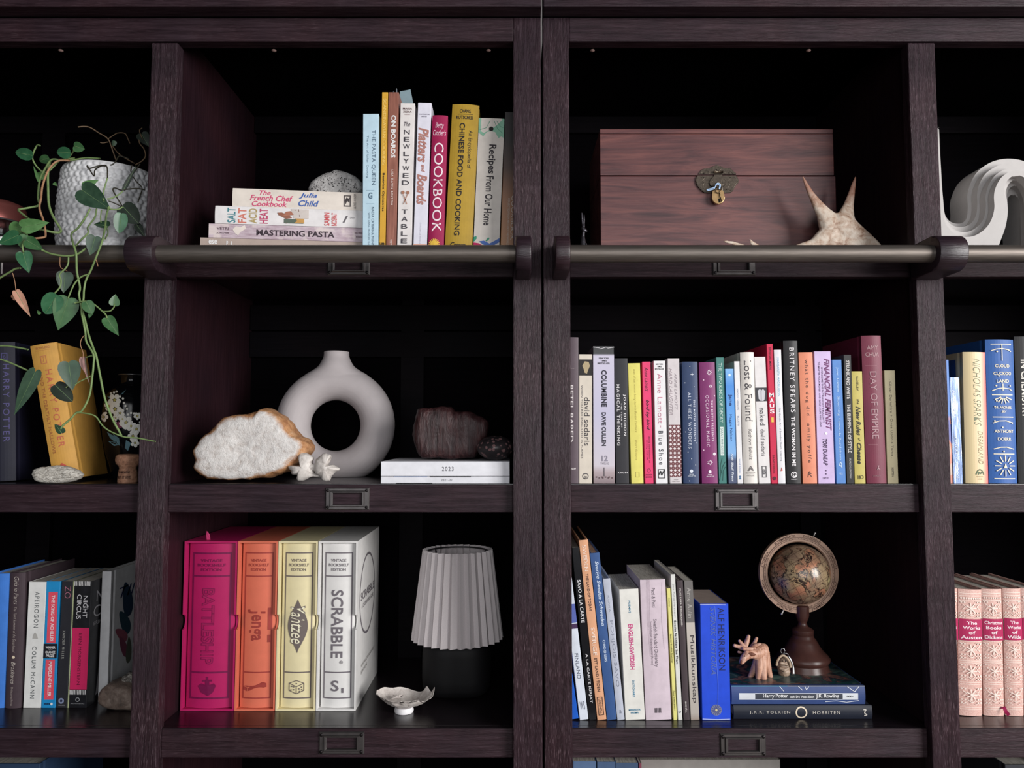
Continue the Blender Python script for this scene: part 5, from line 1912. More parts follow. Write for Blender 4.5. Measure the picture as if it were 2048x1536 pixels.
# pale shell flakes lying in the bowl
for k, (ax, ay, L, an) in enumerate(((-0.012, -0.004, 0.024, 0.2), (-0.006, 0.004, 0.02, 1.3), (-0.016, 0.006, 0.016, 2.3))):
    c_, s_ = math.cos(an), math.sin(an)
    mesh_obj('shell_flake', [(ax - L / 2 * c_, ay - L / 2 * s_, 0.0225), (ax + 0.003 * s_, ay - 0.003 * c_, 0.0255), (ax + L / 2 * c_, ay + L / 2 * s_, 0.024), (ax - 0.003 * s_, ay + 0.003 * c_, 0.0265)], [(0, 1, 2, 3)], mat((214, 204, 198), 0.5), oy)

# ------------------------------------------------------------------ ring vase
YV = 1.49
vz = Z2T
vpx, vpy = 671.0, 851.0
mv = MPP(YV)
cv_ = P(vpx, vpy, YV)
VASE = mat((188, 180, 181), 0.62, 0, 0.03, 0.35)
bm = bmesh.new()
Rr, rr = 84.5 * mv, 34 * mv
nu, nv = 72, 28
vv = [[bm.verts.new((cv_.x + (Rr + rr * math.cos(b)) * math.cos(a), YV + rr * 1.12 * math.sin(b), cv_.z + (Rr + rr * math.cos(b)) * math.sin(a))) for b in [2 * math.pi * j / nv for j in range(nv)]] for a in [2 * math.pi * i / nu for i in range(nu)]]
for i in range(nu):
    for j in range(nv):
        bm.faces.new((vv[i][j], vv[(i + 1) % nu][j], vv[(i + 1) % nu][(j + 1) % nv], vv[i][(j + 1) % nv]))
prof = [(40, -82), (74, -90), (70, -95), (60, -103), (50, -108.5), (41, -114), (35, -119), (30.5, -126), (26.5, -134), (25, -140), (25, -147)]
rings = []
for r_, dy in prof:
    rings.append([bm.verts.new((cv_.x + r_ * mv * math.cos(2 * math.pi * k / 40), YV + min(r_, 30 + 0.08 * r_) * mv * math.sin(2 * math.pi * k / 40), cv_.z - dy * mv)) for k in range(40)])
for a, b in zip(rings, rings[1:]):
    for k in range(40):
        bm.faces.new((a[k], a[(k + 1) % 40], b[(k + 1) % 40], b[k]))
bm.faces.new(list(reversed(rings[0])))
bm.faces.new(rings[-1])
bmesh.ops.recalc_face_normals(bm, faces=bm.faces)
me = bpy.data.meshes.new('vase_raw')
bm.to_mesh(me)
bm.free()
tmp = bpy.data.objects.new('tmp', me)
COL.objects.link(tmp)
m_ = tmp.modifiers.new('r', 'REMESH')
m_.mode = 'VOXEL'
m_.voxel_size = 0.0016
s_ = tmp.modifiers.new('s', 'SMOOTH')
s_.iterations = 14
dg = bpy.context.evaluated_depsgraph_get()
me2 = bpy.data.meshes.new_from_object(tmp.evaluated_get(dg))
bpy.data.objects.remove(tmp)
vase = empty('ring_vase', (cv_.x, YV, vz), 'matt grey ring-shaped vase with a hole through its middle', 'vase')
me2.materials.clear()
me2.materials.append(VASE)
me2.polygons.foreach_set('use_smooth', [True] * len(me2.polygons))
zlow = vz + 0.0003
for v in me2.vertices:
    if v.co.z < zlow:
        v.co.z = zlow
    v.co = v.co - vase.location
link(bpy.data.objects.new('vase_body', me2), vase)
zt_ = cv_.z + 147 * mv
tube('vase_lip', [(cv_.x + 22.8 * mv * math.cos(a), YV + 22.8 * mv * math.sin(a), zt_ - 0.001) for a in [2 * math.pi * k / 32 for k in range(33)]], 0.0022, VASE, vase, 8, 1)
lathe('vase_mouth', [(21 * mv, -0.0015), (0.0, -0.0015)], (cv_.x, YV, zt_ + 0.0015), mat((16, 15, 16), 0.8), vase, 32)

# ------------------------------------------------------------------ stones
def stone_mat(name, stops, scale, rough=0.7, bump=0.6, dist=0.003, speck=None, stretch=(1, 1, 1)):
    t = NT(name)
    v = t.mapping(stretch)
    f = t.noise(v, scale, 8, 0.66, 0.3)
    c = t.ramp(f, stops)
    if speck:
        vo = t.n('TexVoronoi')
        vo.inputs['Scale'].default_value = speck[0]
        t.l(v, vo.inputs['Vector'])
        nn = t.noise(v, speck[0] * 0.7, 4)
        mm = t.n('Math', operation='ADD')
        t.l(vo.outputs['Distance'], mm.inputs[0])
        t.l(nn, mm.inputs[1])
        c = t.mix(t.ramp(mm.outputs[0], [(speck[2], (1, 1, 1)), (speck[2] + 0.08, (0, 0, 0))]), c, rgb(speck[1]))
    t.color(c)
    t.bump(f, bump, dist)
    t.set(Roughness=rough)
    return t.m


def quartz_mat():
    """white crystalline face, rusty rind: the rind follows the rim of the stone itself"""
    t = NT('quartz_with_rind')
    v = t.mapping((1, 1, 1))
    f = t.noise(v, 80, 8, 0.72)
    f2 = t.noise(v, 30, 5, 0.6, 0.6)
    white = t.ramp(f, [(0.3, rgb((196, 184, 176))), (0.48, rgb((228, 222, 218))), (0.7, rgb((246, 243, 240)))])
    rind = t.ramp(f, [(0.3, rgb((150, 92, 56))), (0.55, rgb((204, 150, 104))), (0.75, rgb((226, 190, 156)))])
    at = t.n('Attribute')
    at.attribute_name = 'rind'
    mm = t.n('Math', operation='ADD')
    t.l(at.outputs['Fac'], mm.inputs[0])
    sc_ = t.n('Math', operation='MULTIPLY_ADD')
    t.l(f2, sc_.inputs[0])
    sc_.inputs[1].default_value = 0.9
    sc_.inputs[2].default_value = -0.45
    t.l(sc_.outputs[0], mm.inputs[1])
    t.color(t.mix(t.ramp(mm.outputs[0], [(0.50, (0, 0, 0)), (0.72, (1, 1, 1))]), white, rind))
    t.bump(f, 0.8, 0.006)
    t.set(Roughness=0.5)
    return t.m


YQ = 1.285
qo = [(376, 905), (384, 885), (395, 873), (412, 862), (425, 848), (440, 833), (462, 827), (490, 826), (508, 820), (516, 813), (530, 817), (548, 826), (556, 828), (568, 840), (578, 858), (588, 872), (600, 876), (610, 884), (616, 893), (612, 906), (598, 920), (586, 930), (574, 940), (552, 950), (530, 957), (480, 962), (430, 963), (402, 961), (390, 950), (380, 938), (381, 925)]
qz = blob('quartz_rock', qo, YQ, 0.12, quartz_mat(), None, n=140, amp=0.0060, freq=50, flat_z=Z2T + 0.0004,
          prof=[(0.04, 0.04, 0), (0.035, 0.2, 0), (0.03, 0.36, 0), (0.02, 0.52, 0), (0.02, 0.66, 0), (0.03, 0.79, 0), (0.05, 0.885, 0), (0.09, 0.94, 0), (0.16, 0.975, 0), (0.3, 1.0, 0), (0.55, 0.96, 0), (0.8, 0.8, 0), (0.95, 0.5, 0), (1.0, 0.12, 0)], seed=2.0)
at = qz.data.attributes.new('rind', 'FLOAT', 'POINT')
sv = [0.14, 0.16, 0.2, 0.24, 0.3, 0.42, 0.6, 0.78, 0.95, 1, 1, 1, 1, 1]
vals = []
for j in range(14):
    for i in range(140):
        vals.append(sv[j])
at.data.foreach_set('value', vals)
tag(qz, 'large white quartz rock with rusty orange rind before the ring vase', 'rock')

GRAN = stone_mat('speckled_granite', [(0.3, rgb((150, 146, 144))), (0.5, rgb((200, 196, 194))), (0.7, rgb((222, 220, 218)))], 120, 0.6, 0.5, 0.003, (300, (44, 42, 44), 0.74))
go = [(x_, y_ - 8) for x_, y_ in ((608, 376), (612, 366), (622, 358), (636, 350), (652, 344), (668, 338), (682, 339), (698, 345), (712, 352), (720, 362), (722, 374), (719, 382), (700, 392), (640, 402), (612, 394))]
gr = blob('granite_stone', go, 1.36, 0.075, GRAN, None, n=90, amp=0.003, freq=80, flat_z=ZTOP_STACK, seed=5.0)
zmin = min((v.co.z for v in gr.data.vertices))
for v in gr.data.vertices:
    v.co.z += ZTOP_STACK - zmin
tag(gr, 'black and white speckled stone on the lying cookbook stack', 'rock')

BROWN = stone_mat('brown_stone', [(0.3, rgb((78, 66, 60))), (0.5, rgb((118, 100, 90))), (0.75, rgb((160, 144, 132)))], 70, 0.6, 0.7, 0.004)
yb_ = PZ(220, 1424, Z3T).y
bo = [(185, 1412), (186, 1398), (196, 1384), (208, 1373), (224, 1370), (244, 1373), (262, 1380), (280, 1392), (288, 1408), (284, 1420), (262, 1427), (225, 1426), (200, 1421)]
br = blob('brown_stone', bo, yb_, 0.07, BROWN, None, n=70, amp=0.005, freq=40, flat_z=Z3T + 0.0004, seed=8.0)
tag(br, 'angular brown stone leaning at the left upright', 'rock')
PYR = stone_mat('pyrite_crystal', [(0.3, rgb((40, 38, 38))), (0.5, rgb((110, 104, 98))), (0.65, rgb((206, 200, 190)))], 240, 0.3, 0.9, 0.004)
po = [(239, 1362), (243, 1352), (252, 1347), (264, 1350), (272, 1362), (270, 1376), (258, 1384), (246, 1383), (240, 1374)]
pr = blob('crystal_cluster', po, yb_ + 0.022, 0.028, PYR, None, n=60, amp=0.006, freq=150, seed=12.0)
tag(pr, 'small glittering grey crystal cluster on top of the brown stone', 'mineral')


def petrified():
    t = NT('petrified_wood')
    f = t.noise(t.mapping((1, 1, 0.16)), 80, 7, 0.65, 0.5)
    f2 = t.noise(t.mapping((1, 1, 1)), 40, 4)
    a = t.ramp(f, [(0.3, rgb((26, 12, 14))), (0.5, rgb((58, 32, 34))), (0.66, rgb((84, 52, 52))), (0.8, rgb((104, 80, 80)))])
    t.color(t.mix(t.ramp(f2, [(0.55, (0, 0, 0)), (0.75, (0.6, 0.6, 0.6))]), a, rgb((50, 40, 42))))
    t.bump(f, 0.9, 0.006)
    t.set(Roughness=0.4)
    return t.m


# ------------------------------------------------------------------ photo books and what stands on them
GP = 'photo books on the middle shelf'
YPH = 1.272
p = lie('photo_book', 'thin white photo book under the one dated 2023', 762, 1019, 962, 948, YPH, Z2T, 0.2, (224, 224, 230), GP, hard=True, bulge=0.0, thick=0.0115)
p.text('2021-22', 0.5, 0.3, 0.47, 0.555, (90, 90, 96), 's')
p.rect(0.9, 1.0, 0.38, 0.70, (44, 46, 50))
p.rect(0.0, 0.10, 0.12, 0.40, (36, 38, 40))
p.rect(0.9, 1.0, 0.1, 0.36, (180, 194, 226))
zt = p.top
p = lie('photo_book', 'thick white photo book dated 2023 beneath the petrified wood', 762, 1019, 946, 917, YPH, zt, 0.2, (228, 228, 234), GP, hard=True, bulge=0.0, thick=0.0238)
p.text('2023', 0.5, 0.3, 0.475, 0.565, (84, 84, 90), 's')
ZPH = p.top
pw = [(823, 868), (826, 850), (830, 832), (833, 818), (838, 812), (868, 811), (900, 812), (906, 820), (926, 820), (944, 822), (960, 832), (974, 840), (976, 852), (972, 872), (962, 890), (952, 912), (946, 916), (840, 916), (830, 900)]
pt = blob('petrified_wood', pw, 1.345, 0.10, petrified(), None, n=100, amp=0.0035, freq=70, flat_z=ZPH, seed=15.0,
          prof=[(0.0, 0.05, 0), (0.0, 0.3, 0), (0.0, 0.55, 0), (0.01, 0.78, 0), (0.04, 0.93, 0), (0.12, 0.99, 0), (0.45, 1.0, 0), (0.8, 0.93, 0), (0.95, 0.6, 0), (1.0, 0.1, 0)])
zmin = min(v.co.z for v in pt.data.vertices)
for v in pt.data.vertices:
    v.co.z += (ZPH - zmin) + 0.0003
tag(pt, 'dark red blocky piece of petrified wood on the white photo books', 'rock')
EGG = stone_mat('porphyry_pebble', [(0.3, rgb((38, 34, 36))), (0.7, rgb((56, 50, 52)))], 60, 0.35, 0.1, 0.001, (130, (132, 100, 100), 0.80))
eo = [(952 + 38 + 38 * math.cos(a), 890 + 25 * math.sin(a)) for a in [2 * math.pi * k / 40 for k in range(40)]]
eg = blob('speckled_pebble', eo, 1.30, 0.055, EGG, None, n=64, amp=0.0005, freq=50,
          prof=[(0.0, 0.04, 0), (0.02, 0.22, 0), (0.06, 0.42, 0), (0.13, 0.64, 0), (0.25, 0.85, 0), (0.4, 0.97, 0), (0.5, 1.0, 0), (0.6, 0.97, 0), (0.75, 0.85, 0), (0.87, 0.64, 0), (0.94, 0.42, 0), (0.98, 0.22, 0), (1.0, 0.04, 0)])
zmin = min(v.co.z for v in eg.data.vertices)
for v in eg.data.vertices:
    v.co.z += (ZPH - zmin) + 0.0002
tag(eg, 'smooth dark egg-shaped pebble with pink spots on the photo books', 'rock')

# fossil coral
YU = 1.270
CORAL = NT('fossil_coral')
f = CORAL.noise(CORAL.mapping((1, 1, 2.2), rot=(0, 0.5, 0)), 150, 5, 0.6, 0.9)
CORAL.color(CORAL.ramp(f, [(0.32, rgb((110, 104, 98))), (0.48, rgb((190, 184, 174))), (0.7, rgb((224, 220, 212)))]))
CORAL.bump(f, 0.9, 0.004)
CORAL.set(Roughness=0.75)
co = [(55, 945), (60, 936), (72, 931), (84, 930), (96, 928), (112, 928), (128, 929), (142, 934), (153, 941), (158, 947), (152, 954), (138, 959), (120, 963), (80, 962), (62, 958)]
cr = blob('fossil_coral', co, YU, 0.032, CORAL.m, None, n=80, amp=0.002, freq=120, flat_z=Z2T + 0.0004, seed=20.0)
zmin = min(v.co.z for v in cr.data.vertices)
for v in cr.data.vertices:
    v.co.z += Z2T + 0.0004 - zmin
tag(cr, 'flat oval white ridged coral stone before the leaning mustard book', 'rock')

# ------------------------------------------------------------------ bone
BONE = stone_mat('weathered_bone', [(0.3, rgb((168, 160, 154))), (0.5, rgb((208, 200, 194))), (0.7, rgb((226, 220, 214)))], 110, 0.6, 0.4, 0.002)
YBn = 1.277


def ch(pts, Y, s=1.0):
    out = []
    for q in pts:
        y = Y + (q[3] if len(q) > 3 else 0.0)
        w_ = P(q[0], q[1], y)
        out.append((w_.x, w_.y, w_.z, q[2] * MPP(y) * s))
    return out




def BX(pts):
    return [(560 + a / 14.63, 880 + b / 14.63) for a, b in pts]


bone = empty('vertebra_bone', (P(627, 960, YBn).x, YBn + 0.012, Z2T), 'small bleached bone with jutting lobes beside the quartz rock', 'bone')
lobe_a = [(490, 480), (540, 390), (640, 370), (720, 380), (830, 440), (920, 500), (935, 560), (900, 650), (920, 800), (950, 980), (900, 1010), (860, 1080), (740, 1160), (600, 1210), (470, 1225), (430, 1170), (450, 1090), (520, 1050), (440, 1050), (290, 1040), (250, 990), (270, 930), (200, 850), (175, 790), (200, 755), (420, 760), (640, 750), (660, 680), (620, 600), (560, 520)]
lobe_b = [(990, 580), (1060, 520), (1140, 480), (1200, 410), (1280, 395), (1340, 420), (1420, 430), (1440, 510), (1390, 540), (1330, 580), (1300, 650), (1310, 720), (1400, 740), (1520, 730), (1600, 780), (1700, 840), (1690, 900), (1620, 930), (1540, 980), (1460, 1060), (1420, 1130), (1400, 1200), (1300, 1225), (1200, 1200), (1150, 1110), (1080, 1040), (1000, 1020), (940, 900), (940, 820), (970, 700)]
BPROF = [(0.0, 0.06, 0), (0.02, 0.25, 0), (0.08, 0.5, 0), (0.16, 0.72, 0), (0.26, 0.88, 0), (0.4, 0.98, 0), (0.55, 1.0, 0), (0.75, 0.94, 0), (0.9, 0.7, 0), (1.0, 0.15, 0)]
for outl, dy_, sd in ((lobe_a, 0.006, 3.0), (lobe_b, 0.0, 7.0)):
    o_ = blob('bone_lobe', BX(outl), YBn + dy_, 0.026, BONE, bone, n=100, amp=0.0012, freq=130, prof=BPROF, seed=sd)
    lowest = min(v.co.z for v in o_.data.vertices)
    for v in o_.data.vertices:
        v.co.z += max(0.0, 0.0004 - lowest)
organic('bone_bridge', [ch([(612, 936, 8), (624, 934, 7), (640, 936, 9)], YBn + 0.016), ch([(606, 954, 4), (626, 950, 3.5), (644, 952, 4)], YBn + 0.016)], BONE, bone, 0.0009, 3)

# ------------------------------------------------------------------ wooden chest
YC = 1.385


def chest_wood():
    t = NT('reddish_walnut')
    f0 = t.noise(t.mapping((0.35, 1, 1)), 8, 4, 0.55, 1.2)
    mid = t.noise(t.mapping((0.10, 1, 1)), 46, 5, 0.6, 1.6)
    fine = t.noise(t.mapping((0.05, 1, 1)), 420, 4, 0.6)
    a = t.ramp(mid, [(0.28, rgb((68, 41, 44))), (0.45, rgb((98, 59, 59))), (0.6, rgb((118, 73, 69))), (0.78, rgb((146, 94, 82)))])
    b = t.ramp(f0, [(0.3, (0.66, 0.62, 0.68)), (0.7, (1.1, 1.04, 1.0))])
    c = t.mix(1.0, a, b, 'MULTIPLY')
    d = t.ramp(fine, [(0.3, (0.86, 0.86, 0.88)), (0.7, (1.05, 1.05, 1.05))])
    t.color(t.mix(1.0, c, d, 'MULTIPLY'))
    t.bump(fine, 0.15, 0.001)
    t.set(Roughness=0.42)
    return t.m


CW = chest_wood()
cx0, cx1 = P(1200, 300, YC).x, P(1667, 300, YC).x
chest = empty('wooden_chest', ((cx0 + cx1) / 2, YC, Z1T), 'reddish wooden keepsake chest with ornate metal clasp and padlock', 'chest')
zs = P(1434, 351, YC).z
ztop_ = P(1434, 258, YC).z
box('chest_body', cx0 + 0.0005, cx1 + 0.003, YC + 0.0015, YC + 0.19, Z1T + 0.0004, zs - 0.0006, CW, chest, 0.0012)
box('chest_lid', cx0, cx1, YC, YC + 0.192, zs + 0.0006, ztop_ - 0.009, CW, chest, 0.0012)
box('lid_edge', cx0, cx1, YC - 0.0003, YC + 0.192, ztop_ - 0.0085, ztop_, CW, chest, 0.0012)
BRASS = mat((78, 70, 62), 0.42, 0.85, 0.3, 0.5, 300)
GOLDB = mat((166, 136, 96), 0.34, 0.8, 0.15, 0.5, 120)


def LP(x, y):          # clasp drawing: crop coordinates of the close-up to photo pixels
    return (1380 + x / 15.36, 320 + y / 15.36)


def clasp_poly(pts):
    out = []
    for x, y in pts:
        q = P(*LP(x, y), YC)
        out.append((q.x, q.z))
    return out


up = [(240, 452), (300, 380), (350, 310), (430, 272), (520, 280), (610, 268), (700, 195), (735, 215), (825, 158), (900, 215), (935, 195), (1030, 262), (1130, 258), (1230, 268), (1310, 330), (1360, 400), (1412, 418), (1405, 458)]
lo = [(230, 482), (1400, 482), (1460, 560), (1490, 640), (1470, 720), (1400, 800), (1350, 880), (1310, 960), (1250, 1010), (1060, 1020), (600, 1020), (430, 1015), (340, 940), (280, 870), (235, 830), (180, 720), (165, 630), (185, 540)]
prism('clasp_upper_plate', clasp_poly(up), YC - 0.0022, YC, BRASS, chest, 0.0005, 1)
prism('clasp_lower_plate', clasp_poly(lo), YC - 0.0022, YC + 0.0012, BRASS, chest, 0.0005, 1)
hs = [(720, 470), (980, 470), (950, 540), (1030, 600), (1090, 700), (1060, 800), (960, 860), (840, 880), (700, 860), (600, 810), (570, 720), (610, 640), (650, 580), (730, 530)]
hasp = prism('hasp', clasp_poly(hs), YC - 0.0048, YC - 0.0026, BRASS, chest, 0.0006, 1)
q = P(*LP(850, 395), YC)
tube('hinge_pin', [(q.x - 0.0085, YC - 0.0045, q.z), (q.x + 0.0085, YC - 0.0045, q.z)], 0.0021, mat((140, 122, 104), 0.3, 0.9), chest, 10, 1)
for x, y in ((822, 295), (430, 412), (1205, 400), (418, 540), (1235, 540), (1115, 905)):
    q = P(*LP(x, y), YC - 0.0024)
    bm = bmesh.new()
    bmesh.ops.create_uvsphere(bm, u_segments=8, v_segments=6, radius=0.0009, matrix=Matrix.Translation(q - chest.location))
    bm_obj('rivet', bm, mat((22, 20, 20), 0.5, 0.6), chest, True)
curls = [[(260, 560), (330, 520), (430, 560), (380, 640), (430, 700), (400, 800), (450, 900), (560, 960)], [(200, 640), (250, 760), (330, 860), (420, 960)], [(1400, 560), (1330, 530), (1230, 570), (1180, 640), (1220, 740), (1170, 860), (1250, 940)], [(1460, 650), (1400, 760), (1320, 860)], [(330, 420), (430, 330), (560, 340), (590, 410), (520, 440)], [(1330, 430), (1240, 340), (1110, 340), (1060, 410), (1120, 440)], [(700, 250), (820, 210), (940, 260), (900, 330), (760, 330)], [(650, 690), (740, 640), (760, 760), (690, 790)], [(940, 640), (1030, 700), (980, 790)]]
RELIEF = mat((112, 102, 92), 0.38, 0.85, 0.2)
for c_ in curls:
    yy = YC - 0.0024 if not (560 < c_[0][0] < 1000 and c_[0][1] > 600) else YC - 0.005
    tube('engraved_scroll', [P(*LP(x, y), yy) for x, y in c_], 0.00045, RELIEF, chest, 6, 4)
# padlock, key and string
lock = empty('padlock', (P(*LP(870, 1300), YC).x, YC - 0.009, P(*LP(870, 1340), YC).z), 'small brass padlock hanging from the chest clasp', 'padlock')
sh_ = [(690, 940), (760, 915), (860, 905), (970, 915), (1030, 940), (1050, 1050), (1072, 1150), (1050, 1240), (980, 1320), (880, 1355), (780, 1325), (700, 1250), (675, 1160), (690, 1050)]
yk = YC - 0.0105


def lockpoly(pts, y):
    return [(P(*LP(a, b), y).x, P(*LP(a, b), y).z) for a, b in pts]


prism('lock_body', lockpoly(sh_, yk), yk, yk + 0.0048, GOLDB, lock, 0.0008, 2)
tube('shackle', [P(*LP(x, y), yk + 0.0024) for x, y in ((740, 960), (745, 860), (800, 740), (870, 690), (950, 760), (985, 860), (990, 960))], 0.0011, mat((150, 140, 124), 0.3, 0.9), lock, 8, 5)
prism('keyhole', lockpoly([(850, 1230), (870, 1195), (910, 1190), (935, 1230), (915, 1260), (925, 1310), (870, 1310), (880, 1260)], yk - 0.0002), yk - 0.0002, yk + 0.0005, mat((14, 12, 12), 0.6), lock)
key = empty('key', (P(*LP(860, 930), yk).x, yk - 0.003, P(*LP(860, 1300), yk).z), 'little dark bronze key hanging across the padlock', 'key')
KM = mat((96, 80, 62), 0.35, 0.85)
tube('key_bow', [P(*LP(860 + 75 * math.cos(a), 935 + 75 * math.sin(a)), yk - 0.0022) for a in [2 * math.pi * k / 20 for k in range(21)]], 0.0009, KM, key, 7, 1)
tube('key_shaft', [P(*LP(905, 1010), yk - 0.0022), P(*LP(960, 1270), yk - 0.0022)], 0.001, KM, key, 8, 1)
prism('key_bit', lockpoly([(925, 1215), (965, 1205), (990, 1270), (935, 1285)], yk - 0.0025), yk - 0.0028, yk - 0.0016, KM, key)
st_ = tube('string_loop', [P(*LP(x, y), yk - 0.0032 + 0.0012 * (i % 2)) for i, (x, y) in enumerate(((510, 915), (600, 890), (700, 860), (770, 820), (800, 740), (870, 715), (930, 760), (920, 850), (890, 890), (905, 800), (860, 740), (790, 790), (740, 880), (640, 920), (530, 940)))], 0.00095, mat((164, 190, 222), 0.8), None, 7, 4)
tag(st_, 'pale blue string tied through the key above the padlock', 'string')

# ------------------------------------------------------------------ antler
ANT = NT('antler_bone')
v_ = ANT.mapping((1, 1, 1))
f = ANT.noise(v_, 60, 7, 0.7, 0.4)
g = ANT.n('SeparateXYZ')
ANT.l(ANT.tc.outputs['Generated'], g.inputs[0])
body = ANT.ramp(f, [(0.36, rgb((142, 106, 84))), (0.46, rgb((190, 164, 144))), (0.58, rgb((212, 196, 180))), (0.75, rgb((222, 208, 194)))])
ANT.color(ANT.mix(ANT.ramp(g.outputs[2], [(0.58, (0, 0, 0)), (0.82, (0.85, 0.85, 0.85))]), body, rgb((142, 92, 72))))
ANT.bump(f, 0.4, 0.002)
ANT.set(Roughness=0.5)
YA = 1.335
ant = organic('antler', [
    ch([(1606, 354, 2.2), (1612, 368, 4.5), (1622, 388, 7), (1634, 408, 11), (1648, 428, 16), (1662, 450, 26)], YA),
    ch([(1711, 354, 2.2), (1707, 370, 5), (1702, 392, 8), (1697, 412, 11), (1692, 432, 17), (1686, 452, 28)], YA),
    ch([(1668, 452, 26), (1684, 452, 30), (1700, 466, 28), (1724, 478, 20), (1748, 490, 12), (1762, 502, 8)], YA),
    ch([(1672, 456, 26), (1656, 474, 24), (1630, 492, 16), (1590, 502, 12), (1540, 504, 9), (1500, 502, 8)], YA),
    ch([(1632, 500, 16), (1665, 486, 26), (1695, 488, 26), (1730, 498, 18), (1756, 506, 10)], YA),
    ch([(1500, 479, 2), (1504, 486, 4.5), (1514, 494, 6.5), (1530, 503, 8)], YA - 0.004),
    ch([(1450, 483, 3), (1466, 486, 4), (1486, 494, 6), (1506, 502, 7.5)], YA - 0.004),
], ANT.m, None, voxel=0.0013, smooth=10, flat=0.55)
zmin = min(v.co.z for v in ant.data.vertices)
for v in ant.data.vertices:
    if v.co.z < Z1T + 0.0004:
        v.co.z = Z1T + 0.0004
tag(ant, 'pale two-tined antler piece lying before the wooden chest', 'antler')

# ------------------------------------------------------------------ pewter rabbit
YR = 1.32
PEW = mat((70, 68, 74), 0.32, 0.7, 0.2, 0.5, 200)
rab = organic('rabbit_figurine', [
    ch([(1163.5, 426, 1.3), (1164, 436, 1.9), (1165, 448, 1.7), (1166, 453, 2.5)], YR),
    ch([(1168, 430, 1.3), (1168.3, 438, 1.8), (1168, 448, 1.7), (1167.5, 453, 2.5)], YR),
    ch([(1166, 457, 4.2), (1168.5, 461, 4.6), (1172, 462, 2.8)], YR),
    ch([(1167, 464, 3.0), (1166, 474, 3.6), (1166, 484, 5.5), (1167, 496, 7.0), (1168, 512, 8)], YR),
    ch([(1172, 487, 1.6), (1173, 496, 3), (1174, 512, 4)], YR - 0.004),
], PEW, None, voxel=0.0005, smooth=4)
for v in rab.data.vertices:
    if v.co.z < Z1T + 0.0004:
        v.co.z = Z1T + 0.0004
tag(rab, 'slim dark pewter rabbit figurine with tall ears beside the chest', 'figurine')

# ------------------------------------------------------------------ white wave sculpture
PLAS = mat((184, 180, 178), 0.7, 0, 0.03, 0.3)
YW = 1.352
wv = empty('wave_sculpture', (P(1960, 480, YW).x, YW, Z1T), 'white plaster sculpture of flowing stepped waves beside the upright', 'sculpture')
zb_px = 240 + 5.91


def WP(x, y, Y):
    q = P(1860 + x / 5.91, 240 + y / 5.91, Y)
    return (q.x, max(q.z, Z1T + 0.0004))


ROD = [(88, 95), (104, 96), (112, 130), (124, 420), (140, 760), (160, 1000)]
Cs = [
    ROD + [(170, 1090), (195, 1155), (250, 1208), (330, 1225), (395, 1208), (435, 1150), (447, 1030), (440, 900), (468, 780), (528, 655), (620, 560), (745, 490), (880, 460), (1000, 462), (1120, 490), (1290, 570), (1420, 720), (1480, 930), (1490, 1200), (1490, 1800)],
    ROD + [(166, 1080), (185, 1165), (250, 1235), (330, 1265), (420, 1255), (500, 1205), (548, 1110), (560, 980), (556, 880), (582, 760), (652, 640), (760, 560), (880, 516), (1000, 510), (1120, 528), (1270, 605), (1390, 740), (1450, 940), (1460, 1200), (1460, 1800)],
    ROD + [(163, 1070), (178, 1180), (240, 1260), (330, 1315), (450, 1320), (560, 1262), (636, 1160), (660, 1020), (656, 900), (690, 775), (765, 660), (870, 592), (1000, 560), (1120, 572), (1240, 640), (1350, 760), (1415, 950), (1430, 1200), (1430, 1800)],
    ROD + [(160, 1060), (172, 1190), (230, 1290), (340, 1370), (500, 1375), (630, 1305), (718, 1195), (760, 1050), (756, 900), (776, 800), (835, 690), (920, 622), (1010, 596), (1120, 606), (1220, 670), (1315, 780), (1380, 960), (1395, 1200), (1395, 1800)],
]
LEG = [(1100, 1800), (1098, 1465), (1078, 1150), (1056, 985), (1030, 905), (990, 880), (945, 895), (918, 940)]
Ds = [
    [(1098, 1800), (1098, 1465), (1078, 1150), (1060, 990), (1035, 910), (990, 882), (945, 893), (920, 930), (915, 985)],
    [(1160, 1800), (1156, 1300), (1140, 1000), (1115, 870), (1070, 800), (1010, 775), (950, 800), (910, 870), (912, 960)],
    [(1215, 1800), (1212, 1300), (1196, 980), (1160, 830), (1100, 740), (1020, 702), (940, 745), (895, 850), (908, 940)],
    [(1275, 1800), (1272, 1300), (1256, 980), (1210, 800), (1130, 690), (1010, 652), (915, 715), (872, 830), (900, 930)],
]
TAIL = [(917, 1010), (918, 1110), (890, 1270), (820, 1465), (700, 1800)]
BASE = [(132, 1800), (128, 1340), (112, 900), (96, 420), (84, 110)]
for k in range(4):
    top = [(q.x, q.y) for q in catmull([Vector((a, b, 0)) for a, b in Cs[k]], 5)]
    inner = [(q.x, q.y) for q in catmull([Vector((a, b, 0)) for a, b in Ds[k] + TAIL], 5)]
    loop = top + inner + BASE
    front = YW - 0.017 * k
    pts = [WP(a, b, front) for a, b in loop]
    clean = []
    for q in pts:
        if not clean or (abs(q[0] - clean[-1][0]) + abs(q[1] - clean[-1][1])) > 3e-4:
            clean.append(q)
    prism('wave_layer', clean, front, YW + 0.055 if k == 0 else YW - 0.017 * (k - 1) + 0.002, PLAS, wv, 0.0016, 2)

# ------------------------------------------------------------------ globe
gb = PZ(1606, 1340, ZT_HP)
YG = gb.y + 0.012
gx = XAT(1607, YG, ZT_HP)
globe = empty('desk_globe', (gx, YG, ZT_HP), 'antique style desk globe in a lettered ring on a turned wood stand', 'globe')
mg = MPP(YG)
zbase_px = 1343.0


def gz(py):
    return P(1607, py, YG).z - ZT_HP


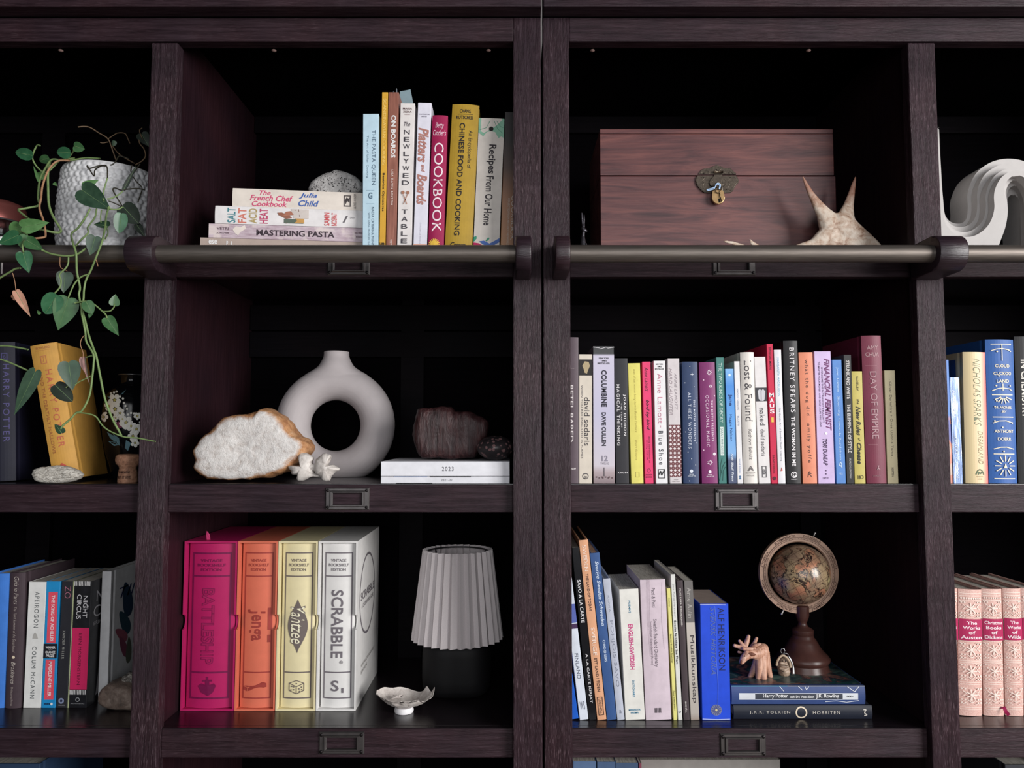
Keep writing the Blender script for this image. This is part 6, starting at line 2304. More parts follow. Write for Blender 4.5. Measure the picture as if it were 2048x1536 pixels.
STAND = mat((70, 43, 38), 0.34, 0, 0.2, 0.45, 40)
z0 = 0.0004
prof = [(0, z0), (47, z0), (49, gz(1340)), (48, gz(1334)), (46, gz(1329)), (45, gz(1324)), (49, gz(1319)), (50, gz(1314)), (46, gz(1308)), (38, gz(1300)), (32, gz(1292)), (28, gz(1284)), (24, gz(1277)), (21, gz(1274)), (20.5, gz(1270)), (19, gz(1268.5)), (20.5, gz(1267)), (20.5, gz(1259)), (17, gz(1256)), (11, gz(1253)), (8.5, gz(1248)), (8, gz(1244)), (10, gz(1240)), (11.5, gz(1236)), (13, gz(1230)), (13.5, gz(1212)), (11, gz(1210)), (0, gz(1210))]
prof = [(a * mg if i not in (0,) else 0, z) for i, (a, z) in enumerate(prof)]
lathe('stand', prof, (gx, YG, ZT_HP), STAND, globe, 48)


def globe_map():
    t = NT('antique_map')
    v = t.mapping((1, 1, 1), rot=(0.3, 0.5, 0.2))
    f = t.noise(v, 38, 7, 0.62, 0.6)
    f2 = t.noise(v, 16, 3, 0.5)
    sea = t.ramp(f2, [(0.35, rgb((134, 110, 92))), (0.65, rgb((176, 154, 118)))])
    land = t.ramp(f2, [(0.35, rgb((120, 104, 84))), (0.5, rgb((182, 124, 96))), (0.65, rgb((190, 176, 130)))])
    c = t.mix(t.ramp(f, [(0.50, (0, 0, 0)), (0.51, (1, 1, 1))]), sea, land)
    coast = t.ramp(f, [(0.478, (0, 0, 0)), (0.492, (1, 1, 1)), (0.512, (1, 1, 1)), (0.524, (0, 0, 0))])
    ridge = t.ramp(t.noise(v, 120, 3, 0.5, 1.5), [(0.47, (0, 0, 0)), (0.495, (0.8, 0.8, 0.8)), (0.52, (0, 0, 0))])
    c = t.mix(ridge, c, rgb((74, 44, 38)))
    c = t.mix(coast, c, rgb((40, 26, 24)))
    w1 = t.n('TexWave', wave_type='BANDS', bands_direction='Z')
    w1.inputs['Scale'].default_value = 26
    t.l(v, w1.inputs['Vector'])
    w2 = t.n('TexWave', wave_type='BANDS', bands_direction='X')
    w2.inputs['Scale'].default_value = 20
    t.l(v, w2.inputs['Vector'])
    for w in (w1, w2):
        c = t.mix(t.ramp(w.outputs['Fac'], [(0.955, (0, 0, 0)), (0.985, (0.45, 0.45, 0.45))]), c, rgb((66, 44, 40)))
    t.color(c)
    t.set(Roughness=0.3)
    t.b.inputs['Coat Weight'].default_value = 0.3
    return t.m


gc = P(1599, 1148, YG)
bm = bmesh.new()
bmesh.ops.create_uvsphere(bm, u_segments=64, v_segments=40, radius=57.5 * mg, matrix=Matrix.Translation(gc - globe.location))
bm_obj('globe_ball', bm, globe_map(), globe, True)
rc = P(1596.5, 1146, YG)
RING = mat((164, 132, 112), 0.45, 0, 0.15, 0.5, 90)
n = 96
bm = bmesh.new()
R = []
hw = 0.0045
for rr, yy in ((77.5, -hw), (77.5, hw), (62.5, hw), (60.5, hw * 0.4), (60.5, -hw * 0.4), (62.5, -hw)):
    R.append([bm.verts.new((rc.x - globe.location.x + rr * mg * math.cos(2 * math.pi * k / n), yy, rc.z - globe.location.z + rr * mg * math.sin(2 * math.pi * k / n))) for k in range(n)])
for i in range(6):
    a, b = R[i], R[(i + 1) % 6]
    for k in range(n):
        bm.faces.new((a[k], a[(k + 1) % n], b[(k + 1) % n], b[k]))
ring = bm_obj('meridian_ring', bm, RING, globe, True, 30)


def ring_text(s, a_mid, r_in, r_out, col, span):
    g_, f_, asp = glyphs(s, 'b')
    V = []
    for x_, y_ in g_:
        an = a_mid + span / 2 - x_ * span
        rr = (r_in + (r_out - r_in) * y_) * mg
        V.append((rc.x - globe.location.x + rr * math.cos(an), -hw - 0.0003, rc.z - globe.location.z + rr * math.sin(an)))
    mesh_obj('ring_lettering', V, f_, mat(col, 0.6), ring)


RI = (70, 44, 38)
for s, deg, sp in (('Z.TEMPERATA', 112, 0.62), ('F.GLACIALIS', 68, 0.5), ('Z.TORRIDA', 158, 0.45), ('Z.TEMPERATA', 205, 0.55), ('GLACIALIS', 245, 0.45), ('TEMPLI', 300, 0.4), ('Z.TORRIDA', 335, 0.45), ('Z.TEMPERATA', 22, 0.55)):
    ring_text(s, math.radians(deg), 71.5, 75.5, RI, sp)
for rr in (69.3, 70.3, 66.5):
    V = [(rc.x - globe.location.x + (rr + d_) * mg * math.cos(2 * math.pi * k / n), -hw - 0.0003, rc.z - globe.location.z + (rr + d_) * mg * math.sin(2 * math.pi * k / n)) for d_ in (-0.25, 0.25) for k in range(n)]
    mesh_obj('ring_line', V, [(k, (k + 1) % n, n + (k + 1) % n, n + k) for k in range(n)], mat(RI, 0.6), ring)
V, Fc = [], []
for k in range(72):
    a = 2 * math.pi * k / 72
    for rr, da in ((66.5, -0.006), (68.2, -0.006), (68.2, 0.006), (66.5, 0.006)):
        V.append((rc.x - globe.location.x + rr * mg * math.cos(a + da), -hw - 0.0003, rc.z - globe.location.z + rr * mg * math.sin(a + da)))
    Fc.append((4 * k, 4 * k + 1, 4 * k + 2, 4 * k + 3))
mesh_obj('ring_scale', V, Fc, mat(RI, 0.6), ring)
PINM = mat((150, 146, 144), 0.3, 0.9)
for a, b in (((1630, 1066, 2.6), (1622, 1084, 1.6)), ((1563, 1228, 2.6), (1571, 1212, 1.6))):
    organic('axis_pin', [ch([a, ((a[0] + b[0]) / 2, (a[1] + b[1]) / 2, 1.4), b], YG)], PINM, globe, 0.0004, 2)

# ------------------------------------------------------------------ carved moose
moz = ZT_HP
mb = PZ(1522, 1359, moz)
YM = mb.y + 0.008


def carved():
    t = NT('carved_pine')
    f = t.noise(t.mapping((1, 1, 0.12)), 300, 5, 0.6)
    t.color(t.ramp(f, [(0.3, rgb((140, 90, 72))), (0.5, rgb((186, 140, 116))), (0.7, rgb((206, 166, 146)))]))
    t.bump(f, 0.35, 0.0012)
    t.set(Roughness=0.5)
    return t.m


moose = empty('moose_carving', (mb.x, YM, moz), 'carved pale wood moose figurine with big antlers on the book', 'figurine')
CARV = carved()
bodyo = organic('body', [
    ch([(1527, 1297, 10, 0.012), (1524, 1300, 13, 0.008), (1516, 1306, 12, 0.0), (1510, 1310, 9, -0.003)], YM),
    ch([(1526, 1303, 12, 0.006), (1524, 1320, 11, 0.003), (1526, 1338, 8, -0.002), (1527, 1356, 7, -0.006)], YM),
    ch([(1528, 1305, 11, 0.010), (1532, 1325, 9, 0.008), (1538, 1345, 6, 0.006), (1542, 1357, 4.5, 0.004)], YM),
    ch([(1518, 1312, 10, 0.003), (1512, 1330, 8, 0.006), (1505, 1345, 6, 0.006), (1500, 1355, 5, 0.006)], YM),
    ch([(1520, 1315, 9, 0.0), (1518, 1335, 7, -0.004), (1516, 1357, 5, -0.005)], YM),
    ch([(1514, 1308, 10, -0.002), (1502, 1308, 9, -0.006), (1494, 1310, 8.5, -0.009), (1488, 1316, 7.5, -0.012), (1483.5, 1324, 5.0, -0.014)], YM),
], CARV, moose, 0.0007, 5)
zmin = min(v.co.z for v in bodyo.data.vertices) + moose.location.z
for v in bodyo.data.vertices:
    v.co.z = max(v.co.z, 0.0003)
organic('antlers', [
    ch([(1494, 1303, 4.4, -0.008), (1490, 1297, 5.0, -0.006), (1482, 1295, 4.5, -0.006), (1469, 1291, 3.5, -0.006)], YM),
    ch([(1489, 1296, 5.0, -0.006), (1484, 1288, 3.8, -0.004), (1479, 1282, 3.0, -0.003)], YM),
    ch([(1490, 1295, 5.0, -0.005), (1494, 1283, 5.0, -0.002), (1497, 1273, 3.8, 0.0)], YM),
    ch([(1487, 1297, 4.0, -0.012), (1497, 1298, 3.8, -0.012), (1509, 1297, 2.8, -0.012)], YM),
    ch([(1498, 1303, 4.4, 0.002), (1502, 1296, 4.5, 0.006), (1509, 1286, 3.8, 0.008), (1513, 1277, 3.2, 0.008)], YM),
    ch([(1502, 1296, 4.2, 0.004), (1510, 1291, 3.8, 0.0), (1519, 1288, 2.8, -0.002)], YM),
], CARV, moose, 0.0006, 4)
DARKW = mat((104, 62, 46), 0.5)
organic('ear', [ch([(1499, 1308, 2.8, -0.014), (1504, 1309, 4.0, -0.014), (1510, 1309, 1.8, -0.013)], YM)], DARKW, moose, 0.0005, 2, 0.6)
organic('ear', [ch([(1482, 1305, 2.4, 0.0), (1477, 1304, 2.6, 0.0)], YM)], CARV, moose, 0.0005, 2, 0.6)
organic('muzzle', [ch([(1483.5, 1323.5, 3.6, -0.0165), (1483, 1325, 3.4, -0.0165)], YM)], DARKW, moose, 0.0004, 2, 0.5)
organic('eye', [ch([(1489.5, 1312, 1.2, -0.0185), (1489.6, 1312.6, 1.1, -0.0185)], YM)], mat((30, 22, 20), 0.3), moose, 0.0002, 1)

# ------------------------------------------------------------------ nut ornament with a key ring
NUT = stone_mat('carved_nut', [(0.3, rgb((92, 74, 62))), (0.5, rgb((146, 124, 106))), (0.72, rgb((180, 160, 140)))], 90, 0.45, 0.4, 0.002)
nb_ = PZ(1567, 1353, ZT_HP)
YN = nb_.y + 0.008
nut = empty('nut_ornament', (nb_.x, YN, ZT_HP), 'tiny hooded face ornament carved from a nut, beside the moose', 'ornament')
no = organic('carved_face', [ch([(1567, 1322, 8.5), (1567, 1333, 13), (1568, 1342, 12.5), (1568, 1348, 8)], YN)], NUT, nut, 0.0006, 5)
HOOD = mat((172, 152, 130), 0.45, 0, 0.15)
tube('hood_rim', [P(x, y, YN - 0.0085) for x, y in ((1553, 1331), (1555, 1322), (1560, 1314), (1566, 1311), (1573, 1315), (1579, 1324), (1581, 1335))], 0.0019, HOOD, nut, 8, 5)
organic('beard', [ch([(1562, 1326, 3.2), (1569, 1327, 3.4), (1574, 1330, 2.6)], YN - 0.0105), ch([(1561, 1337, 3), (1568, 1340, 4.5), (1575, 1337, 3)], YN - 0.010)], NUT, nut, 0.0004, 3)
for x, y in ((1564.6, 1321.5), (1570.6, 1321.6)):
    organic('eye', [ch([(x, y, 1.1), (x, y + 0.8, 1.0)], YN - 0.0098)], mat((20, 16, 14), 0.3), nut, 0.0002, 1)
SILV = mat((150, 150, 152), 0.28, 0.9)
tube('hanging_loop', [P(1565.5 + 4 * math.cos(a), 1302 + 5 * math.sin(a), YN - 0.001) for a in [2 * math.pi * k / 20 for k in range(21)]], 0.0008, SILV, nut, 6, 1)
tube('loop_shank', [P(1565, 1306, YN - 0.001), P(1565, 1313, YN - 0.001)], 0.0018, SILV, nut, 8, 1)
tube('chain_link', [P(1573 + 4 * math.cos(a) * 0.9 + 2 * math.sin(a), 1310 + 3.6 * math.sin(a), YN - 0.006) for a in [2 * math.pi * k / 16 for k in range(17)]], 0.0006, SILV, nut, 6, 1)
q_end = PZ(1587, 1354, ZT_HP)
tube('strap', [P(1577, 1313, YN - 0.004), P(1582, 1322, YN - 0.006), P(1586, 1335, YN - 0.007), Vector((q_end.x, q_end.y, ZT_HP + 0.0035))], 0.0021, SILV, nut, 8, 5)

# ------------------------------------------------------------------ black flower vase and cork
YFV = 1.43
fx = XAT(258, YFV, Z2T)
fm = MPP(YFV)


def fz(py):
    return P(258, py, YFV).z - Z2T


fv = empty('flower_vase', (fx, YFV, Z2T), 'glossy black lacquer jar painted with white blossom behind the cork', 'jar')
LAC = mat((10, 10, 13), 0.12, 0, 0.05)
FP = [(0.0, 0.0004), (30 * fm, 0.0004), (36 * fm, fz(930)), (44 * fm, fz(905)), (50 * fm, fz(870)), (52 * fm, fz(835)), (51 * fm, fz(808)), (46 * fm, fz(790)), (36 * fm, fz(776)), (24 * fm, fz(770)), (21 * fm, fz(765)), (21 * fm, fz(757)), (24 * fm, fz(752))]
lathe('jar_body', FP, (fx, YFV, Z2T), LAC, fv, 48)
tube('silver_rim', [(fx + 24 * fm * math.cos(a), YFV + 24 * fm * math.sin(a), Z2T + fz(750)) for a in [2 * math.pi * k / 40 for k in range(41)]], 0.0012, SILV, fv, 8, 1)


def jar_r(z):
    for (r0, h0), (r1, h1) in zip(FP, FP[1:]):
        if h0 <= z <= h1:
            return r0 + (r1 - r0) * (z - h0) / max(1e-9, h1 - h0)
    return FP[5][0]


def on_jar(px, py, lift=0.0006):
    q = P(px, py, YFV)
    x = q.x - fx
    z = q.z - Z2T
    # walk the ray to the jar's skin
    Y = YFV - 0.03
    for _ in range(8):
        q = P(px, py, Y)
        x = max(-0.98 * jar_r(q.z - Z2T), min(0.98 * jar_r(q.z - Z2T), q.x - fx))
        Y = YFV - math.sqrt(max(1e-8, jar_r(q.z - Z2T) ** 2 - x * x)) - lift
    return Vector((x, Y - YFV, q.z - Z2T))


PET = mat((226, 226, 218), 0.4)
CEN = mat((176, 168, 96), 0.4)


def blossom(px, py, r, petals=5, a0=0.0, col=PET):
    V, Fc = [on_jar(px, py, 0.0008)], []
    m = 8
    for k in range(petals):
        a = a0 + 2 * math.pi * k / petals
        s = len(V)
        cx_, cy_ = px + 0.62 * r * math.cos(a), py + 0.62 * r * math.sin(a)
        V.append(on_jar(cx_, cy_, 0.0014))
        for i in range(m):
            b = 2 * math.pi * i / m
            V.append(on_jar(cx_ + 0.40 * r * math.cos(b), cy_ + 0.40 * r * math.sin(b), 0.0009))
        for i in range(m):
            Fc.append((s, s + 1 + i, s + 1 + (i + 1) % m))
    o = mesh_obj('painted_blossom', V, Fc, col, fv)
    cV = [on_jar(px, py, 0.0018)] + [on_jar(px + 0.22 * r * math.cos(2 * math.pi * i / 8), py + 0.22 * r * math.sin(2 * math.pi * i / 8), 0.0016) for i in range(8)]
    mesh_obj('blossom_centre', cV, [(0, 1 + i, 1 + (i + 1) % 8) for i in range(8)], CEN, o)


for px, py, r, a0 in ((229, 800, 13, 0.3), (218, 812, 10, 0.9), (230, 818, 14, 0.1), (240, 826, 10, 0.5), (207, 834, 10, 0.0), (252, 845, 14, 0.4), (262, 852, 11, 0.9), (273, 858, 11, 0.2), (266, 872, 11, 0.6), (270, 886, 9, 0.1), (275, 832, 8, 0.4), (245, 838, 8, 0.7), (231, 836, 6, 0.2)):
    blossom(px, py, r, 5, a0)
for px, py in ((228, 785), (233, 783), (222, 787), (240, 793), (246, 797), (251, 812), (254, 818), (248, 806), (256, 829), (262, 826), (268, 827), (231, 845), (212, 826), (246, 853), (280, 845)):
    mesh_obj('painted_bud', [on_jar(px + 2.4 * math.cos(2 * math.pi * i / 7), py + 2.4 * math.sin(2 * math.pi * i / 7), 0.001) for i in range(7)], [tuple(range(7))], PET, fv)
LEAFB = mat((84, 120, 132), 0.4)
for pts in (((214, 864), (228, 872), (236, 880), (230, 884), (220, 876)), ((216, 882), (230, 884), (238, 890), (228, 892)), ((226, 868), (238, 876), (240, 892), (234, 886)), ((252, 880), (262, 886), (256, 902), (250, 896)), ((240, 790), (252, 779), (246, 788)), ((222, 800), (214, 792), (226, 796))):
    V = [on_jar(a, b, 0.0009) for a, b in pts]
    mesh_obj('painted_leaf', V, [tuple(range(len(V)))], LEAFB, fv)
V = [on_jar(238 + 7 * math.cos(2 * math.pi * i / 10), 850 + 7 * math.sin(2 * math.pi * i / 10), 0.0007) for i in range(10)]
mesh_obj('painted_bud', V, [tuple(range(10))], mat((120, 50, 84), 0.4), fv)

YCK = 1.30
ck = XAT(255, YCK, Z2T)
cm = MPP(YCK)


def cz(py):
    return P(255, py, YCK).z - Z2T


CORK = stone_mat('cork_bark', [(0.3, rgb((96, 62, 46))), (0.5, rgb((150, 108, 84))), (0.72, rgb((178, 138, 112)))], 150, 0.75, 0.5, 0.002)
cork = empty('champagne_cork', (ck, YCK, Z2T), 'used mushroom-shaped cork standing beside the leaning mustard book', 'cork')
lathe('cork_body', [(0, 0.0004), (18 * cm, 0.0004), (18.5 * cm, 0.002), (17.5 * cm, cz(945)), (15.5 * cm, cz(936)), (17 * cm, cz(932)), (22 * cm, cz(927)), (23.5 * cm, cz(920)), (22.5 * cm, cz(912)), (18 * cm, cz(908.5)), (0, cz(907.5))], (ck, YCK, Z2T), CORK, cork, 40)
for s_, y0_, y1_, a_ in (('CHAMPAGNE', 941, 946, 1.3), ('BRUT ET VEVE', 951, 957, 1.5)):
    g_, f_, _ = glyphs(s_, 'b')
    V = []
    for x_, y_ in g_:
        an = -math.pi / 2 + (x_ - 0.5) * a_
        z_ = cz(y1_) + (cz(y0_) - cz(y1_)) * y_
        r_ = 17.9 * cm + 0.0006
        V.append((r_ * math.cos(an), r_ * math.sin(an), z_))
    mesh_obj('stamped_lettering', V, f_, mat((60, 36, 28), 0.7), cork)

# ------------------------------------------------------------------ glass jar with a copper lid
YJ = 1.36
jx = XAT(-18, YJ, Z1T)
jm = MPP(YJ)


def jz(py):
    return P(0, py, YJ).z - Z1T


jar = empty('glass_jar', (jx, YJ, Z1T), 'glass storage jar with a coppery screw lid at the picture edge', 'jar')
gm = NT('clear_glass')
gm.set(Roughness=0.05, Transmission_Weight=1.0, IOR=1.45)
gm.color((0.9, 0.92, 0.92, 1))
lathe('jar_glass', [(0, 0.0005), (62 * jm, 0.0005), (66 * jm, 0.006), (66 * jm, jz(462)), (60 * jm, jz(450)), (58 * jm, jz(440)), (55 * jm, jz(440)), (57 * jm, jz(452)), (63 * jm, jz(464)), (63 * jm, 0.009), (0, 0.006)], (jx, YJ, Z1T), gm.m, jar, 48)
lathe('lid', [(60 * jm, jz(447)), (61.5 * jm, jz(446)), (61.5 * jm, jz(428)), (59 * jm, jz(424)), (58.5 * jm, jz(418)), (55 * jm, jz(411)), (40 * jm, jz(405)), (0, jz(404))], (jx, YJ, Z1T), mat((130, 74, 70), 0.3, 0.6), jar, 48)
lathe('rubber_ring', [(60 * jm, jz(449)), (62 * jm, jz(449)), (62 * jm, jz(446.5)), (60 * jm, jz(446.5))], (jx, YJ, Z1T), mat((40, 38, 40), 0.6), jar, 40)

# ------------------------------------------------------------------ potted trailing plant
YPT = 1.388
ppx = 216.0
pxx = XAT(ppx, YPT, Z1T + 0.05)
pm = MPP(YPT)


def ptz(py):
    return P(ppx, py, YPT).z - Z1T


plant = empty('potted_plant', (pxx, YPT, Z1T), 'trailing heart-leaf plant in a white bubble-textured pot', 'plant')
POT = NT('white_ceramic')
f = POT.noise(POT.mapping((1, 1, 1)), 60, 3)
POT.color(POT.ramp(f, [(0.3, rgb((206, 206, 208))), (0.7, rgb((220, 220, 222)))]))
POT.set(Roughness=0.5)
# relief: packed round bubbles on the wall
ztp, zbt = P(ppx, 317, YPT - 0.082).z - Z1T, 0.0005
zh = ztp - zbt
NA, NZ = 260, 130
prof_pts = [(0.0, 76), (0.04, 82), (0.12, 88), (0.25, 92), (0.45, 92.5), (0.65, 91), (0.85, 88), (1.0, 85)]


def pot_r(t):
    for (t0, r0), (t1, r1) in zip(prof_pts, prof_pts[1:]):
        if t0 <= t <= t1:
            u = (t - t0) / (t1 - t0)
            return (r0 + (r1 - r0) * u) * pm
    return 85 * pm


rnd = random.Random(4)
cell = 0.0115
rows = int(zh / (cell * 0.84))
seeds = []
for j in range(-1, rows + 2):
    nn_ = int(2 * math.pi * 92 * pm / cell)
    for i in range(nn_):
        seeds.append(((i + (j % 2) * 0.5 + rnd.uniform(-.22, .22)) * cell, (j + 0.5) * cell * 0.84 + rnd.uniform(-.18, .18) * cell, rnd.uniform(0.75, 1.0)))
grid = {}
circ = int(2 * math.pi * 92 * pm / cell) * cell
for sx, sz, sr in seeds:
    grid.setdefault((int((sx % circ) / cell), int(math.floor(sz / cell))), []).append((sx % circ, sz, sr))
ncell = int(round(circ / cell))
V, Fc = [], []
for j in range(NZ + 1):
    t = j / NZ
    for i in range(NA):
        s = circ * i / NA
        z = zh * t
        best = 9
        for di in (-1, 0, 1):
            for dj in (-1, 0, 1):
                for (sx, sz, sr) in grid.get(((int(s / cell) + di) % ncell, int(math.floor(z / cell)) + dj), ()):
                    dx = abs(s - sx)
                    dx = min(dx, circ - dx)
                    dd = math.hypot(dx, z - sz) / (cell * 0.5 * sr)
                    if dd < best:
                        best = dd
        bmp = 0.0
        if best < 1:
            bmp = 0.0032 * math.sqrt(1 - best * best)
        fade = min(1, (1 - t) / 0.035) * min(1, t / 0.02)
        r = pot_r(t) + (bmp - 0.001) * fade
        a = 2 * math.pi * i / NA
        V.append((r * math.cos(a), r * math.sin(a), zbt + z))
for j in range(NZ):
    for i in range(NA):
        i2 = (i + 1) % NA
        Fc.append((j * NA + i, j * NA + i2, (j + 1) * NA + i2, (j + 1) * NA + i))
k0 = len(V)
for rr, zz in ((81 * pm, ztp), (79 * pm, ztp - 0.03)):
    for i in range(NA):
        a = 2 * math.pi * i / NA
        V.append((rr * math.cos(a), rr * math.sin(a), zz))
for (A0, B0) in ((NZ * NA, k0), (k0, k0 + NA)):
    for i in range(NA):
        i2 = (i + 1) % NA
        Fc.append((A0 + i, A0 + i2, B0 + i2, B0 + i))
Fc.append(tuple(reversed(range(NA))))
mesh_obj('pot', V, Fc, POT.m, plant, True)
lathe('soil', [(80 * pm, ztp - 0.022), (40 * pm, ztp - 0.016), (0, ztp - 0.014)], (pxx, YPT, Z1T), mat((44, 34, 28), 0.9, 0, 0.3), plant, 40)


def leaf_mat(name, c0, c1, rough):
    t = NT(name)
    f = t.noise(t.mapping((1, 1, 1)), 90, 3)
    t.color(t.ramp(f, [(0.3, rgb(c0)), (0.7, rgb(c1))]))
    t.set(Roughness=rough)
    t.b.inputs['Specular IOR Level'].default_value = 0.32
    return t.m


L_DARK = leaf_mat('leaf_dark_green', (36, 60, 44), (52, 78, 58), 0.4)
L_MID = leaf_mat('leaf_mid_green', (48, 86, 50), (68, 106, 66), 0.38)
L_BRIGHT = leaf_mat('leaf_fresh_green', (70, 112, 62), (96, 138, 84), 0.5)
L_GLOSS = leaf_mat('leaf_glossy_green', (38, 84, 54), (56, 104, 72), 0.3)
L_DEEP = leaf_mat('leaf_blackish_green', (24, 34, 26), (34, 46, 36), 0.5)
L_OLD = leaf_mat('leaf_dried_tan', (166, 116, 96), (196, 150, 128), 0.6)
L_PINK = leaf_mat('leaf_dried_rose', (140, 104, 100), (172, 136, 130), 0.6)
HW = [(-0.07, 0.10), (-0.085, 0.24), (-0.04, 0.39), (0.06, 0.49), (0.2, 0.525), (0.36, 0.49), (0.52, 0.41), (0.68, 0.29), (0.82, 0.165), (0.93, 0.06), (1.0, 0.0)]
ROUND = [(-0.03, 0.10), (-0.03, 0.24), (0.03, 0.38), (0.15, 0.48), (0.32, 0.525), (0.5, 0.51), (0.66, 0.44), (0.8, 0.33), (0.9, 0.21), (0.97, 0.09), (1.0, 0.0)]


def leaf(base, tip, wpx, Y, m, bend=0.12, cup=0.25, dy=0.0, prof=HW, roll=0.0):
    B = P(base[0], base[1], Y)
    T = P(tip[0], tip[1], Y + dy)
    ax = (T - B)
    L = ax.length
    ax.normalize()
    view = (CAM - B).normalized()
    nrm = (view - ax * view.dot(ax)).normalized()
    sd = ax.cross(nrm).normalized()
    if roll:
        R_ = Matrix.Rotation(roll, 3, ax)
        nrm, sd = R_ @ nrm, R_ @ sd
    w = wpx * MPP(Y)
    V, Fc = [], []
    cols = (-1.0, -0.7, -0.35, 0.0, 0.35, 0.7, 1.0)
    for (t, hw_) in prof:
        for c in cols:
            tt = t if abs(c) > 0.01 else max(t, 0.0) if t < 0 else t
            if t < 0:
                tt = t * (abs(c) ** 0.7)
            lift = -bend * L * (max(t, 0) ** 2) + cup * w * hw_ * (abs(c) ** 1.5) * 0.55
            V.append(B + ax * (tt * L) + sd * (c * hw_ * w) + nrm * lift - plant.location)
    nc = len(cols)
    for i in range(len(prof) - 1):
        for k in range(nc - 1):
            Fc.append((i * nc + k, i * nc + k + 1, (i + 1) * nc + k + 1, (i + 1) * nc + k))
    o = mesh_obj('leaf', V, Fc, m, plant, True)
    # raised midrib
    mid = [Vector(V[i * nc + 3]) + plant.location + nrm * 0.0002 for i in range(2, len(prof))]
    rb = mesh_rib(mid, 0.00045, o)
    return o


RIB = mat((112, 140, 96), 0.5)


def mesh_rib(pts, r, parent_leaf):
    V, Fc = [], []
    for i, p in enumerate(pts):
        rr = r * (1 - 0.8 * i / len(pts))
        for k in range(4):
            a = math.pi / 2 * k
            V.append(p + Vector((rr * math.cos(a), rr * 0.6 * math.sin(a) * 0.5, rr * math.sin(a))) - plant.location)
    for i in range(len(pts) - 1):
        for k in range(4):
            Fc.append((4 * i + k, 4 * i + (k + 1) % 4, 4 * i + 4 + (k + 1) % 4, 4 * i + 4 + k))
    return mesh_obj('midrib', V, Fc, RIB, parent_leaf, True)


YL = 1.272      # in front of the pot
YO = 1.158      # over the rail
leaf((65, 311), (29, 304), 23, 1.30, L_GLOSS, 0.08, 0.3, prof=ROUND)
leaf((141, 306), (112, 304), 22, 1.29, L_GLOSS, 0.1, 0.4, prof=ROUND)
leaf((148, 292), (168, 298), 20, 1.29, L_MID, 0.1, 0.4, prof=ROUND)
leaf((98, 316), (78, 322), 17, 1.33, L_MID, prof=ROUND)
leaf((92, 350), (70, 353), 15, 1.34, L_BRIGHT, prof=ROUND)
leaf((164, 380), (221, 419), 46, 1.262, L_DARK, 0.05, 0.25)
leaf((168, 372), (197, 360), 15, 1.275, L_BRIGHT, 0.1, 0.5)
leaf((245, 412), (276, 446), 38, 1.268, L_DEEP, 0.08, 0.3, prof=ROUND)
leaf((243, 427), (238, 466), 25, 1.262, L_GLOSS, 0.08, 0.4, prof=ROUND)
leaf((45, 454), (97, 445), 29, 1.225, L_BRIGHT, 0.06, 0.25)
leaf((42, 452), (18, 462), 25, 1.235, L_BRIGHT, 0.1, 0.2, prof=ROUND)
leaf((37, 470), (-5, 489), 27, 1.160, L_GLOSS, 0.06, 0.45)
leaf((51, 470), (41, 495), 20, 1.166, L_MID, 0.1, 0.3, prof=ROUND)
leaf((54, 481), (86, 500), 25, 1.160, L_MID, 0.08, 0.3)
leaf((46, 506), (58, 546), 28, YO, L_GLOSS, 0.05, 0.45)
leaf((190, 474), (180, 511), 29, YO, L_DARK, 0.05, 0.25)
leaf((216, 453), (186, 445), 22, 1.266, L_DARK, 0.15, 0.6, roll=0.7)
leaf((130, 546), (127, 586), 30, 1.172, L_DARK, 0.05, 0.25)
leaf((114, 590), (90, 628), 36, 1.158, L_GLOSS, 0.05, 0.35, prof=ROUND)
leaf((136, 598), (116, 661), 44, 1.168, L_MID, 0.05, 0.2)
leaf((172, 603), (184, 627), 22, 1.160, L_MID, 0.1, 0.3, prof=ROUND)
leaf((183, 620), (178, 637), 10, 1.165, L_MID, 0.1, 0.5)
leaf((228, 610), (231, 588), 19, 1.160, L_MID, 0.05, 0.4)
leaf((214, 637), (237, 671), 24, 1.160, L_MID, 0.05, 0.5)
leaf((137, 726), (145, 781), 39, 1.165, L_DARK, 0.05, 0.25)
leaf((110, 770), (144, 802), 31, 1.168, L_DEEP, 0.08, 0.3, prof=ROUND)
leaf((123, 866), (110, 846), 17, 1.165, L_DARK, 0.15, 0.6, roll=0.5)
leaf((70, 744), (28, 831), 28, 1.170, L_DARK, 0.04, 0.3)
leaf((33, 584), (60, 632), 17, 1.165, L_OLD, 0.1, 0.6)
leaf((26, 596), (44, 588), 12, 1.166, L_OLD, 0.2, 0.6)
leaf((166, 716), (172, 752), 14, 1.170, L_PINK, 0.15, 0.8, roll=0.6)
leaf((170, 718), (176, 771), 9, 1.166, L_PINK, 0.1, 0.9, roll=0.8)
leaf((283, 268), (297, 292), 24, 1.36, L_DEEP, 0.1, 0.3)
leaf((248, 378), (273, 330), 9, 1.275, L_DEEP, 0.08, 0.5)
leaf((274, 450), (290, 474), 15, 1.275, L_DEEP, 0.1, 0.4)
leaf((230, 282), (226, 292), 9, 1.35, L_DARK, 0.1, 0.4, prof=ROUND)
leaf((108, 366), (114, 372), 7, 1.33, L_BRIGHT, 0.1, 0.4)
leaf((78, 362), (66, 330), 6, 1.31, L_BRIGHT, 0.1, 0.4)
leaf((80, 628), (74, 620), 6, 1.165, L_BRIGHT, 0.1, 0.4)

S_G = leaf_mat('stem_green', (104, 128, 78), (128, 150, 98), 0.45)
S_B = leaf_mat('stem_brown', (92, 74, 56), (118, 96, 74), 0.55)
S_R = leaf_mat('stem_russet', (150, 108, 80), (178, 138, 104), 0.5)
S_D = leaf_mat('stem_dark', (46, 44, 36), (66, 62, 50), 0.5)


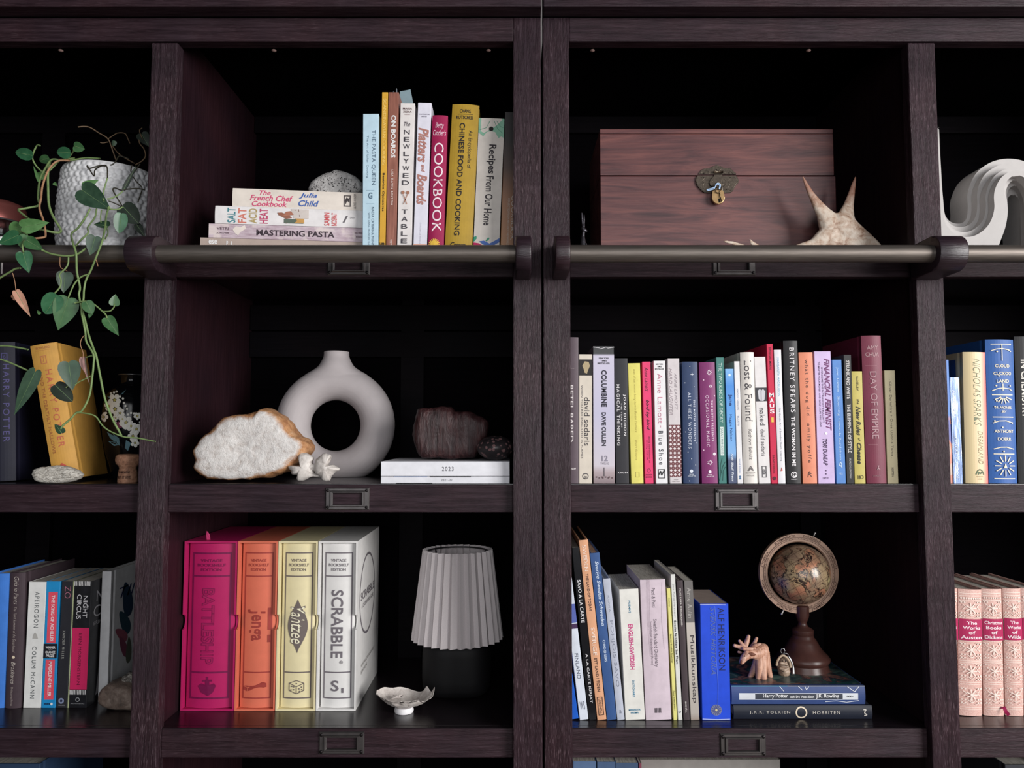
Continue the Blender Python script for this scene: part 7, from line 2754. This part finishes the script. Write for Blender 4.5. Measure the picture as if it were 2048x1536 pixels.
def stem(pts, y0, y1, rpx, m, via=None):
    """pts in the photo; the distance runs from y0 to y1, or follows via = list of distances"""
    n_ = len(pts)
    out = []
    for i, (a, b) in enumerate(pts):
        Y = via[i] if via else y0 + (y1 - y0) * i / (n_ - 1)
        out.append(P(a, b, Y))
    tube('stem', out, rpx * MPP(1.2), m, plant, 6, 5)


stem([(150, 316), (121, 320), (104, 319), (92, 335), (80, 360), (76, 395), (78, 410), (55, 416), (38, 419), (40, 424), (57, 437)], 1.33, 1.23, 2.3, S_G)
stem([(140, 321), (115, 322), (97, 340), (85, 372), (82, 397), (79, 410), (80, 422), (88, 445), (91, 470), (86, 475), (58, 478)], 1.31, 1.21, 2.2, S_R)
stem([(100, 322), (96, 345), (96, 375), (98, 410), (107, 435), (122, 461), (110, 465), (78, 458)], 1.32, 1.24, 2.6, S_G)
stem([(118, 322), (93, 345), (76, 336), (65, 318), (67, 305), (74, 291), (80, 291)], 1.32, 1.30, 1.9, S_G)
stem([(130, 322), (140, 312), (148, 300), (150, 292)], 1.31, 1.29, 1.7, S_G)
stem([(200, 317), (170, 316), (145, 320), (118, 321)], 1.32, 1.31, 1.8, S_G)
stem([(258, 318), (240, 312), (234, 318), (228, 327), (214, 332), (200, 331), (178, 337), (175, 332), (188, 352), (190, 340), (205, 331), (214, 334), (215, 356)], 1.34, 1.27, 1.5, S_D)
stem([(215, 356), (210, 372), (206, 392), (208, 402)], 1.27, 1.262, 1.6, S_G)
stem([(232, 320), (225, 300), (216, 278), (198, 266), (180, 255), (168, 253), (156, 254)], 1.36, 1.33, 1.5, S_B)
stem([(216, 278), (228, 270), (236, 266), (250, 267), (256, 278), (260, 287)], 1.35, 1.34, 1.2, S_B)
stem([(216, 284), (206, 286), (200, 285)], 1.35, 1.345, 1.2, S_B)
stem([(225, 292), (236, 306), (250, 316), (268, 326)], 1.355, 1.33, 1.3, S_B)
stem([(270, 330), (284, 322), (291, 312), (288, 298), (280, 288), (278, 280)], 1.33, 1.35, 1.4, S_B)
stem([(285, 278), (279, 262), (284, 256)], 1.35, 1.36, 1.2, S_B)
stem([(280, 328), (270, 342), (258, 360), (246, 380), (230, 376), (226, 380), (232, 392), (244, 412)], 1.30, 1.272, 1.5, S_D)
stem([(290, 380), (275, 377), (258, 378), (246, 380)], 1.28, 1.275, 1.3, S_D)
stem([(264, 330), (262, 345), (272, 362), (284, 376), (280, 392), (276, 404)], 1.30, 1.28, 1.3, S_D)
stem([(245, 414), (238, 418), (226, 419), (214, 416)], 1.268, 1.26, 1.5, S_G)
stem([(214, 398), (224, 396), (236, 390), (246, 382)], 1.262, 1.27, 1.5, S_G)
stem([(245, 414), (228, 406), (217, 402)], 1.268, 1.262, 1.3, S_D)
main = [(218, 414), (213, 430), (210, 455), (205, 480), (196, 505), (190, 520), (182, 540), (172, 560), (168, 580), (167, 598), (163, 622), (168, 650), (171, 668), (173, 684), (187, 709), (187, 730), (185, 750), (179, 791), (164, 821), (152, 826), (141, 838), (124, 853), (122, 862)]
stem(main, 0, 0, 2.0, S_G, [1.262, 1.24, 1.20, 1.160, 1.158, 1.160, 1.165] + [1.168] * (len(main) - 7))
m2 = [(180, 418), (170, 436), (156, 456), (143, 468), (146, 486), (152, 506), (153, 525), (154, 545), (160, 575), (158, 590), (164, 618), (170, 640), (178, 672), (188, 700), (193, 714), (200, 750), (210, 798), (225, 838), (238, 862), (243, 872)]
stem(m2, 0, 0, 2.2, S_G, [1.266, 1.26, 1.24, 1.21, 1.165, 1.158, 1.160, 1.165] + [1.170] * (len(m2) - 8))
stem([(193, 418), (190, 434), (180, 448), (175, 456), (176, 466), (160, 482), (150, 494)], 1.266, 1.16, 1.7, S_G)
stem([(203, 420), (201, 434), (202, 446)], 1.264, 1.262, 1.3, S_G)
stem([(212, 452), (216, 466), (210, 478)], 1.264, 1.17, 1.4, S_G)
stem([(152, 826), (166, 826), (190, 832), (204, 850), (216, 860), (232, 868), (250, 874), (275, 876), (295, 880), (311, 883)], 1.168, 1.16, 1.5, S_G)
stem([(84, 500), (100, 507), (120, 511), (136, 512), (150, 510), (162, 504), (172, 496)], 1.160, 1.158, 2.0, S_G)
stem([(137, 514), (136, 528), (130, 538), (119, 549), (122, 560), (120, 574), (108, 588)], 1.158, 1.16, 1.6, S_G)
stem([(120, 514), (121, 534), (134, 542)], 1.16, 1.16, 0.6, S_R)
stem([(178, 548), (162, 554), (150, 566), (142, 582), (136, 597)], 1.166, 1.168, 1.6, S_G)
stem([(150, 606), (166, 603), (178, 604), (190, 610), (204, 622), (212, 630), (214, 637)], 1.168, 1.16, 1.6, S_G)
stem([(206, 623), (220, 622), (228, 614), (229, 608)], 1.165, 1.16, 1.4, S_G)
stem([(-8, 561), (6, 552), (20, 544), (30, 538), (41, 536)], 1.17, 1.158, 2.0, S_G)
stem([(25, 546), (29, 560), (31, 574), (32, 586)], 1.162, 1.165, 0.7, S_R)
stem([(-8, 692), (14, 692), (34, 695), (56, 699)], 1.175, 1.17, 1.8, S_G)
stem([(-8, 716), (14, 723), (40, 734), (64, 745)], 1.178, 1.17, 1.8, S_G)
stem([(171, 668), (163, 678), (161, 690), (166, 705), (166, 717)], 1.168, 1.17, 0.7, S_R)
stem([(185, 750), (172, 757), (156, 765), (150, 770)], 1.168, 1.168, 1.1, S_G)
stem([(132, 775), (138, 770), (142, 764)], 1.168, 1.167, 1.1, S_G)
stem([(47, 505), (45, 492), (50, 478), (54, 470), (40, 462)], 0, 0, 1.6, S_G, [1.157, 1.158, 1.172, 1.20, 1.23])
stem([(190, 712), (180, 712), (170, 716)], 1.168, 1.17, 1.0, S_G)
stem([(190, 515), (194, 525), (196, 533)], 1.16, 1.16, 0.8, S_R)
